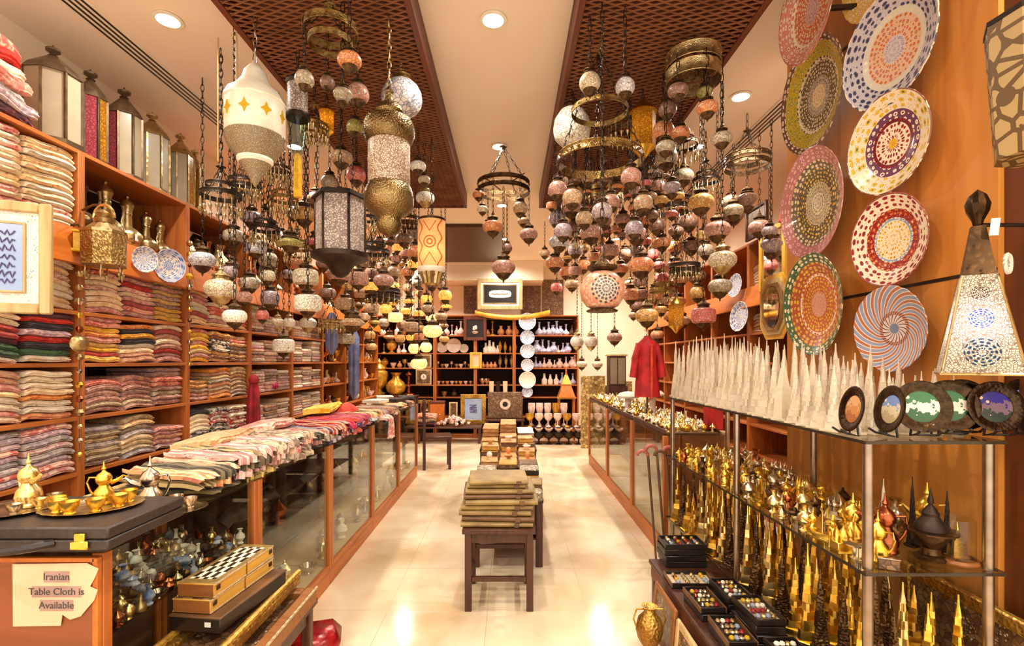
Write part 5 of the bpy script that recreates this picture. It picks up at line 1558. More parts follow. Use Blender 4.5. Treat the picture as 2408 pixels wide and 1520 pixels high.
def gilt_frame(x, y, z, w, l, h, label, rope, rz=0, mat='wicker'):
    t = T('carved_picture', label, 'picture frame', (x, y, z), rz)
    b = .05
    for s in (-1, 1):
        ob('frame_bar', boxm((b, l, h), .008), M[mat], t, (s * (w / 2 - b / 2), 0, h / 2))
        ob('frame_bar', boxm((w - 2 * b, b, h), .008), M[mat], t, (0, s * (l / 2 - b / 2), h / 2))
    ob('panel', boxm((w - 2 * b, l - 2 * b, h * .4), 0), M['brown_inlay'], t, (0, 0, h * .3))
    if rope:
        for s in (-1, 1):
            n = 60
            ob('rope_moulding', MB().tube([(s * (w / 2 - .012), -l / 2 + l * i / n, h + .006 + .003 * (i % 2)) for i in range(n + 1)], [.012 if i % 2 else .015 for i in range(n + 1)], 8).mesh('rope_moulding'), M['gold_carve'], t)
    else:
        for s in (-1, 1):
            ob('dotted_edge', boxm((.006, l, .008), 0), M['dot_edge'], t, (s * w / 2, 0, h))
    return t
M['gold_carve'] = plain('gilded_carving', sr(218, 168, 70), sr(170, 118, 40), 60, .38, .5)
M['brown_inlay'] = mosaic('brown_inlay_panel', sr(120, 84, 54), [sr(130, 92, 60), sr(90, 60, 40), sr(160, 124, 84)], sr(60, 40, 28), 40, 9, sr(230, 210, 170))
gilt_frame(BX + .005, BY - .02, zb, .31, 1.10, .066, 'grey-brown inlaid frame with dotted edge, lowest on the low bench', False, 0, 'marq_end')
gilt_frame(BX - .035, BY - .0, zb + .076, .245, 1.08, .045, 'carved gilt frame with rope moulding on the low bench', True, .01)
zb2 = zb + .142
t = T('black_case', 'flat black box with white label under the two game boxes', 'box', (-1.06, 1.915, zb2), R(-7))
ob('body', boxm((.19, .40, .05), .003), M['black'], t, (0, 0, .025))
ob('lid_edge', boxm((.195, .405, .008), .002), M['leather_brown'], t, (0, 0, .052))
ob('paper_label', boxm((.022, .002, .016), 0), M['tag'], t, (.05, -.202, .03))
game_box(1.92, zb2 + .058, .14, .38, .05, 'lower yellow marquetry game box under the chess box', R(-6), 'brown_inlay', -1.085)
game_box(1.925, zb2 + .109, .135, .37, .05, 'upper marquetry game box with inlaid black and white chequered lid', R(-5), 'chess', -1.08)
bag = MB().box((0, 0, .0), (.26, .24, .17), .05)
for i, v in enumerate(bag.v):
    bag.v[i] = (v[0] + .02 * math.sin(v[2] * 20), v[1] + .015 * math.sin(v[2] * 17 + 1), v[2])
solo('red_bag', 'shiny red bag on the floor under the low bench', 'bag', bag.mesh('red_bag', ang=70), M['red_shiny'], (-.98, 2.46, .088), (0, 0, .3))
# ------------------------------------------------------------------ dish panel
PX = 1.75
struct('wall_partition', boxm((.04, 1.35, CEIL), 0), M['panel'], (PX + .02, 2.455, CEIL / 2))
for i, z in enumerate((1.83, 3.13)):
    struct('trim_%d' % (i + 2), boxm((.006, 1.345, .014), 0), M['black'], (PX - .001, 2.455, z), label='dark joint across the honey veneer panel')
struct('trim_4', boxm((.1, .4, CEIL), .002), M['panel_dark'], (PX + .07, 1.575, CEIL / 2), label='dark veneer post at the edge of the dish panel')

O_, RD, YL, GR, PU = sr(214, 110, 44), sr(160, 34, 40), sr(232, 190, 60), sr(60, 110, 80), sr(110, 60, 100)
CRM = sr(246, 230, 204)
M['pl_coral'] = dish('coral_dish', [(.25, sr(220, 190, 190), O_, BL), (.62, sr(216, 120, 80), CRM, O_), (.7, CRM, sr(214, 130, 120), O_), (.95, sr(226, 150, 130), CRM, sr(190, 70, 60)), (1.2, sr(200, 120, 110), CRM, O_)], 30, dens=15)
M['pl_yellow'] = dish('yellow_green_dish', [(.2, CRM, YL, PU), (.34, sr(206, 190, 170), sr(110, 90, 90), CRM), (.58, sr(120, 104, 80), CRM, YL), (.64, CRM, sr(100, 80, 60), PU), (.88, sr(206, 176, 60), sr(150, 150, 60), CRM), (1.2, sr(120, 84, 70), CRM, sr(206, 150, 120))], 40, dens=16)
M['pl_pinkrim'] = dish('pink_rim_dish', [(.2, CRM, GR, YL), (.38, sr(216, 196, 160), sr(120, 130, 80), CRM), (.62, sr(96, 84, 70), YL, CRM), (.76, sr(120, 104, 90), CRM, YL), (1.2, sr(196, 130, 130), sr(240, 190, 190), sr(170, 90, 120))], 36, dens=15)
M['pl_greenrim'] = dish('green_rim_dish', [(.25, sr(226, 170, 150), O_, CRM), (.55, sr(196, 96, 56), YL, sr(226, 150, 120)), (.6, CRM, O_, RD), (.82, sr(176, 90, 60), YL, sr(220, 150, 120)), (1.2, sr(70, 104, 70), CRM, YL)], 34, dens=14)
M['pl_gold'] = dish('golden_dish', [(.5, CRM, YL, O_), (1.2, sr(230, 190, 90), CRM, O_)], 30, dens=14)
M['pl_bluerim'] = dish('blue_rim_dish', [(.22, sr(220, 210, 220), sr(150, 140, 180), CRM), (.55, sr(236, 200, 170), O_, sr(180, 170, 200)), (.66, sr(226, 224, 214), sr(236, 226, 210), CRM), (.98, sr(206, 202, 212), sr(80, 84, 116), sr(50, 54, 90)), (1.2, CRM, sr(90, 94, 120), NV)], 32, dens=12)
M['pl_purple'] = dish('purple_ring_dish', [(.1, YL, O_, YL), (.4, CRM, RD, sr(90, 60, 50)), (.47, sr(110, 30, 40), RD, sr(110, 30, 40)), (.64, sr(112, 64, 96), CRM, sr(112, 64, 96)), (.97, CRM, YL, sr(100, 120, 70)), (1.2, sr(140, 90, 80), CRM, RD)], 24, dens=9)
M['pl_red'] = dish('red_ring_dish', [(.42, CRM, YL, RD), (.48, sr(140, 170, 196), CRM, BL), (.66, sr(150, 40, 36), O_, CRM), (.96, CRM, RD, sr(90, 70, 60)), (1.2, sr(150, 90, 80), RD, CRM)], 28, dens=11)
M['pl_swirl'] = dish('swirl_dish', [(.32, sr(206, 196, 206), sr(130, 80, 60), W_), (.4, sr(150, 86, 60), sr(150, 86, 60), sr(206, 190, 190)), (1.2, sr(150, 160, 186), sr(190, 116, 76), sr(230, 224, 226))], 18, swirl=1.7, centre=(.12, sr(120, 134, 160)))
for px, py, h, mat, lab, sc in (
    (1911, 22, 232, 'pl_coral', 'coral and white dish cut off by the top of the picture on the veneer panel', 0),
    (1925, 226, 256, 'pl_yellow', 'yellow-green dish with dark flowered middle on the veneer panel', 0),
    (1924, 479, 256, 'pl_pinkrim', 'pink-rimmed dish with dark flowered field on the veneer panel', 0),
    (1926, 716, 240, 'pl_greenrim', 'green-rimmed dish with rust star middle on the veneer panel', 0),
    (2062, -50, 176, 'pl_gold', 'golden dish barely showing at the top of the veneer panel', 20),
    (2103, 116, 262, 'pl_bluerim', 'scalloped blue-rimmed dish with orange flower ring on the veneer panel', 24),
    (2100, 338, 232, 'pl_purple', 'cream dish with purple ring and yellow eye on the veneer panel', 0),
    (2101, 565, 216, 'pl_red', 'cream dish with dark red ring on the veneer panel', 0),
    (2103, 773, 200, 'pl_swirl', 'blue and brown swirled scalloped dish, lowest on the veneer panel', 22)):
    x = PX - (.075 if px != 1911 else .292)
    Y = FPX * x / (px - CX)
    p = P(px, py, Y)
    t = T('wall_dish', lab, 'dish', p, group='painted dishes on the veneer panel', rot=Vector((-1, .03 if px < 2000 else -.1, -.05)).to_track_quat('Z', 'Y').to_euler(), scale=h / 2 * Y / FPX)
    ob('dish_face', dish_mesh('w', sc), M[mat], t)
    ob('hanger', boxm((.1, .08, .14 if px != 1911 else 1.2), .01), M['iron'], t, (0, 0, -.1 if px != 1911 else -.63))

# pyramid lamp
p = P(2299, 650, 1.66)
t = T('pyramid_lamp', 'tall pyramid lamp with lit mosaic sides hanging at the edge of the veneer panel', 'lamp', p, R(-36))
M['pyr_mosaic'] = None
def pyr_mat():
    tn = NT('pyramid_mosaic')
    v = tn.obj()
    sp = tn.n('SeparateXYZ', {0: v})
    x, y, z = sp.outputs
    def ros(cz, r0):
        r0 = r0 * .9
        dz = tn.math('SUBTRACT', z, cz)
        r = tn.math('SQRT', tn.math('ADD', tn.math('MULTIPLY', x, x), tn.math('MULTIPLY', dz, dz)))
        a = tn.math('ARCTAN2', dz, x)
        pol = tn.n('CombineXYZ', {0: tn.math('MULTIPLY', a, 12 / (2 * PI)), 1: tn.math('MULTIPLY', r, 4.2 / r0), 2: 0.0}).outputs[0]
        d = tn.n('TexVoronoi', {'Vector': pol, 'Scale': 1.0, 'Randomness': .1}).outputs['Distance']
        return tn.math('MULTIPLY', tn.math('LESS_THAN', d, .34), tn.math('MULTIPLY', tn.math('LESS_THAN', r, r0), tn.math('GREATER_THAN', r, r0 * .22)))
    e = tn.n('TexVoronoi', {'Vector': v, 'Scale': 130}, feature='DISTANCE_TO_EDGE').outputs['Distance']
    c = tn.mix(tn.math('LESS_THAN', e, .1), sr(246, 232, 214), sr(150, 124, 104))
    c = tn.mix(ros(-.06, .026), c, sr(70, 44, 40))
    c = tn.mix(ros(-.145, .034), c, sr(40, 70, 170))
    c = tn.mix(ros(-.255, .05), c, sr(30, 60, 96))
    d = tn.n('BsdfPrincipled', {'Base Color': c, 'Roughness': .35}).outputs[0]
    tl = tn.n('BsdfTranslucent', {'Color': c}).outputs[0]
    return tn.done(tn.n('MixShader', {0: .5, 1: d, 2: tl}).outputs[0])
M['pyr_mosaic'] = pyr_mat()
def frustum(w0, z0, w1, z1):
    a, b = w0 / 2, w1 / 2
    return [(-a, -a, z0), (a, -a, z0), (a, a, z0), (-a, a, z0), (-b, -b, z1), (b, -b, z1), (b, b, z1), (-b, b, z1)]
w0, w1, zb_ = .20, .085, -.325
for k in range(4):
    q = rot4('Z', k * PI / 2)
    a, b = w0 / 2, w1 / 2
    m = MB().add([(-a, -a, zb_), (a, -a, zb_), (b, -b, 0), (-b, -b, 0)], [(0, 1, 2, 3)])
    ob('mosaic_pane', cached('pyr_pane', lambda: m.mesh('mosaic_pane', flat=True)), M['pyr_mosaic'], t, (0, 0, 0), (0, 0, k * PI / 2))
    ob('corner_strip', MB().tube([q @ Vector((-a, -a, zb_)), q @ Vector((-b, -b, 0))], .004, 6).mesh('corner_strip'), M['pale_brass'], t)
    ob('base_strip', MB().tube([q @ Vector((-a, -a, zb_)), q @ Vector((a, -a, zb_))], .005, 6).mesh('base_strip'), M['pale_brass'], t)
ob('neck', MB().add(frustum(.084, 0, .036, .165), [(3, 2, 1, 0), (4, 5, 6, 7), (0, 1, 5, 4), (1, 2, 6, 5), (2, 3, 7, 6), (3, 0, 4, 7)]).mesh('neck', flat=True), M['bronze'], t)
ob('leaf_finial', lathem('leaf_fin', [(.01, .16), (.016, .185), (.03, .215), (.034, .24), (.024, .268), (.0001, .29)], 12, wob=lambda a: 1 if abs(math.cos(a)) > .5 else .6), M['bronze'], t)
ob('price_tag', boxm((.022, .002, .055), 0), M['tag'], t, (.035, -.045, .15), (0, .1, 0))
ob('bulb', lathem('bulb_round', [(.0001, -.03), (.02, -.022), (.03, 0), (.022, .022), (.0001, .03)], 12), M['bulb'], t, (0, 0, -.17), scale=.7)
small_light(t, (1, .96, .9), 3.2, .02, (0, -.01, -.17))
ob('bracket', boxm((.16, .012, .012), .002), M['iron'], t, (.075, .05, .17), (0, 0, R(36)))
# white cable clip and lead on the post
solo('cable_coil', 'small white cable coil clipped to the dark post beside the pyramid lamp', 'cable', MB().tube([(.018 * math.cos(a), 0, .03 * math.sin(a)) for a in [2 * PI * i / 16 for i in range(16)]], .007, 6, close=True).mesh('cable_coil'), M['white'], P(2370, 620, 1.64) , (0, 0, .4))
p = P(2440, 180, 1.5)
t = T('pierced_shade', 'pierced parchment lampshade cut off at the upper edge beside the veneer panel', 'lamp', p, .2)
r_ = 96 * 1.5 / FPX
hx = [(r_ * math.cos(k * PI / 4 + .3), r_ * math.sin(k * PI / 4 + .3)) for k in range(8)]
M['ring_lace'] = filigree('ring_lace', sr(206, 176, 120), sr(120, 92, 56), 16, .1)
ob('shade', MB().prism([(x * .8, y * .8) for x, y in hx], -.24, .17, taper=1.25).mesh('shade', flat=True), M['ring_lace'], t)
ob('top_rim', MB().prism([(x * 1.02, y * 1.02) for x, y in hx], .17, .185).mesh('top_rim', flat=True), M['iron'], t)
chain(t, .185, CEIL - p.z, M['iron'])

# ------------------------------------------------------------------ glass rack
EX0, EX1, EY0, EY1 = 1.16, 1.62, 1.62, 3.67
RZ = (.36, .81, 1.24)
ec = ((EX0 + EX1) / 2, (EY0 + EY1) / 2)
ew, el = EX1 - EX0, EY1 - EY0
t = T('glass_rack', 'long glass display rack with steel posts below the veneer panel', 'display rack', (*ec, 0))
M['glass_edge'] = plain('dark_glass_edge', sr(62, 50, 38), sr(44, 36, 28), 5, .15)
for z in RZ:
    ob('glass_shelf', boxm((ew, el, .01), .001), M['glass'], t, (0, 0, z - .005))
    for s in (-1, 1):
        ob('shelf_edge', boxm((.003, el, .0105), 0), M['glass_edge'], t, (s * (ew / 2 + .001), 0, z - .005))
        ob('shelf_edge', boxm((ew, .003, .0105), 0), M['glass_edge'], t, (0, s * (el / 2 + .001), z - .005))
for y in (EY0 + .03, 2.60, EY1 - .05):
    for x in (EX0 + .03, EX1 - .03):
        zz = [0] + [z for z in RZ]
        for a, b in zip(zz[:-1], zz[1:]):
            ob('post', lathem('steel_post', [(.016, 0), (.016, 1)], 12), M['steel'], t, (x - ec[0], y - ec[1], a), (0, 0, 0), (1, 1, b - a - .0105))
ob('base_board', boxm((ew, el, .03), .003), M['dark_wood'], t, (0, 0, .015))

def spire_mesh(seed, plinth=True, lobes=3, thick=1.0):
    """souvenir tower: stepped, tapering spire, 1 high"""
    rr = random.Random(seed)
    m = MB()
    if plinth:
        m.box((0, 0, .02), (.165, .165, .04), .006)
    z, r_ = (.04 if plinth else 0), .082
    n = 8
    for i in range(n):
        h = (.78 - z) / (n - i) * rr.uniform(.8, 1.2) if i < n - 1 else .78 - z
        pts = []
        for k in range(lobes * 4):
            a = 2 * PI * k / (lobes * 4) + i * .35
            q = r_ * (1.0 if k % 4 in (0, 1) else .72)
            pts.append((q * math.cos(a), q * math.sin(a)))
        m.prism(pts, z, z + h, taper=.9)
        z += h
        r_ *= .85
    m.lathe([(r_ * 1.1, z), (r_ * .7, z + .07), (r_ * .4, z + .12), (.006, 1.0), (.0001, 1.0)], 8)
    return m.mesh('spire', ang=30)
SP = [spire_mesh(s, True, (3, 4, 3)[s]) for s in range(3)]
def broad_spire(seed):
    m = MB().box((0, 0, .02), (.18, .16, .04), .006)
    m.prism([(-.085, -.05), (.085, -.05), (.085, .05), (-.085, .05)], .04, .5, taper=.8)
    m.prism([(-.05, -.035), (.05, -.035), (.05, .035), (-.05, .035)], .5, .78, taper=.45)
    m.lathe([(.02, .78), (.012, .86), (.004, 1), (.0001, 1)], 8)
    return m.mesh('broad_spire', ang=30)
SP.append(broad_spire(1))
rr = random.Random(8)
ny = 22
for j in range(ny):
    y = 3.58 - j * (3.58 - 1.84) / (ny - 1)
    for i in range(5):
        x = 1.20 + i * .093 + rr.uniform(-.005, .005)
        if y < 2.05 and i in (1, 3) and j % 2: continue
        h = .27 + .085 * (y - 1.8) * rr.uniform(.75, 1.15) + rr.uniform(-.05, .04)
        if y < 2.1: h *= .84
        k = rr.choice([0, 0, 1, 2, 3])
        solo('crystal_tower', 'pale crystal souvenir tower, %s from the far end, in row %s from the aisle edge' % (nth(j), ORD[i]), 'souvenir tower', SP[k], M['crystal'],
             (x, y + rr.uniform(-.008, .008), 1.2405), (0, 0, rr.choice([0, .4, .8])), (.42, .42, h), 'crystal towers on the glass rack')
for i in range(7):
    solo('crystal_tower', 'slender crystal souvenir tower behind the dark picture plates, %s from the aisle edge' % nth(i), 'souvenir tower', SP[i % 3], M['crystal'],
         (1.235 + i * .057, 1.765 + .01 * (i % 2), 1.2405), (0, 0, i * .5), (.26, .26, .215 + .01 * (i % 3)), 'crystal towers on the glass rack')

# picture plates on little stands
def scene_mat(name, sky, mid, low, acc):
    tn = NT(name)
    v = tn.obj()
    y = tn.n('SeparateXYZ', {0: v}).outputs[1]
    nz = tn.n('TexNoise', {'Vector': v, 'Scale': 4, 'Detail': 4}).outputs['Fac']
    h = tn.math('ADD', tn.math('MULTIPLY', y, .5), tn.math('MULTIPLY', nz, .55))
    c = tn.ramp(h, [(0, low), (.18, mid), (.36, sky)], 'CONSTANT')
    vo = tn.n('TexVoronoi', {'Vector': v, 'Scale': 3.2}).outputs['Distance']
    c = tn.mix(tn.math('LESS_THAN', vo, .22), c, acc)
    return tn.pbr(c, .2)
M['pic_tan'] = scene_mat('tan_picture', sr(206, 160, 110), sr(190, 130, 80), sr(160, 100, 60), sr(150, 130, 110))
M['pic_sky'] = scene_mat('sky_picture', sr(110, 140, 200), sr(206, 190, 160), sr(180, 160, 120), sr(226, 214, 190))
M['pic_mosque'] = scene_mat('green_picture', sr(56, 110, 60), sr(236, 220, 200), sr(50, 90, 50), sr(240, 226, 206))
M['pic_night'] = scene_mat('night_picture', sr(54, 46, 130), sr(120, 96, 110), sr(50, 60, 50), sr(226, 190, 140))
M['rim_dark'] = brass('dark_bronze_rim', sr(78, 58, 38), sr(58, 42, 28), .22, 8, .1)
for px, py, w, Y, yaw, pic, lab in (
    (2008, 962, 108, 1.70, -98, 'pic_tan', 'small dark-rimmed plate with tan picture, standing alone among the crystal towers'),
    (2097, 972, 112, 1.675, -96, 'pic_sky', 'small dark-rimmed plate with blue sky picture on a stand'),
    (2166, 952, 122, 1.685, -14, 'pic_mosque', 'dark-rimmed plate with white building on green on a stand'),
    (2232, 955, 120, 1.72, -14, 'pic_mosque', 'dark-rimmed green plate mostly hidden behind the plate with the white building'),
    (2262, 958, 118, 1.76, -14, 'pic_night', 'dark-rimmed plate, back of the overlapping three on the rack corner'),
    (2338, 955, 120, 1.69, -10, 'pic_night', 'dark-rimmed plate with violet night picture on a stand'),
    (2412, 950, 124, 1.72, -8, 'pic_sky', 'dark-rimmed plate with deep blue picture cut off at the edge')):
    p = P(px, py, Y)
    r_ = w / 2 * Y / FPX
    p.z = 1.241 + r_ * 1.06 + .012
    t = T('picture_plate', lab, 'plate', p, group='picture plates on the glass rack', rot=(R(80), 0, R(yaw)))
    ob('rim', lathem('plate_rim', [(.60, .02), (.66, .02), (.74, .05), (.95, .07), (1.0, .1), (1.0, .12), (.94, .13), (.76, .10), (.64, .05), (.60, .05)], 40, cap=False), M['rim_dark'], t, scale=r_)
    ob('picture', lathem('plate_pic', [(.0001, .02), (.62, .02), (.62, .035), (.0001, .035)], 40), M[pic], t, scale=r_)
    st = MB()
    for s in (-1, 1):
        st.tube([(s * .35, -.95, .55), (s * .35, -1.08, .25), (s * .35, -1.1, -.2), (s * .3, -.5, -.05), (s * .1, .35, -.02)], .05, 6)
    st.tube([(-.35, -1.08, .1), (.35, -1.08, .1)], .045, 6)
    ob('stand', cached('plate_stand', lambda: st.mesh('plate_stand')), M['black'], t, scale=r_)

# gilt towers on the lowest glass
rr = random.Random(4)
gc = [('gold', 'gilt'), ('gold', 'gilt'), ('bronze', 'dark bronze'), ('gold', 'gilt'), ('gold_pale', 'pale gilt'), ('bronze', 'dark bronze'), ('gold', 'gilt')]
for j in range(19):
    y = 3.55 - j * (3.55 - 1.70) / 18
    for i in range(4):
        x = 1.205 + i * .112 + rr.uniform(-.012, .012)
        if abs(y - 2.6) < .035 and i in (0, 3): continue
        c, cn = gc[rr.randrange(7)]
        h = rr.uniform(.28, .42)
        solo('souvenir_tower', '%s souvenir tower on the lowest glass, %s from far end, row %s from aisle' % (cn, nth(j), ORD[i]), 'souvenir tower', SP[rr.choice([0, 1, 2, 0])], M[c],
             (x, y + rr.uniform(-.006, .006), .3605), (0, 0, rr.uniform(0, .8)), (.46, .46, h), 'metal towers on the glass rack')

# brassware on the middle glass
def merged(key, fn):
    return cached(('brassware', key), fn)
def camel_mesh():
    m = MB()
    def ell(c, r):
        pr = [(max(.0001, math.sin(PI * i / 6)), -math.cos(PI * i / 6)) for i in range(7)]
        m.lathe(pr, 10, tr(*c) @ Matrix.Diagonal((*r, 1)))
    ell((0, 0, .062), (.034, .016, .017)); ell((.0, 0, .08), (.015, .011, .014))
    m.tube([(.028, 0, .062), (.045, 0, .06), (.054, 0, .08), (.056, 0, .096), (.072, 0, .094)], [.010, .008, .006, .008, .004], 8)
    for sx in (-1, 1):
        for sy in (-1, 1):
            m.tube([(sx * .022, sy * .009, .058), (sx * .024, sy * .009, .03), (sx * .022, sy * .009, 0)], [.008, .0045, .005], 6)
    m.tube([(-.034, 0, .064), (-.042, 0, .05), (-.042, 0, .036)], [.003, .002, .003], 5)
    return m.mesh('camel')
def small_pot():
    m = MB().lathe([(r_ * .4, z * .4) for r_, z in DALLAH], 14)
    m.tube([(.014, 0, .05), (.03, 0, .058), (.042, 0, .068)], [.006, .004, .002], 6)
    m.tube([(-.014, 0, .068), (-.032, 0, .07), (-.034, 0, .05), (-.02, 0, .026)], .003, 6)
    return m.mesh('small_pot')
def ship():
    m = MB().prism([(-.04, -.008), (-.03, -.014), (.03, -.014), (.05, 0), (.03, .014), (-.03, .014), (-.04, .008)], .01, .03, taper=1.15)
    m.box((0, 0, .004), (.06, .03, .008), .001)
    m.tube([(0, 0, .02), (0, 0, .11)], .002, 6)
    m.add([(.003, -.001, .04), (.04, -.001, .04), (.003, -.001, .105), (.003, .001, .04), (.04, .001, .04), (.003, .001, .105)], [(0, 1, 2), (5, 4, 3), (0, 3, 4, 1), (1, 4, 5, 2), (2, 5, 3, 0)])
    return m.mesh('ship')
def palace():
    m = MB().box((0, 0, .02), (.07, .05, .04), .002)
    for x, r_ in ((-.024, .011), (.024, .011), (0, .018)):
        m.lathe([(r_, .04), (r_, .05), (r_ * 1.1, .058), (r_ * .7, .075), (r_ * .15, .088), (.0001, .098)], 10, tr(x, 0, 0))
    return m.mesh('palace')
BW = {'coffee pot': merged('pot', small_pot), 'camel': merged('camel', camel_mesh), 'dhow': merged('ship', ship), 'domed palace': merged('palace', palace),
      'incense burner': ornament_mesh('burner'), 'jug': ornament_mesh('vase'), 'jar': ornament_mesh('jar')}
bk = list(BW)
rr = random.Random(14)
for j in range(20):
    y = 3.56 - j * (3.56 - 2.02) / 19
    for i in range(6):
        x = 1.20 + i * .074 + rr.uniform(-.008, .008)
        if abs(y - 2.6) < .05 and i in (0, 5): continue
        k = bk[(i * 3 + j * 2 + rr.randrange(3)) % 7]
        c, cn = [('gold', 'gold'), ('gold', 'gold'), ('gold_pale', 'pale gold'), ('silver', 'silver'), ('gold', 'gold'), ('bronze', 'bronze'), ('gold_pale', 'pale gold'), ('gold', 'gold'), ('silver', 'silver'), ('copper', 'copper')][rr.randrange(10)]
        if rr.random() < .08: continue
        solo('brass_figurine', '%s %s miniature, middle glass, %s from far end, row %s from aisle' % (cn, k, nth(j), ORD[i]), 'figurine', BW[k], M[c],
             (x, y, .8105), (0, 0, rr.uniform(0, 6)), rr.uniform(1.0, 1.35) * (1 + .16 * (i / 5)) * (.62 if k in ('camel', 'dhow') else .85), 'metal miniatures on the glass rack')
# larger pieces toward the near corner of the middle glass
def pot_big(x, y, s, mat, label, rz=0):
    t = dallah('coffee_pot', label, (x, y, .811), s, mat, rz, 'coffee pots on the rack corner')
    return t
pot_big(1.275, 1.72, .62, 'gold', 'gold coffee pot just inside the corner post of the glass rack', 2)
pot_big(1.36, 1.80, .78, 'copper', 'reddish coffee pot with silver knob on the rack corner', 2.6)
pot_big(1.30, 1.88, .7, 'gold', 'gold coffee pot second in from the corner post', 1)
pot_big(1.58, 1.88, .85, 'gold', 'stout gold coffee pot by the back post of the rack', 3)
t = T('incense_burner', 'dark wide-brimmed incense burner with spire lid on the rack corner', 'incense burner', (1.47, 1.735, .811), 0)
ob('bowl', lathem('burner_bowl', [(.0001, 0), (.045, 0), (.05, .008), (.03, .02), (.026, .04), (.05, .07), (.056, .09), (.078, .096), (.078, .102), (.05, .104)], 24), M['bronze'], t)
ob('lid', lathem('burner_lid', [(.05, .104), (.046, .12), (.03, .14), (.024, .15), (.026, .16), (.014, .18), (.006, .19), (.01, .2), (.004, .23), (.0001, .25)], 20), M['iron'], t)
t = T('glass_bell_jar', 'gold palace model under a glass tube on a round wooden base at the rack corner', 'souvenir', (1.545, 1.715, .811), 0)
ob('base', lathem('bell_base', [(.0001, 0), (.062, 0), (.064, .006), (.058, .014), (.0001, .014)], 28), M['marq_end'], t)
ob('glass_tube', lathem('bell_tube', [(.05, .014), (.05, .15), (.0001, .152)], 28), M['glass'], t)
ob('gold_model', SP[3], M['gold'], t, (0, 0, .0145), scale=(.3, .3, .12))
for i, (x, y, h, c) in enumerate(((1.43, 1.9, .24, 'crystal'), (1.50, 1.85, .26, 'iron'), (1.585, 1.80, .22, 'iron'))):
    solo('souvenir_tower', 'tall %s souvenir tower behind the coffee pots at the rack corner, %s from the aisle' % ('pale' if c == 'crystal' else 'black', nth(i)), 'souvenir tower', SP[i % 3], M[c], (x, y, .811), (0, 0, .3 * i), (.24, .24, h))
t = T('match_tin', 'small blue-edged brown box at the front corner of the middle glass', 'box', (1.255, 1.645, .811), R(-25))
ob('tin_body', boxm((.06, .012, .034), .002), M['brown_inlay'], t, (0, 0, .017)); ob('tin_edge', boxm((.064, .016, .005), .001), M['steel'], t, (0, 0, .0365))
t = T('silver_chalice', 'squat silver chalice with wide brim at the aisle edge of the middle glass', 'chalice', (1.215, 1.735, .811))
ob('bowl', lathem('chalice', [(.0001, 0), (.022, 0), (.024, .004), (.016, .01), (.018, .035), (.02, .042), (.044, .05), (.046, .055), (.03, .06), (.0001, .06)], 22), M['silver'], t)
for i, (px, Y) in enumerate(((1985, 1.66), (1970, 1.78), (1945, 1.86), (1905, 1.96))):
    x = (px - CX) * Y / FPX
    solo('brass_figurine', 'gold %s by the silver chalice, %s from the rack corner' % (['domed palace', 'camel', 'dhow', 'coffee pot'][i], nth(i)), 'figurine', BW[['domed palace', 'camel', 'dhow', 'coffee pot'][i]], M['gold'], (max(1.21, min(1.24, x)), 1.8 + .06 * i, .8105), (0, 0, i), 1.0, 'metal miniatures on the glass rack')

# ------------------------------------------------------------------ bead counters on the far right of the aisle
RE = [3.74, 4.75, 5.95, 7.3]
for k in range(3):
    counter(1.16, 1.66, RE[k], RE[k + 1], 'wood-framed glass counter past the glass rack, %s from the entrance' % nth(k), 'glass counters past the rack', 'wood_y')
rr = random.Random(31)
for u in range(3):
    y0, y1 = RE[u], RE[u + 1]
    t = T('trinket_tray', 'brown tray of gilt trinkets on the %s counter past the glass rack' % nth(u), 'tray', (1.392, (y0 + y1) / 2, CTOP + .001))
    ob('tray_floor', boxm((.41, y1 - y0 - .08, .01), .001), M['leather_brown'], t, (0, 0, .006))
    for s in (-1, 1):
        ob('tray_side', boxm((.01, y1 - y0 - .08, .03), .001), M['dark_wood'], t, (s * .204, 0, .016))
    ny_ = (15, 12, 10)[u]
    for j in range(ny_):
        for i in range(6):
            k = ['egg', 'burner', 'jar', 'bottle'][(i + j) % 4]
            c, cn = [('gold', 'gilt'), ('gold_pale', 'pale gilt'), ('pale_brass', 'brassy'), ('gold_pale', 'pale gilt'), ('white', 'ivory')][rr.randrange(5)]
            if any(math.hypot(1.235 + i * .067 - mx, y0 + .1 + j * (y1 - y0 - .2) / (ny_ - 1) - my) < .1 for mx, my in ((1.50, 5.2), (1.28, 5.35), (1.36, 4.9))): continue
            solo('gilt_trinket', '%s %s trinket, %s tray past the rack, row %s back, place %s in' % (cn, {'egg': 'egg', 'burner': 'domed', 'jar': 'lidded', 'bottle': 'bottle'}[k], nth(u), nth(j), ORD[i]),
                 'trinket', ornament_mesh(k), M[c], (1.235 + i * .067, y0 + .1 + j * (y1 - y0 - .2) / (ny_ - 1), CTOP + .0125), (0, 0, rr.uniform(0, 6)), rr.uniform(.7, 1.05), 'gilt trinkets on the trays past the rack')
t = T('wall_picture', 'dark picture in a gilt frame standing behind the lowest shelf of the glass rack', 'picture', (1.693, 1.83, .325), R(-90))
frame_bars(t, .62, .64, .05, .03, 'wicker')
ob('dark_picture', boxm((.52, .008, .54), 0), M['brown_inlay'], t, (0, .004, 0))
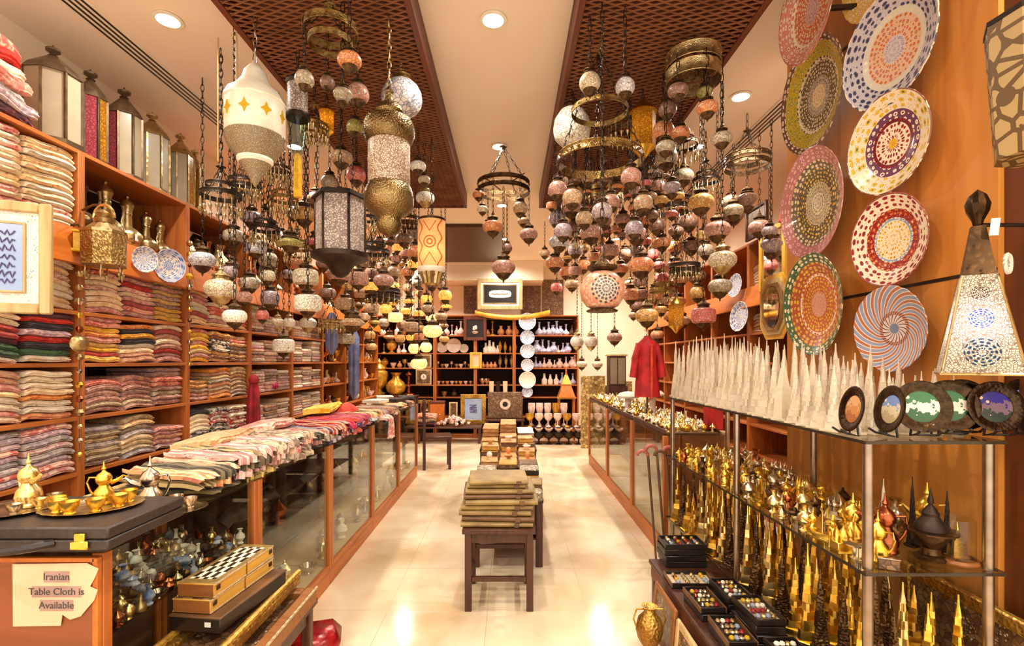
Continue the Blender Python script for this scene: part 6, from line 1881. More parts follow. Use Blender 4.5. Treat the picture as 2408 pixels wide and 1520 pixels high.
# walking canes leaning on the end of the rack
def cane(x0, y0, x1, y1, h, hook, label):
    t = T('walking_cane', label, 'cane', (0, 0, 0), group='canes leaning on the glass rack')
    b, e = Vector((x0, y0, .01)), Vector((x1, y1, h))
    ob('shaft', MB().tube([b, b.lerp(e, .5), e], [.008, .009, .010], 8).mesh('shaft'), M['leather_brown'], t)
    d = (e - b).normalized()
    pts = [e + d * (.035 * math.sin(a)) * 1.0 + Vector((-.04 + .04 * math.cos(a), 0, 0)) * 1.0 for a in [PI * i / 8 for i in range(9)]]
    ob('hook_handle', MB().tube(pts, .013, 8).mesh('hook_handle'), M[hook], t)
M['rosewood'] = plain('pinkish_rosewood', sr(196, 110, 92), sr(160, 78, 66), 14, .35)
cane(1.10, 3.72, 1.03, 3.69, .80, 'rosewood', 'walking cane with pink hooked handle, closest to the aisle')
cane(1.17, 3.72, 1.095, 3.69, .84, 'rosewood', 'walking cane with pink hooked handle, second from the aisle')
cane(1.24, 3.72, 1.16, 3.69, .80, 'leather_brown', 'walking cane with brown hooked handle, third from the aisle')
cane(1.31, 3.72, 1.225, 3.69, .83, 'rosewood', 'walking cane with pink hooked handle, last against the rack post')

# red robe on a stand behind the bead counters
p = P(1517, 935, 4.9)
t = T('red_robe', 'red robe with orange trim on a stand among the hanging lamps', 'robe', (1.36, 4.9, 1.0), scale=(.72, .8, .95))
ob('robe_body', MB().lathe([(.17, .16), (.16, .3), (.13, .5), (.135, .66), (.12, .72), (.05, .77), (.04, .79)], 32, Matrix.Diagonal((1, .6, 1, 1)), wob=lambda a: 1 + .04 * math.cos(9 * a)).mesh('robe_body'), M['red'], t)
for s in (-1, 1):
    ob('sleeve', MB().tube([(s * .11, 0, .7), (s * .17, -.02, .55), (s * .19, -.03, .36)], [.045, .05, .062], 12).mesh('sleeve'), M['red'], t)
ob('trim', boxm((.035, .012, .56), .003), M['orange_red'], t, (.03, -.1, .42))
ob('stand', lathem('robe_stand', [(.0001, -.05), (.09, -.05), (.09, -.035), (.012, -.02), (.012, .74), (.0001, .75)], 14), M['dark_wood'], t)
for i, (x, y, h) in enumerate(((1.50, 5.2, .24), (1.28, 5.35, .2))):
    t = T('mushroom_lamp', 'white mushroom-shaped table lamp among the gilt trinkets, %s the red robe' % ('just before', 'aisle side of')[i], 'lamp', (x, y, CTOP + .0125))
    ob('stem', lathem('mush_stem', [(.0001, 0), (.05, 0), (.045, .02), (.03, .1), (.035, .8), (.03, .82)], 14), M['rose_china'], t, scale=(1, 1, h))
    ob('lamp_shade', lathem('mush_shade', [(.03, 0), (.11, -.01), (.12, .01), (.09, .04), (.04, .055), (.0001, .06)], 20), M['white'], t, (0, 0, h * .8))
solo('red_box', 'red box standing behind the glass rack on the bead counter', 'box', boxm((.12, .1, .2), .006), M['red'], (1.60, 3.9, CTOP + .125))

# mirrors and small pieces on the far side shelving
def wall_frame(x, y, z, w, h, b, mat, inner, label, name='wall_mirror', cat='mirror', inner_name='mirror_glass'):
    t = T(name, label, cat, (x, y, z), R(-90))
    frame_bars(t, w, h, b, .03, mat)
    ob(inner_name, boxm((w - 2 * b, .008, h - 2 * b), 0), M[inner], t, (0, .004, 0))
    return t
M['yellow_frame'] = wood('yellow_pine_frame', sr(240, 186, 70), sr(216, 150, 44), 2, 6)
wall_frame(2.34, 4.42, 2.42, .44, .56, .05, 'yellow_frame', 'mirror', 'rectangular mirror in a yellow frame beside the dish panel')
t = T('octagonal_mirror', 'tall octagonal gilt mirror with oval glass beside the green-rimmed dish', 'mirror', (2.30, 4.30, 1.97), R(-90))
oc = [(.5, .28), (.28, .5), (-.28, .5), (-.5, .28), (-.5, -.28), (-.28, -.5), (.28, -.5), (.5, -.28)]
for i, (k, m_) in enumerate(((1, 'yellow_frame'), (.86, 'cream_frame'), (.72, 'pale_brass'))):
    ob('frame_step', MB().prism([(x * .46 * k, y * .56 * k) for x, y in oc], 0, .015 + .008 * i).mesh('frame_step', flat=True), M[m_], t, (0, 0, 0), (R(90), 0, 0))
ob('oval_glass', lathem('oval_glass', [(.0001, .032), (.24, .032), (.25, .036), (.0001, .036)], 32), M['mirror'], t, (0, 0, 0), (R(90), 0, 0), (.5, .72, 1))
wall_frame(2.36, 4.75, 2.833, .4, .3, .03, 'dark_wood', 'brown_inlay', 'small dark framed panel on top of the far side shelving', 'wall_picture', 'picture', 'panel')
solo('orange_ornament', 'small orange lampshade ornament beside the pink-rimmed dish', 'ornament', lathem('mini_shade', [(.05, 0), (.05, .01), (.026, .1), (.022, .1), (.0001, .1)], 14), M['orange_red'], (2.34, 4.2, 2.682), scale=1.2)
for s in range(3):
    for i in range(8):
        c = ['cream', 'off-white', 'beige', 'pink-sprigged', 'cream'][(s * 2 + i * 3) % 5]
        solo('folded_cloth', '%s folded cloth, %s up, in the %s stack on the far side shelving' % (c, nth(i), nth(s)), 'cloth', CLOTHS[(s + i) % 7], CLM[c], (2.61, 4.28 + .28 * s, 2.205 + .015 + .03 * i), (0, 0, PI), (1, .85, .95), 'folded cloths on the far side shelving')
        if i < 6:
            solo('folded_cloth', '%s folded cloth, %s up, in the %s stack under the far side fascia' % (c, nth(i), nth(s)), 'cloth', CLOTHS[(s + i + 2) % 7], CLM[c], (2.61, 4.28 + .28 * s, 1.785 + .015 + .03 * i), (0, 0, PI), (1, .85, .95), 'folded cloths on the far side shelving')
for i, (px, py, Y, r_) in enumerate(((1716, 745, 5.0, .15), (1712, 672, 5.1, .12))):
    p = P(px, py, Y); p.x = 2.33
    put_dish(p, r_, 'dish_blue', 'blue and white dish seen nearly edge-on against the far side shelving, %s one' % ('lower', 'upper')[i], (-1, -.15, .1), 16)

# ------------------------------------------------------------------ low bench of jewellery boxes before the rack
t = T('jewellery_bench', 'long low dark bench of jewellery boxes at the foot of the glass rack', 'bench', (1.0, 2.2, 0))
ob('bench_top', boxm((.30, 1.66, .025), .004), M['dark_wood'], t, (0, 0, .285))
for sx in (-1, 1):
    ob('side_rail', boxm((.018, 1.6, .07), .003), M['red_wood'], t, (sx * .135, 0, .235))
    for sy in (-1, 1):
        ob('leg', boxm((.04, .04, .27), .003), M['dark_wood'], t, (sx * .12, sy * .78, .135))
M['bead_red'] = plain('red_glass_bead', sr(176, 40, 40), sr(120, 20, 30), 30, .15)
M['velvet'] = plain('pale_velvet', sr(206, 186, 156), sr(186, 164, 132), 20, .8)
bcols = ['silver', 'pale_brass', 'bead_red', 'blue_enamel', 'gold_pale', 'copper', 'white', 'amber']
bname = ['silver', 'brass', 'red', 'blue', 'pale gold', 'copper', 'white', 'amber']
rr = random.Random(77)
bead = lathem('bead_round', [(.0001, -.5), (.35, -.35), (.5, 0), (.35, .35), (.0001, .5)], 8)
spots = [(1.03, 2.97, 3), (.98, 2.70, 0), (1.08, 2.42, 2), (.94, 2.40, 1), (1.08, 2.16, 3), (.95, 2.12, 1), (1.08, 1.88, 2), (.95, 1.84, 1), (1.08, 1.60, 2), (.95, 1.56, 1)]
for b, (x, y, n) in enumerate(spots):
    w, l = (.24, .16) if b < 2 else (.125, .22)
    z = .2985
    for q in range(n):
        solo('jewellery_box', 'flat closed black jewellery box, %s in the pile under the %s open one' % (nth(q), nth(b)), 'box', boxm((w, l, .034), .003), M['black'], (x + rr.uniform(-.006, .006), y, z + .0172), (0, 0, rr.uniform(-.06, .06)), group='closed jewellery boxes')
        z += .0352
    t = T('jewellery_box', 'open black jewellery box of ornaments, %s from the far end of the low bench' % nth(b), 'box', (x, y, z), rr.uniform(-.06, .06), 'open jewellery boxes')
    ob('box_floor', boxm((w, l, .008), .001), M['black'], t, (0, 0, .004))
    ob('lining', boxm((w - .016, l - .016, .004), 0), M['velvet' if b % 3 == 1 else 'black_leather'], t, (0, 0, .0102))
    for s in (-1, 1):
        ob('box_side', boxm((.006, l, .03), .001), M['leather_brown'] if b % 2 else M['black'], t, (s * (w / 2 - .003), 0, .015))
        ob('box_side', boxm((w - .012, .006, .03), .001), M['black'], t, (0, s * (l / 2 - .003), .015))
    m = MB()
    for k in range(16):
        c = rr.randrange(8)
        solo('jewel', '%s bead ornament in the %s open box of the low bench, %s laid' % (bname[c], nth(b), nth(k)), 'ornament', bead, M[bcols[c]],
             Vector((x, y, z)) + Vector(((k % 4 - 1.5) * (w - .04) / 4, (k // 4 - 1.5) * (l - .04) / 4, .0245)), (0, 0, k), (.024, .024, .022), 'bead ornaments in the open boxes')
# frames leaning on the bench front and the gilt vase
for i, (y, h, w, m_, lab) in enumerate(((2.62, .27, .34, 'marq_end', 'brown inlaid frame leaning on the jewellery bench, farthest of three'), (2.22, .26, .36, 'cream_frame', 'pale inlaid frame leaning on the jewellery bench, middle of three'), (1.82, .26, .36, 'dark_wood', 'dark inlaid frame leaning on the jewellery bench, closest of three'))):
    t = T('carved_picture', lab, 'picture frame', (.815 - .01 * (i % 2), y, h / 2 + .002), 0, 'frames leaning on the jewellery bench', rot=(0, R(5), R(-90)))
    t.rotation_euler = Euler((R(-5), 0, R(-90)))
    frame_bars(t, w, h, .035, .02, m_)
    ob('inlay_panel', boxm((w - .06, .006, h - .06), 0), M['brown_inlay'], t)
t = T('gilt_vase', 'gilt openwork vase on the floor before the jewellery bench', 'vase', (.72, 2.55, 0), scale=.82)
ob('body', lathem('gilt_vase', [(.0001, 0), (.05, 0), (.055, .01), (.03, .03), (.07, .1), (.085, .16), (.07, .22), (.035, .26), (.03, .28), (.05, .3), (.04, .3), (.0001, .27)], 24, wob=lambda a: 1 + .03 * math.cos(10 * a)), M['wicker'], t)
for s in (-1, 1):
    ob('handle', MB().tube([(s * .035, 0, .28), (s * .08, 0, .28), (s * .1, 0, .22), (s * .083, 0, .17)], .006, 6).mesh('vase_handle'), M['gold_carve'], t)
M['wood_x'] = wood('cherry_wood_cross', sr(186, 104, 48), sr(144, 74, 30), 0)
M['dish_white'] = dish('white_dish', [(.5, W_, sr(236, 214, 190), YL), (1.2, W_, sr(230, 206, 180), W_)], 10)
M['black_white'] = mosaic('black_white_inlay', sr(206, 186, 160), [sr(226, 206, 176), sr(60, 44, 36), sr(190, 160, 120), sr(40, 30, 26)], sr(40, 30, 26), 50, 14, sr(240, 220, 190))
# ------------------------------------------------------------------ shelving across the end of the shop
BF, BB = 9.7, YB
BZS = [.42, .80, 1.04, 1.37, 1.66, 2.01, 2.40]
def bx(px, Y=BF):
    return (px - CX) * Y / FPX
BU = [-2.70, -1.45, -.66, .1, 1.36]
for k in range(4):
    x0, x1 = BU[k], BU[k + 1]
    t = T('end_shelving', 'cherry wood shelving across the end wall, %s unit from the cloth wall' % nth(k), 'shelf', ((x0 + x1) / 2, (BF + BB) / 2, 0), group='end wall shelving')
    w, d = x1 - x0, BB - BF - .01
    for s in (-1, 1):
        ob('side_panel', boxm((.03, d, 2.4), .002), M['wood'], t, (s * (w / 2 - .016), 0, 1.2))
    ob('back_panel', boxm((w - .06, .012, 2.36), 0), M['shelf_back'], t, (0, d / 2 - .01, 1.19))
    for z in BZS:
        ob('shelf_board', boxm((w - .062, d - .02, .022), .002), M['wood_x'], t, (0, -.008, z - .011))
    ob('plinth', boxm((w - .062, .02, .08), .002), M['wood_x'], t, (0, -d / 2 + .03, .04))

PRO = {
 'long-necked vase': [(.0001, 0), (.26, 0), (.3, .03), (.38, .14), (.36, .26), (.18, .4), (.09, .55), (.08, .86), (.13, .98), (.11, 1), (.0001, .97)],
 'round vase': [(.0001, 0), (.24, 0), (.42, .2), (.46, .38), (.36, .58), (.18, .74), (.15, .86), (.24, 1), (.0001, .97)],
 'bottle': [(.0001, 0), (.28, 0), (.3, .04), (.3, .45), (.14, .6), (.1, .95), (.13, 1), (.0001, 1)],
 'goblet': [(.0001, 0), (.26, 0), (.24, .03), (.06, .12), (.06, .4), (.3, .58), (.38, .8), (.36, 1), (.32, 1), (.24, .66), (.0001, .55)],
 'bowl': [(.0001, 0), (.3, 0), (.28, .1), (.6, .5), (.75, 1), (.7, 1), (.5, .5), (.0001, .25)],
 'samovar': [(.0001, 0), (.26, 0), (.27, .05), (.14, .1), (.13, .16), (.34, .3), (.40, .5), (.38, .62), (.26, .68), (.32, .72), (.2, .8), (.1, .85), (.14, .9), (.05, .95), (.0001, 1)],
 'candlestick': [(.0001, 0), (.3, 0), (.28, .05), (.08, .12), (.06, .3), (.12, .38), (.05, .46), (.05, .8), (.14, .88), (.12, .92), (.05, .93), (.04, 1), (.0001, 1)],
}
def pot(k):
    return lathem('pot_' + k, PRO[k], 18)
M['blue_china'] = mosaic('blue_china', sr(214, 212, 228), [sr(232, 228, 236), sr(170, 174, 210), sr(220, 214, 226), sr(140, 148, 200)], sr(120, 124, 170), 6, 3, sr(70, 80, 150))
M['peach_china'] = plain('peach_enamel', sr(232, 170, 110), sr(206, 130, 74), 6, .3)
M['gilt_china'] = plain('gilt_enamel', sr(226, 176, 70), sr(190, 130, 44), 10, .3, .6)
M['slate_china'] = plain('slate_blue_glaze', sr(120, 130, 170), sr(90, 98, 140), 8, .3)
bcount = {}
def on_shelf(kind, mat, mname, px, z, hpx, shelf_name, cat='vase', w=1.0, group=None, Y=BF + .14, rank=None):
    h = hpx * Y / FPX
    kk = (kind, mname, shelf_name)
    n = bcount.get(kk, 0)
    bcount[kk] = n + 1
    name = kind.replace('-', '_').replace(' ', '_')
    return solo(name, '%s %s, %s, %s of its colour' % (mname, kind, shelf_name, nth(n)), cat, pot(kind), M[mat], (bx(px, Y), Y, z + .001), (0, 0, px), (h * w * .85, h * w * .85, h), group or 'pieces on the end wall shelves')
S1, S2, S3, S4 = 'highest end-wall shelf', 'second end-wall shelf', 'third end-wall shelf', 'fourth end-wall shelf'
for i, px in enumerate((1035, 1050, 1063, 1074, 1084)):
    on_shelf(['long-necked vase', 'round vase', 'candlestick', 'bottle', 'long-necked vase'][i], 'rose_china', 'rose white', px, 2.01, (30, 20, 26, 22, 34)[i], S1)
on_shelf('candlestick', 'gilt_china', 'gilt', 1158, 2.01, 36, S1)
for px in (1147, 1178, 1197, 1212):
    on_shelf('round vase', 'peach_china', 'peach', px, 2.01, 22 if px > 1150 else 14, S1)
for i, px in enumerate((1268, 1279, 1290, 1300, 1309, 1318, 1331)):
    on_shelf('long-necked vase' if i % 2 == 0 else 'round vase', 'blue_china', 'blue and white', px, 2.01, (32, 20, 32, 24, 34, 22, 26)[i], S1)
for i, px in enumerate((1345, 1355)):
    on_shelf('bottle', 'bronze', 'bronze', px, 2.01, 24, S1)
for i, px in enumerate((1142, 1151, 1160, 1170)):
    on_shelf('bottle', 'white', 'little white', px, 1.66, (24, 30, 26, 18)[i], S2)
for i, px in enumerate((1176, 1188, 1200, 1212)):
    on_shelf('samovar', 'gilt_china', 'gilt', px, 1.66, (30, 28, 20, 26)[i], S2, w=.45)
for i, px in enumerate((1262, 1276, 1290, 1302, 1313, 1324, 1335)):
    on_shelf('long-necked vase' if i % 3 else 'round vase', 'blue_china' if i != 4 else 'rose_china', 'blue and white' if i != 4 else 'rose white', px, 1.66, (30, 32, 30, 26, 18, 24, 24)[i], S2)
for i, px in enumerate((1030, 1040, 1050, 1062, 1074, 1084, 1094, 1104)):
    on_shelf('bowl' if i % 3 else 'goblet', ['silver', 'pale_brass', 'white'][i % 3], ['silver', 'brass', 'white'][i % 3], px, 1.37, 9 if i % 3 else 15, S3, 'bowl')
for i, px in enumerate((1136, 1146, 1155, 1164)):
    on_shelf('round vase', 'peach_china', 'peach', px, 1.37, 14, S3)
for i, px in enumerate((1176, 1190, 1203)):
    on_shelf('samovar', 'pale_brass', 'brass', px, 1.37, 31, S3, w=.45)
for i, px in enumerate((1260, 1270, 1280, 1292, 1304, 1316, 1331, 1346, 1352)):
    on_shelf('round vase' if i % 2 else 'long-necked vase', 'rose_china' if i > 1 else 'blue_china', 'rose white' if i > 1 else 'blue and white', px, 1.37, (26, 16, 24, 20, 18, 22, 26, 26, 30)[i], S3)
for i, px in enumerate((1031, 1042, 1052, 1063, 1073, 1083, 1095, 1107)):
    on_shelf('bowl', ['rose_china', 'silver', 'peach_china'][i % 3], ['rose white', 'silver', 'peach'][i % 3], px, 1.04, 8, S4, 'bowl')
for i, px in enumerate((1135, 1145)):
    on_shelf('bowl', 'silver', 'silver', px, 1.04, 14, S4, 'bowl')
for i, px in enumerate((1280, 1294, 1308, 1322, 1347)):
    on_shelf('long-necked vase' if i > 2 else 'bottle', 'blue_china' if i > 2 else 'white', 'blue and white' if i > 2 else 'little white', px, 1.04, (26, 24, 24, 28, 26)[i], S4)
# first unit by the cloth wall: brassware
for i, (px, z, k, h, m_, mn) in enumerate((
    (890, 1.37, 'long-necked vase', 22, 'gilt_china', 'gilt'), (905, 1.37, 'samovar', 26, 'gilt_china', 'gilt'), (925, 1.37, 'bowl', 12, 'rose_china', 'rose white'), (940, 1.37, 'round vase', 16, 'peach_china', 'peach'), (952, 1.37, 'goblet', 20, 'pale_brass', 'brass'), (965, 1.37, 'bowl', 12, 'white', 'white'),
    (903, 1.66, 'candlestick', 24, 'gilt_china', 'gilt'), (921, 1.66, 'samovar', 36, 'gilt_china', 'gilt'), (938, 1.66, 'bottle', 20, 'rose_china', 'rose white'), (950, 1.66, 'long-necked vase', 22, 'white', 'white'), (970, 1.66, 'round vase', 18, 'peach_china', 'peach'),
    (900, 2.01, 'round vase', 20, 'white', 'white'), (918, 2.01, 'bowl', 12, 'copper', 'copper'), (934, 2.01, 'bottle', 26, 'rose_china', 'rose white'), (950, 2.01, 'bowl', 14, 'pale_brass', 'brass'), (968, 2.01, 'round vase', 22, 'peach_china', 'peach'), (990, 2.01, 'long-necked vase', 26, 'bronze', 'bronze'))):
    on_shelf(k, m_, mn, px, z, h, {1.04: S4, 1.37: S3, 1.66: S2, 2.01: S1}[z] + ', cloth side')
for i, (px, z, k, h, m_, mn) in enumerate(((1045, .80, 'bowl', 12, 'pale_brass', 'brass'), (1068, .80, 'round vase', 18, 'bronze', 'bronze'), (1150, .8, 'bottle', 24, 'bronze', 'bronze'))):
    on_shelf(k, m_, mn, px, z, h, 'lowest end-wall shelf')
# white dishes on stands on the second shelf, blue dish column on the post
for i, (px, r_) in enumerate(((1037, .115), (1065, .145), (1089, .09))):
    put_dish(Vector((bx(px), BF + .2, 1.664 + r_)), r_, 'dish_white', 'glossy white dish standing on the second end wall shelf, %s of three' % nth(i), (0, -1, .15), 0)
for i, (py, d) in enumerate(((757, 40), (794, 34), (826, 34), (859, 30), (894, 40), (922, 26))):
    r_ = d / 2 * (BF - .05) / FPX
    put_dish(P(1240, py, BF - .05), r_, ('dish_blue', 'dish_blue2', 'dish_blue', 'dish_blue', 'dish_white', 'dish_blue2')[i], 'blue and white dish hung on the end wall shelving post, %s from the top' % nth(i), (0, -1, .03), 18 if i in (0, 2) else 0)
    solo('dish_hook', 'small iron hook behind the %s dish of the end wall column' % nth(i), 'hook', boxm((.02, .046, .02), .002), M['iron'], (bx(1240, BF - .05), BF - .0235, P(1240, py, BF - .05).z))

def flat_frame(px, py, wpx, hpx, Y, b, mat, inner, label, name='wall_picture', cat='picture', inner_name='panel', tilt=0):
    p = P(px, py, Y)
    w, h = wpx * Y / FPX, hpx * Y / FPX
    t = T(name, label, cat, p, rot=(R(tilt), 0, 0))
    frame_bars(t, w, h, b, .03, mat)
    ob(inner_name, boxm((w - 2 * b, .01, h - 2 * b), 0), M[inner], t, (0, .004, 0))
    return t, w, h
# framed calligraphy above the shelves, on its gold swag
t, w, h = flat_frame(1176, 692, 106, 72, 9.62, .07, 'cream_frame', 'white', 'cream framed black cartouche of calligraphy above the end wall shelves')
ob('inner_moulding', boxm((w - .22, .014, h - .22), .003), M['pale_brass'], t, (0, -.002, 0))
ob('black_field', boxm((w - .26, .014, h - .26), .003), M['black'], t, (0, -.006, 0))
ob('cartouche', MB().prism([(.23 * math.cos(a) * (1 if abs(math.cos(a)) < .9 else .94), .075 * math.copysign(abs(math.sin(a)) ** .6, math.sin(a))) for a in [2 * PI * i / 24 for i in range(24)]], 0, .006).mesh('cartouche', flat=True), M['white'], t, (0, -.012, 0), (R(90), 0, 0))
ob('script_lines', MB().tube([(-.17 + .034 * i, -.02, .012 * math.sin(i * 2.3)) for i in range(11)], .007, 5).mesh('script_lines'), M['pale_brass'], t)
m = MB()
n = 24
vs, fs = [], []
for i in range(n + 1):
    u = i / n
    x = (u - .5) * 1.45
    sag = -.10 * (1 - (2 * u - 1) ** 2)
    for q, (dy, dz) in enumerate(((0, .05), (-.035, .03), (-.045, -.01), (-.02, -.05), (0.01, -.05), (.01, .05))):
        vs.append((x, dy + .006 * math.sin(i * 2.2), sag + dz))
for i in range(n):
    for q in range(6):
        fs.append((i * 6 + q, i * 6 + (q + 1) % 6, i * 6 + 6 + (q + 1) % 6, i * 6 + 6 + q))
fs += [tuple(range(6))[::-1], tuple(n * 6 + q for q in range(6))]
solo('gold_swag', 'gold satin swag draped along the top of the end wall shelves', 'drapery', m.add(vs, fs).mesh('gold_swag', ang=60), M['swag'], P(1205, 735, 9.66))
for i, (px, py, w, h, c, lab) in enumerate(((1250, 695, 46, 80, 'brown_inlay', 'brown patterned rug panel hung beside the calligraphy frame'), (1302, 700, 50, 90, 'brown_inlay', 'dim brown patterned rug panel hung second from the calligraphy frame'), (1104, 700, 30, 70, 'brown_inlay', 'narrow rug panel between the calligraphy frame and the lamps'))):
    p = P(px, py, 10.2)
    solo('rug_panel', lab, 'rug', boxm((w * 10.2 / FPX, .03, h * 10.2 / FPX), .006), M[c], (p.x, YB - .02, p.z))
t, w, h = flat_frame(1117, 773, 54, 56, BF - .017, .06, 'red_wood', 'black', 'square wood frame with pale posy on black, before the end wall shelves')
m = MB()
for k in range(6):
    m.ball((.05 * math.cos(k) * (k % 3) / 2, -.004, .05 * math.sin(k * 2.1) * (k % 4) / 3 + .02), .03, 8)
m.lathe([(.0001, -.11), (.04, -.1), (.07, -.06), (.02, -.05)], 10)
ob('posy', m.mesh('posy'), M['rose_china'], t)
t, w, h = flat_frame(1119, 848, 28, 38, BF - .017, .05, 'yellow_frame', 'paper', 'small yellow-topped framed sheet standing on the end wall shelving')
# table clocks
def clock(px, py, s, Y, label):
    p = P(px, py, Y)
    t = T('table_clock', label, 'clock', p)
    w = s * Y / FPX
    ob('case', boxm((w, .08, w), .006), M['cream_frame'], t)
    ob('inlay_face', boxm((w * .8, .006, w * .8), .001), M['brown_inlay'], t, (0, -.041, 0))
    ob('dial', lathem('clock_dial', [(.0001, 0), (.5, 0), (.5, .01), (.42, .014), (.0001, .012)], 28), M['white'], t, (0, -.043, 0), (R(90), 0, 0), w * .36)
    ob('hands', MB().box((0, -.052, w * .04), (.008, .003, w * .1)).box((w * .03, -.052, 0), (w * .08, .003, .008)).mesh('hands'), M['iron'], t)
    return w
Yc = BF + .05
s_ = 37
clock(997, 850 - (1.041 + .5 * s_ * Yc / FPX - EYE) * FPX / Yc, s_, Yc, 'square inlaid clock with round white dial on the fourth end wall shelf')
clock(999, 850 - (1.371 + .5 * 32 * Yc / FPX - EYE) * FPX / Yc, 32, Yc, 'square inlaid clock with round dial behind the glowing lamp, third end wall shelf')

# ---------------------------------------------- pieces standing before the end shelving
def table_small(x, y, w, d, h, label, mat='dark_wood'):
    t = T('side_table', label, 'table', (x, y, 0))
    ob('table_top', boxm((w, d, .03), .004), M[mat], t, (0, 0, h - .015))
    for sx in (-1, 1):
        for sy in (-1, 1):
            ob('leg', boxm((.045, .045, h - .03), .004), M[mat], t, (sx * (w / 2 - .04), sy * (d / 2 - .04), (h - .03) / 2))
    return t
table_small(-1.1, 9.25, 1.2, .42, .30, 'low table of cloth and shells before the end wall, cloth-wall side')
table_small(.95, 9.2, 1.5, .3, .30, 'low table of pale bowls before the end wall, dish-panel side')
table_small(-.08, 9.35, .74, .36, .42, 'low dark table carrying the large carved clock before the end wall')
for i, (x, c) in enumerate(((-2.0, 'maroon'), (-2.0, 'khaki'), (-1.98, 'rosy grey'))):
    solo('folded_cloth', '%s folded blanket, %s up, on the low table before the end wall' % (c, nth(i)), 'cloth', cloth_mesh(.36, .3, .07, 300 + i), CLM[c], (x + .46, 9.25, .305 + .04 + .074 * i), (0, 0, -PI / 2))
table_small(-2.2, 9.42, .95, .3, .86, 'tall narrow table of big gilt pots before the end wall')
for x, k, h, m_, lab in ((-2.46, 'samovar', .70, 'gilt_china', 'big gilt samovar on the tall narrow table before the end wall'), (-2.14, 'round vase', .42, 'gilt_china', 'gilt round vase beside the big samovar'), (-1.9, 'candlestick', .44, 'copper', 'copper candlestick at the aisle end of the tall narrow table')):
    solo(k.replace(' ', '_'), lab, 'vase', pot(k), M[m_], (x, 9.42, .861), (0, 0, 0), (min(h, .42), min(h, .42), h))
# shell heap
rr = random.Random(9)
for k in range(26):
    a = k * 2.4
    q = .018 * k ** .75
    x, y = -1.02 + .30 * math.cos(a) * (q / .2), 9.22 + .10 * math.sin(a) * (q / .2)
    solo('sea_shell', 'pink and white sea shell in the heap before the end wall, %s out from the middle' % nth(k), 'shell', lathem('shell', [(.0001, -.3), (.3, -.25), (.5, 0), (.36, .3), (.15, .55), (.0001, .8)], 10, wob=lambda a: 1 + .12 * math.cos(5 * a)), M['blossom'],
         (x, y, .34 + max(0, .22 - .01 * k) * .55), (rr.uniform(-1, 1), rr.uniform(-1, 1), k), .075, 'sea shells in the heap')
t, w, h = flat_frame(1113, 965, 60, 70, 9.5, .08, 'wicker', 'sky_panel', 'ornate gilt frame around blue calligraphy standing before the end wall')
ob('script_lines', MB().tube([(-.07 + .014 * (i % 11), -.008, .08 - .045 * (i // 11) + .012 * math.sin(i * 2.1)) for i in range(44)], .006, 5).mesh('script_lines'), M['violet_ink'], t)
t.location.z = .301 + h / 2
t, w, h = flat_frame(1066, 958, 20, 52, 9.48, .03, 'cream_frame', 'brown_inlay', 'narrow standing frame beside the ornate gilt one')
t.location.z = .301 + h / 2
t, w, h = flat_frame(990, 955, 50, 56, 9.55, .07, 'wicker', 'mirror', 'gilt framed mirror standing before the end wall by the cloth counters', 'standing_mirror', 'mirror', 'mirror_glass')
t.location.z = .301 + h / 2
t = T('orange_cabinet', 'small orange wood cabinet with carved top before the end wall', 'cabinet', (-1.35, 9.42, .301))
ob('cabinet_body', boxm((.26, .2, .40), .004), M['fascia'], t, (0, 0, .2))
ob('carved_top', boxm((.28, .22, .05), .01), M['red_wood'], t, (0, 0, .425))
ob('knob', lathem('knob', [(.0001, -.5), (.4, -.3), (.5, 0), (.3, .3), (.0001, .5)], 10), M['gold'], t, (.05, -.108, .2), scale=.025)
# large dark clock
p = P(1188, 963, 9.4)
t = T('carved_clock', 'large dark carved wall clock panel with pale dial standing before the end wall', 'clock', (p.x, 9.4, .42))
ob('carved_panel', boxm((.66, .05, .50), .012), M['brown_inlay'], t, (0, 0, .252))
ob('dial', lathem('big_dial', [(.0001, 0), (.5, 0), (.5, .02), (.3, .03), (.26, .02), (.0001, .02)], 28), M['rose_china'], t, (0, -.026, .27), (R(90), 0, 0), .2)
ob('dial_boss', lathem('dial_boss', [(.0001, .02), (.25, .022), (.22, .06), (.0001, .07)], 16), M['iron'], t, (0, -.026, .27), (R(90), 0, 0), .2)
for i, x in enumerate((-.26, -.14, .0)):
    solo('candle_tumbler', '%s tumbler standing on the carved clock panel, %s of three' % (('cream', 'dark', 'cream')[i], nth(i)), 'tumbler', lathem('tumbler', [(.0001, 0), (.05, 0), (.055, .2), (.048, .2), (.044, .02), (.0001, .015)], 16), M['paper' if i != 1 else 'iron'], (p.x + x + .1 * 0, 9.40, .9225), scale=(.8, .45, 1))
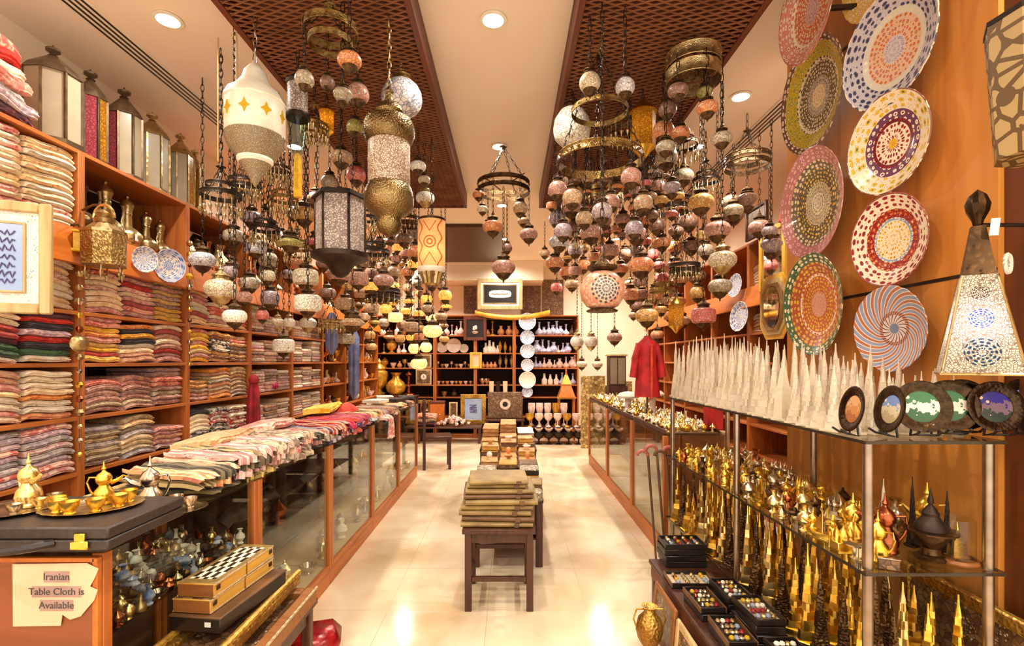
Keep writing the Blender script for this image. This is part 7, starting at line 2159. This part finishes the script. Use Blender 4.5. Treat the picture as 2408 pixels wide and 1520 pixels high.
# pale bowls and goblets in two rows
for r_, (zz, yy, xs) in enumerate(((.301, 9.12, [.38 + .17 * i for i in range(8)]), (.301, 9.27, [.42 + .15 * i for i in range(5)]))):
    for i, x in enumerate(xs):
        solo('pale_goblet', 'pale %s before the end wall, %s row, %s from the carved clock' % ('footed bowl' if r_ == 0 else 'tall goblet', ('front', 'back')[r_], nth(i)), 'goblet', pot('goblet'), M['rose_china' if (i + r_) % 4 else 'gilt_china'],
             (x, yy, zz), (0, 0, i), (.2, .2, .24) if r_ == 0 else (.18, .18, .42), 'pale goblets before the end wall')
for i in range(7):
    solo('floor_lamp_base', 'dark footed lamp base on the floor under the goblet table, %s from the carved clock' % nth(i), 'lamp base', pot('goblet'), M['iron'], (.36 + .18 * i, 9.0, .0), (0, 0, 0), (.26, .26, .22), 'dark lamp bases on the floor')
    solo('pale_goblet', 'cream footed bowl on a dark base under the goblet table, %s from the carved clock' % nth(i), 'goblet', pot('bowl'), M['rose_china'], (.36 + .18 * i, 9.0, .221), (0, 0, 0), (.1, .1, .07), 'cream bowls on dark bases')
t = T('pagoda_lantern', 'golden wooden pagoda lantern on a tall stand before the end wall', 'lantern', (bx(1333, 9.4), 9.52, 0))
ob('stand_top', boxm((.34, .26, .03), .004), M['yellow_frame'], t, (0, 0, .80))
for sx in (-1, 1):
    for sy in (-1, 1):
        ob('leg', boxm((.03, .03, .785), .003), M['fascia'], t, (sx * .14, sy * .1, .3925))
ob('lower_roof', MB().add(frustum(.32, .815, .16, 1.06), [(3, 2, 1, 0), (4, 5, 6, 7), (0, 1, 5, 4), (1, 2, 6, 5), (2, 3, 7, 6), (3, 0, 4, 7)]).mesh('lower_roof', flat=True), M['fascia'], t)
ob('upper_roof', MB().add(frustum(.19, 1.06, .05, 1.24), [(3, 2, 1, 0), (4, 5, 6, 7), (0, 1, 5, 4), (1, 2, 6, 5), (2, 3, 7, 6), (3, 0, 4, 7)]).mesh('upper_roof', flat=True), M['yellow_frame'], t)
ob('spire', lathem('pag_spire', [(.025, 1.24), (.012, 1.3), (.02, 1.32), (.004, 1.4), (.0001, 1.4)], 10), M['fascia'], t)
# inlaid screen panel and cream lantern cabinet past the end of the bead counters
solo('inlaid_screen', 'tall narrow inlaid screen panel standing at the far end of the bead counters', 'screen', boxm((.42, .05, 1.25), .006), M['screen'], (1.45, 8.6, .626))
solo('inlaid_screen', 'second inlaid screen panel farther in, beside the goblet table', 'screen', boxm((.4, .05, 1.15), .006), M['screen'], (1.95, 8.7, .576))
p = P(1449, 872, 7.75)
t = T('lantern_cabinet', 'cream panelled lantern cabinet standing behind the bead counters', 'lantern', (p.x, 7.75, 1.12))
ob('case', boxm((.26, .2, .46), .006), M['dark_wood'], t, (0, 0, .23))
for s in (-1, 1):
    ob('pane', boxm((.105, .008, .40), .002), M['frost_seed'], t, (s * .06, -.103, .23))
ob('top', boxm((.3, .24, .03), .006), M['cream_frame'], t, (0, 0, .475))
solo('side_table', 'tall dark plinth under the cream lantern cabinet', 'plinth', boxm((.3, .24, 1.118), .004), M['dark_wood'], (p.x, 7.75, .559))
# hanging blue scarves at the far end of the cloth wall
for i, (px, Y, y0, y1) in enumerate(((780, 6.3, 735, 830), (832, 7.3, 775, 935))):
    a, b = P(px, y0, Y), P(px, y1, Y)
    L_ = a.z - b.z
    t = T('hanging_scarf', 'slate blue and white hanging scarf on the cloth wall, %s from the entrance' % nth(i), 'scarf', a)
    ob('drape', MB().lathe([(.02, -L_ - .02), (.07, -L_ + .08), (.075, -.12), (.03, -.01), (.0001, 0)], 20, wob=lambda q: 1 + .14 * math.cos(6 * q)).mesh('drape'), M['slate_china'], t)
# trinkets in the deeper bays
rr = random.Random(17)
for bay in (5, 6, 7):
    for z in (.88, 1.19, 1.49, 1.78, 2.2):
        for i in range(6):
            k = list(PRO)[rr.randrange(6)]
            m_, mn = [('rose_china', 'rose white'), ('pale_brass', 'brass'), ('gilt_china', 'gilt'), ('bronze', 'bronze'), ('copper', 'copper')][rr.randrange(5)]
            h = rr.uniform(.12, .2)
            if k == 'bowl': h = .09
            solo(k.replace('-', '_').replace(' ', '_'), '%s %s, %s along shelf %s down, %s cloth-wall bay' % (mn, k, nth(i), ORD[[2.2, 1.78, 1.49, 1.19, .88].index(z)], nth(bay)), 'vase', pot(k), M[m_],
                 (SX - .1, BAYS[bay] + .12 + .13 * i, z + .001), (0, 0, i), (min(h, .14), min(h, .14), h), 'pieces in the deeper bays')
for bay in (2, 3, 4):
    for i in range(5):
        k = ['samovar', 'long-necked vase', 'round vase'][(i + bay) % 3]
        m_, mn = [('copper', 'copper'), ('bronze', 'bronze'), ('pale_brass', 'brass')][(i * 2 + bay) % 3]
        solo(k.replace('-', '_'), '%s %s on the top compartment of the %s cloth-wall bay, %s along' % (mn, k, nth(bay), nth(i)), 'vase', pot(k), M[m_], (SX - .12, BAYS[bay] + .14 + .15 * i, 2.201), (0, 0, i), (.24, .24, .3), 'brass in the top compartments')

# dark chair at the end of the cloth counters
t = T('wooden_chair', 'dark wooden chair beside the far end of the cloth counters', 'chair', (-1.02, 7.05, 0), R(100))
ob('seat', boxm((.40, .40, .04), .008), M['dark_wood'], t, (0, 0, .44))
ob('backrest', boxm((.38, .03, .30), .01), M['dark_wood'], t, (0, .19, .78))
for sx in (-1, 1):
    ob('leg', boxm((.04, .04, .42), .004), M['dark_wood'], t, (sx * .17, -.17, .21))
    ob('leg', boxm((.04, .04, .95), .004), M['dark_wood'], t, (sx * .17, .18, .475))

# ------------------------------------------------------------------ tables down the middle of the aisle
t = T('leather_stool', 'dark wooden stool carrying the pile of olive leather folders', 'stool', (-.06, 3.18, 0))
ob('seat', boxm((.44, .44, .03), .004), M['dark_wood'], t, (0, 0, .482))
for s in (-1, 1):
    ob('apron', boxm((.36, .022, .06), .003), M['dark_wood'], t, (0, s * .18, .437))
    ob('apron', boxm((.022, .34, .06), .003), M['dark_wood'], t, (s * .18, 0, .437))
    for q in (-1, 1):
        ob('leg', boxm((.04, .04, .467), .003), M['dark_wood'], t, (s * .185, q * .185, .2335))
    ob('stretcher', boxm((.33, .022, .03), .003), M['dark_wood'], t, (0, s * .185, .19 if s < 0 else .25))
    ob('stretcher', boxm((.022, .33, .03), .003), M['dark_wood'], t, (s * .185, 0, .15))
def folder(w, d, h, seed):
    """a padded leather folder: two boards with rounded spine and pages between"""
    m = MB()
    m.box((0, 0, h * .85), (w, d, h * .3), .004)
    m.box((0, 0, h * .15), (w, d, h * .3), .004)
    m.box((0, .006, h / 2), (w * .96, d * .94, h * .42), .001)
    m.tube([(-w / 2 + .003, -d / 2 + .002, h / 2), (w / 2 - .003, -d / 2 + .002, h / 2)], h * .44, 8)
    return m.mesh('leather_folder')
FO = [folder(.44, .36, .032, 1), folder(.42, .34, .028, 2), folder(.36, .3, .026, 3)]
z = .498
rr = random.Random(3)
for i in range(9):
    k = 0 if i < 5 else (1 if i < 7 else 2)
    h = (.032, .028, .026)[k]
    m_ = ['leather_olive', 'leather_brown', 'leather_olive', 'leather_olive'][i % 4]
    t = T('leather_folder', '%s leather folder, %s from the bottom of the pile on the stool' % ('olive' if m_ == 'leather_olive' else 'brown', nth(i)), 'folder', (-.06 + rr.uniform(-.02, .02), 3.17 + rr.uniform(-.01, .02), z), rr.uniform(-.07, .07), 'leather folders on the stool')
    ob('cover', FO[k], M[m_], t)
    ob('strap', boxm((.03, .004, h * .8), .001), M['leather_brown'], t, (.12, -(.36, .34, .3)[k] / 2 - h * .44, h / 2))
    z += h + .0015
# long low tables behind the stool
for i, (y, l, x0, x1, h) in enumerate(((4.1, 1.0, -.27, .25, .50), (5.2, 1.0, -.29, .28, .50), (6.2, .9, -.34, .32, .48))):
    t = T('aisle_table', 'low dark table down the middle aisle, %s behind the leather stool' % nth(i), 'table', ((x0 + x1) / 2, y, 0), group='low tables down the aisle')
    w = x1 - x0
    ob('table_top', boxm((w, l, .03), .004), M['dark_wood'], t, (0, 0, h - .015))
    ob('low_shelf', boxm((w - .1, l - .08, .02), .003), M['dark_wood'], t, (0, 0, .2))
    for sx in (-1, 1):
        for sy in (-1, 1):
            ob('leg', boxm((.05, .05, h - .03), .004), M['dark_wood'], t, (sx * (w / 2 - .03), sy * (l / 2 - .04), (h - .03) / 2))
    ob('side_board', boxm((.015, l - .12, .3), .002), M['dark_wood'], t, (w / 2 - .012, 0, h - .18))
rr = random.Random(6)
def aisle_box(x, y, z, w, d, h, mat, label, name='keepsake_box', lid='leather_brown', rz=0):
    t = T(name, label, 'box', (x, y, z), rz, 'keepsake boxes down the aisle')
    ob('box_body', boxm((w, d, h * .68), .003), M[mat], t, (0, 0, h * .34))
    ob('lid', boxm((w + .006, d + .006, h * .3), .006), M[lid], t, (0, 0, h * .84))
    return t
# dark patterned boxes on the first table, two courses
cols1 = [('black', 'brown_inlay', 'dark inlaid'), ('leather_brown', 'leather_olive', 'brown'), ('brown_inlay', 'marquetry', 'inlaid'), ('black', 'black_white', 'black and white')]
for r_ in range(4):
    for c in range(3):
        for q in range(2 if (r_ + c) % 3 else 1):
            b, l, nm = cols1[(r_ + 2 * c + q) % 4]
            aisle_box(-.19 + .18 * c, 3.75 + .235 * r_, .502 + .052 * q, .155, .19, .048, b, '%s keepsake box, first aisle table, row %s back, column %s, %s layer' % (nm, ORD[r_], ORD[c], ('bottom', 'upper')[q]), lid=l, rz=rr.uniform(-.06, .06))
solo('slim_tray', 'dark flat tray of patterned cloth across the front of the first aisle table', 'tray', boxm((.5, .12, .07), .012), M['black_white'], (-.01, 3.585, .55 - .012))
# straw-coloured boxes on the second and third tables
cols2 = [('cardboard', 'cardboard', 'straw'), ('marquetry', 'cardboard', 'honey'), ('cardboard', 'peach_china', 'peach-lidded'), ('leather_brown', 'cardboard', 'brown-sided')]
for r_ in range(4):
    for c in range(3):
        for q in range(1 + (r_ * 2 + c) % 3 // 1 if r_ else 1):
            b, l, nm = cols2[(r_ + c + 2 * q) % 4]
            aisle_box(-.19 + .185 * c, 4.82 + .245 * r_, .502 + .053 * q, .16, .2, .05, b, '%s keepsake box, second aisle table, row %s back, column %s, layer %s' % (nm, ORD[r_], ORD[c], ORD[q]), lid=l, rz=rr.uniform(-.08, .08))
for r_ in range(3):
    for c in range(3):
        for q in range((4, 5, 3)[c] if r_ else (2, 3, 2)[c]):
            b, l, nm = (('cardboard', 'cardboard', 'straw') if c < 2 else ('steel', 'steel', 'grey'))
            if c == 2 and q > 1: b, l, nm = 'steel', 'white', 'grey and white'
            aisle_box(-.225 + .215 * c, 5.87 + .28 * r_, .482 + .052 * q, .19, .24, .049, b, '%s carton on the third aisle table, row %s back, column %s, layer %s' % (nm, ORD[r_], ORD[c], ORD[q]), 'flat_carton', l, rr.uniform(-.03, .03))
for r_ in range(3):
    for c in range(3):
        k = ORN[(r_ + c) % 6]
        solo('keepsake_ornament', '%s ornament on boxes of the second aisle table, row %s back, column %s' % (('cream', 'straw', 'peach')[(r_ + c) % 3], ORD[r_], ORD[c]), 'ornament', ornament_mesh('bowl' if (r_ + c) % 2 else 'egg'), M[('white', 'cardboard', 'peach_china')[(r_ + c) % 3]],
             (-.19 + .185 * c, 4.82 + .245 * r_, .5525 + .053 * (((r_ * 2 + c) % 3) if r_ else 0)), (0, 0, 0), 1.1, 'ornaments on the aisle boxes')
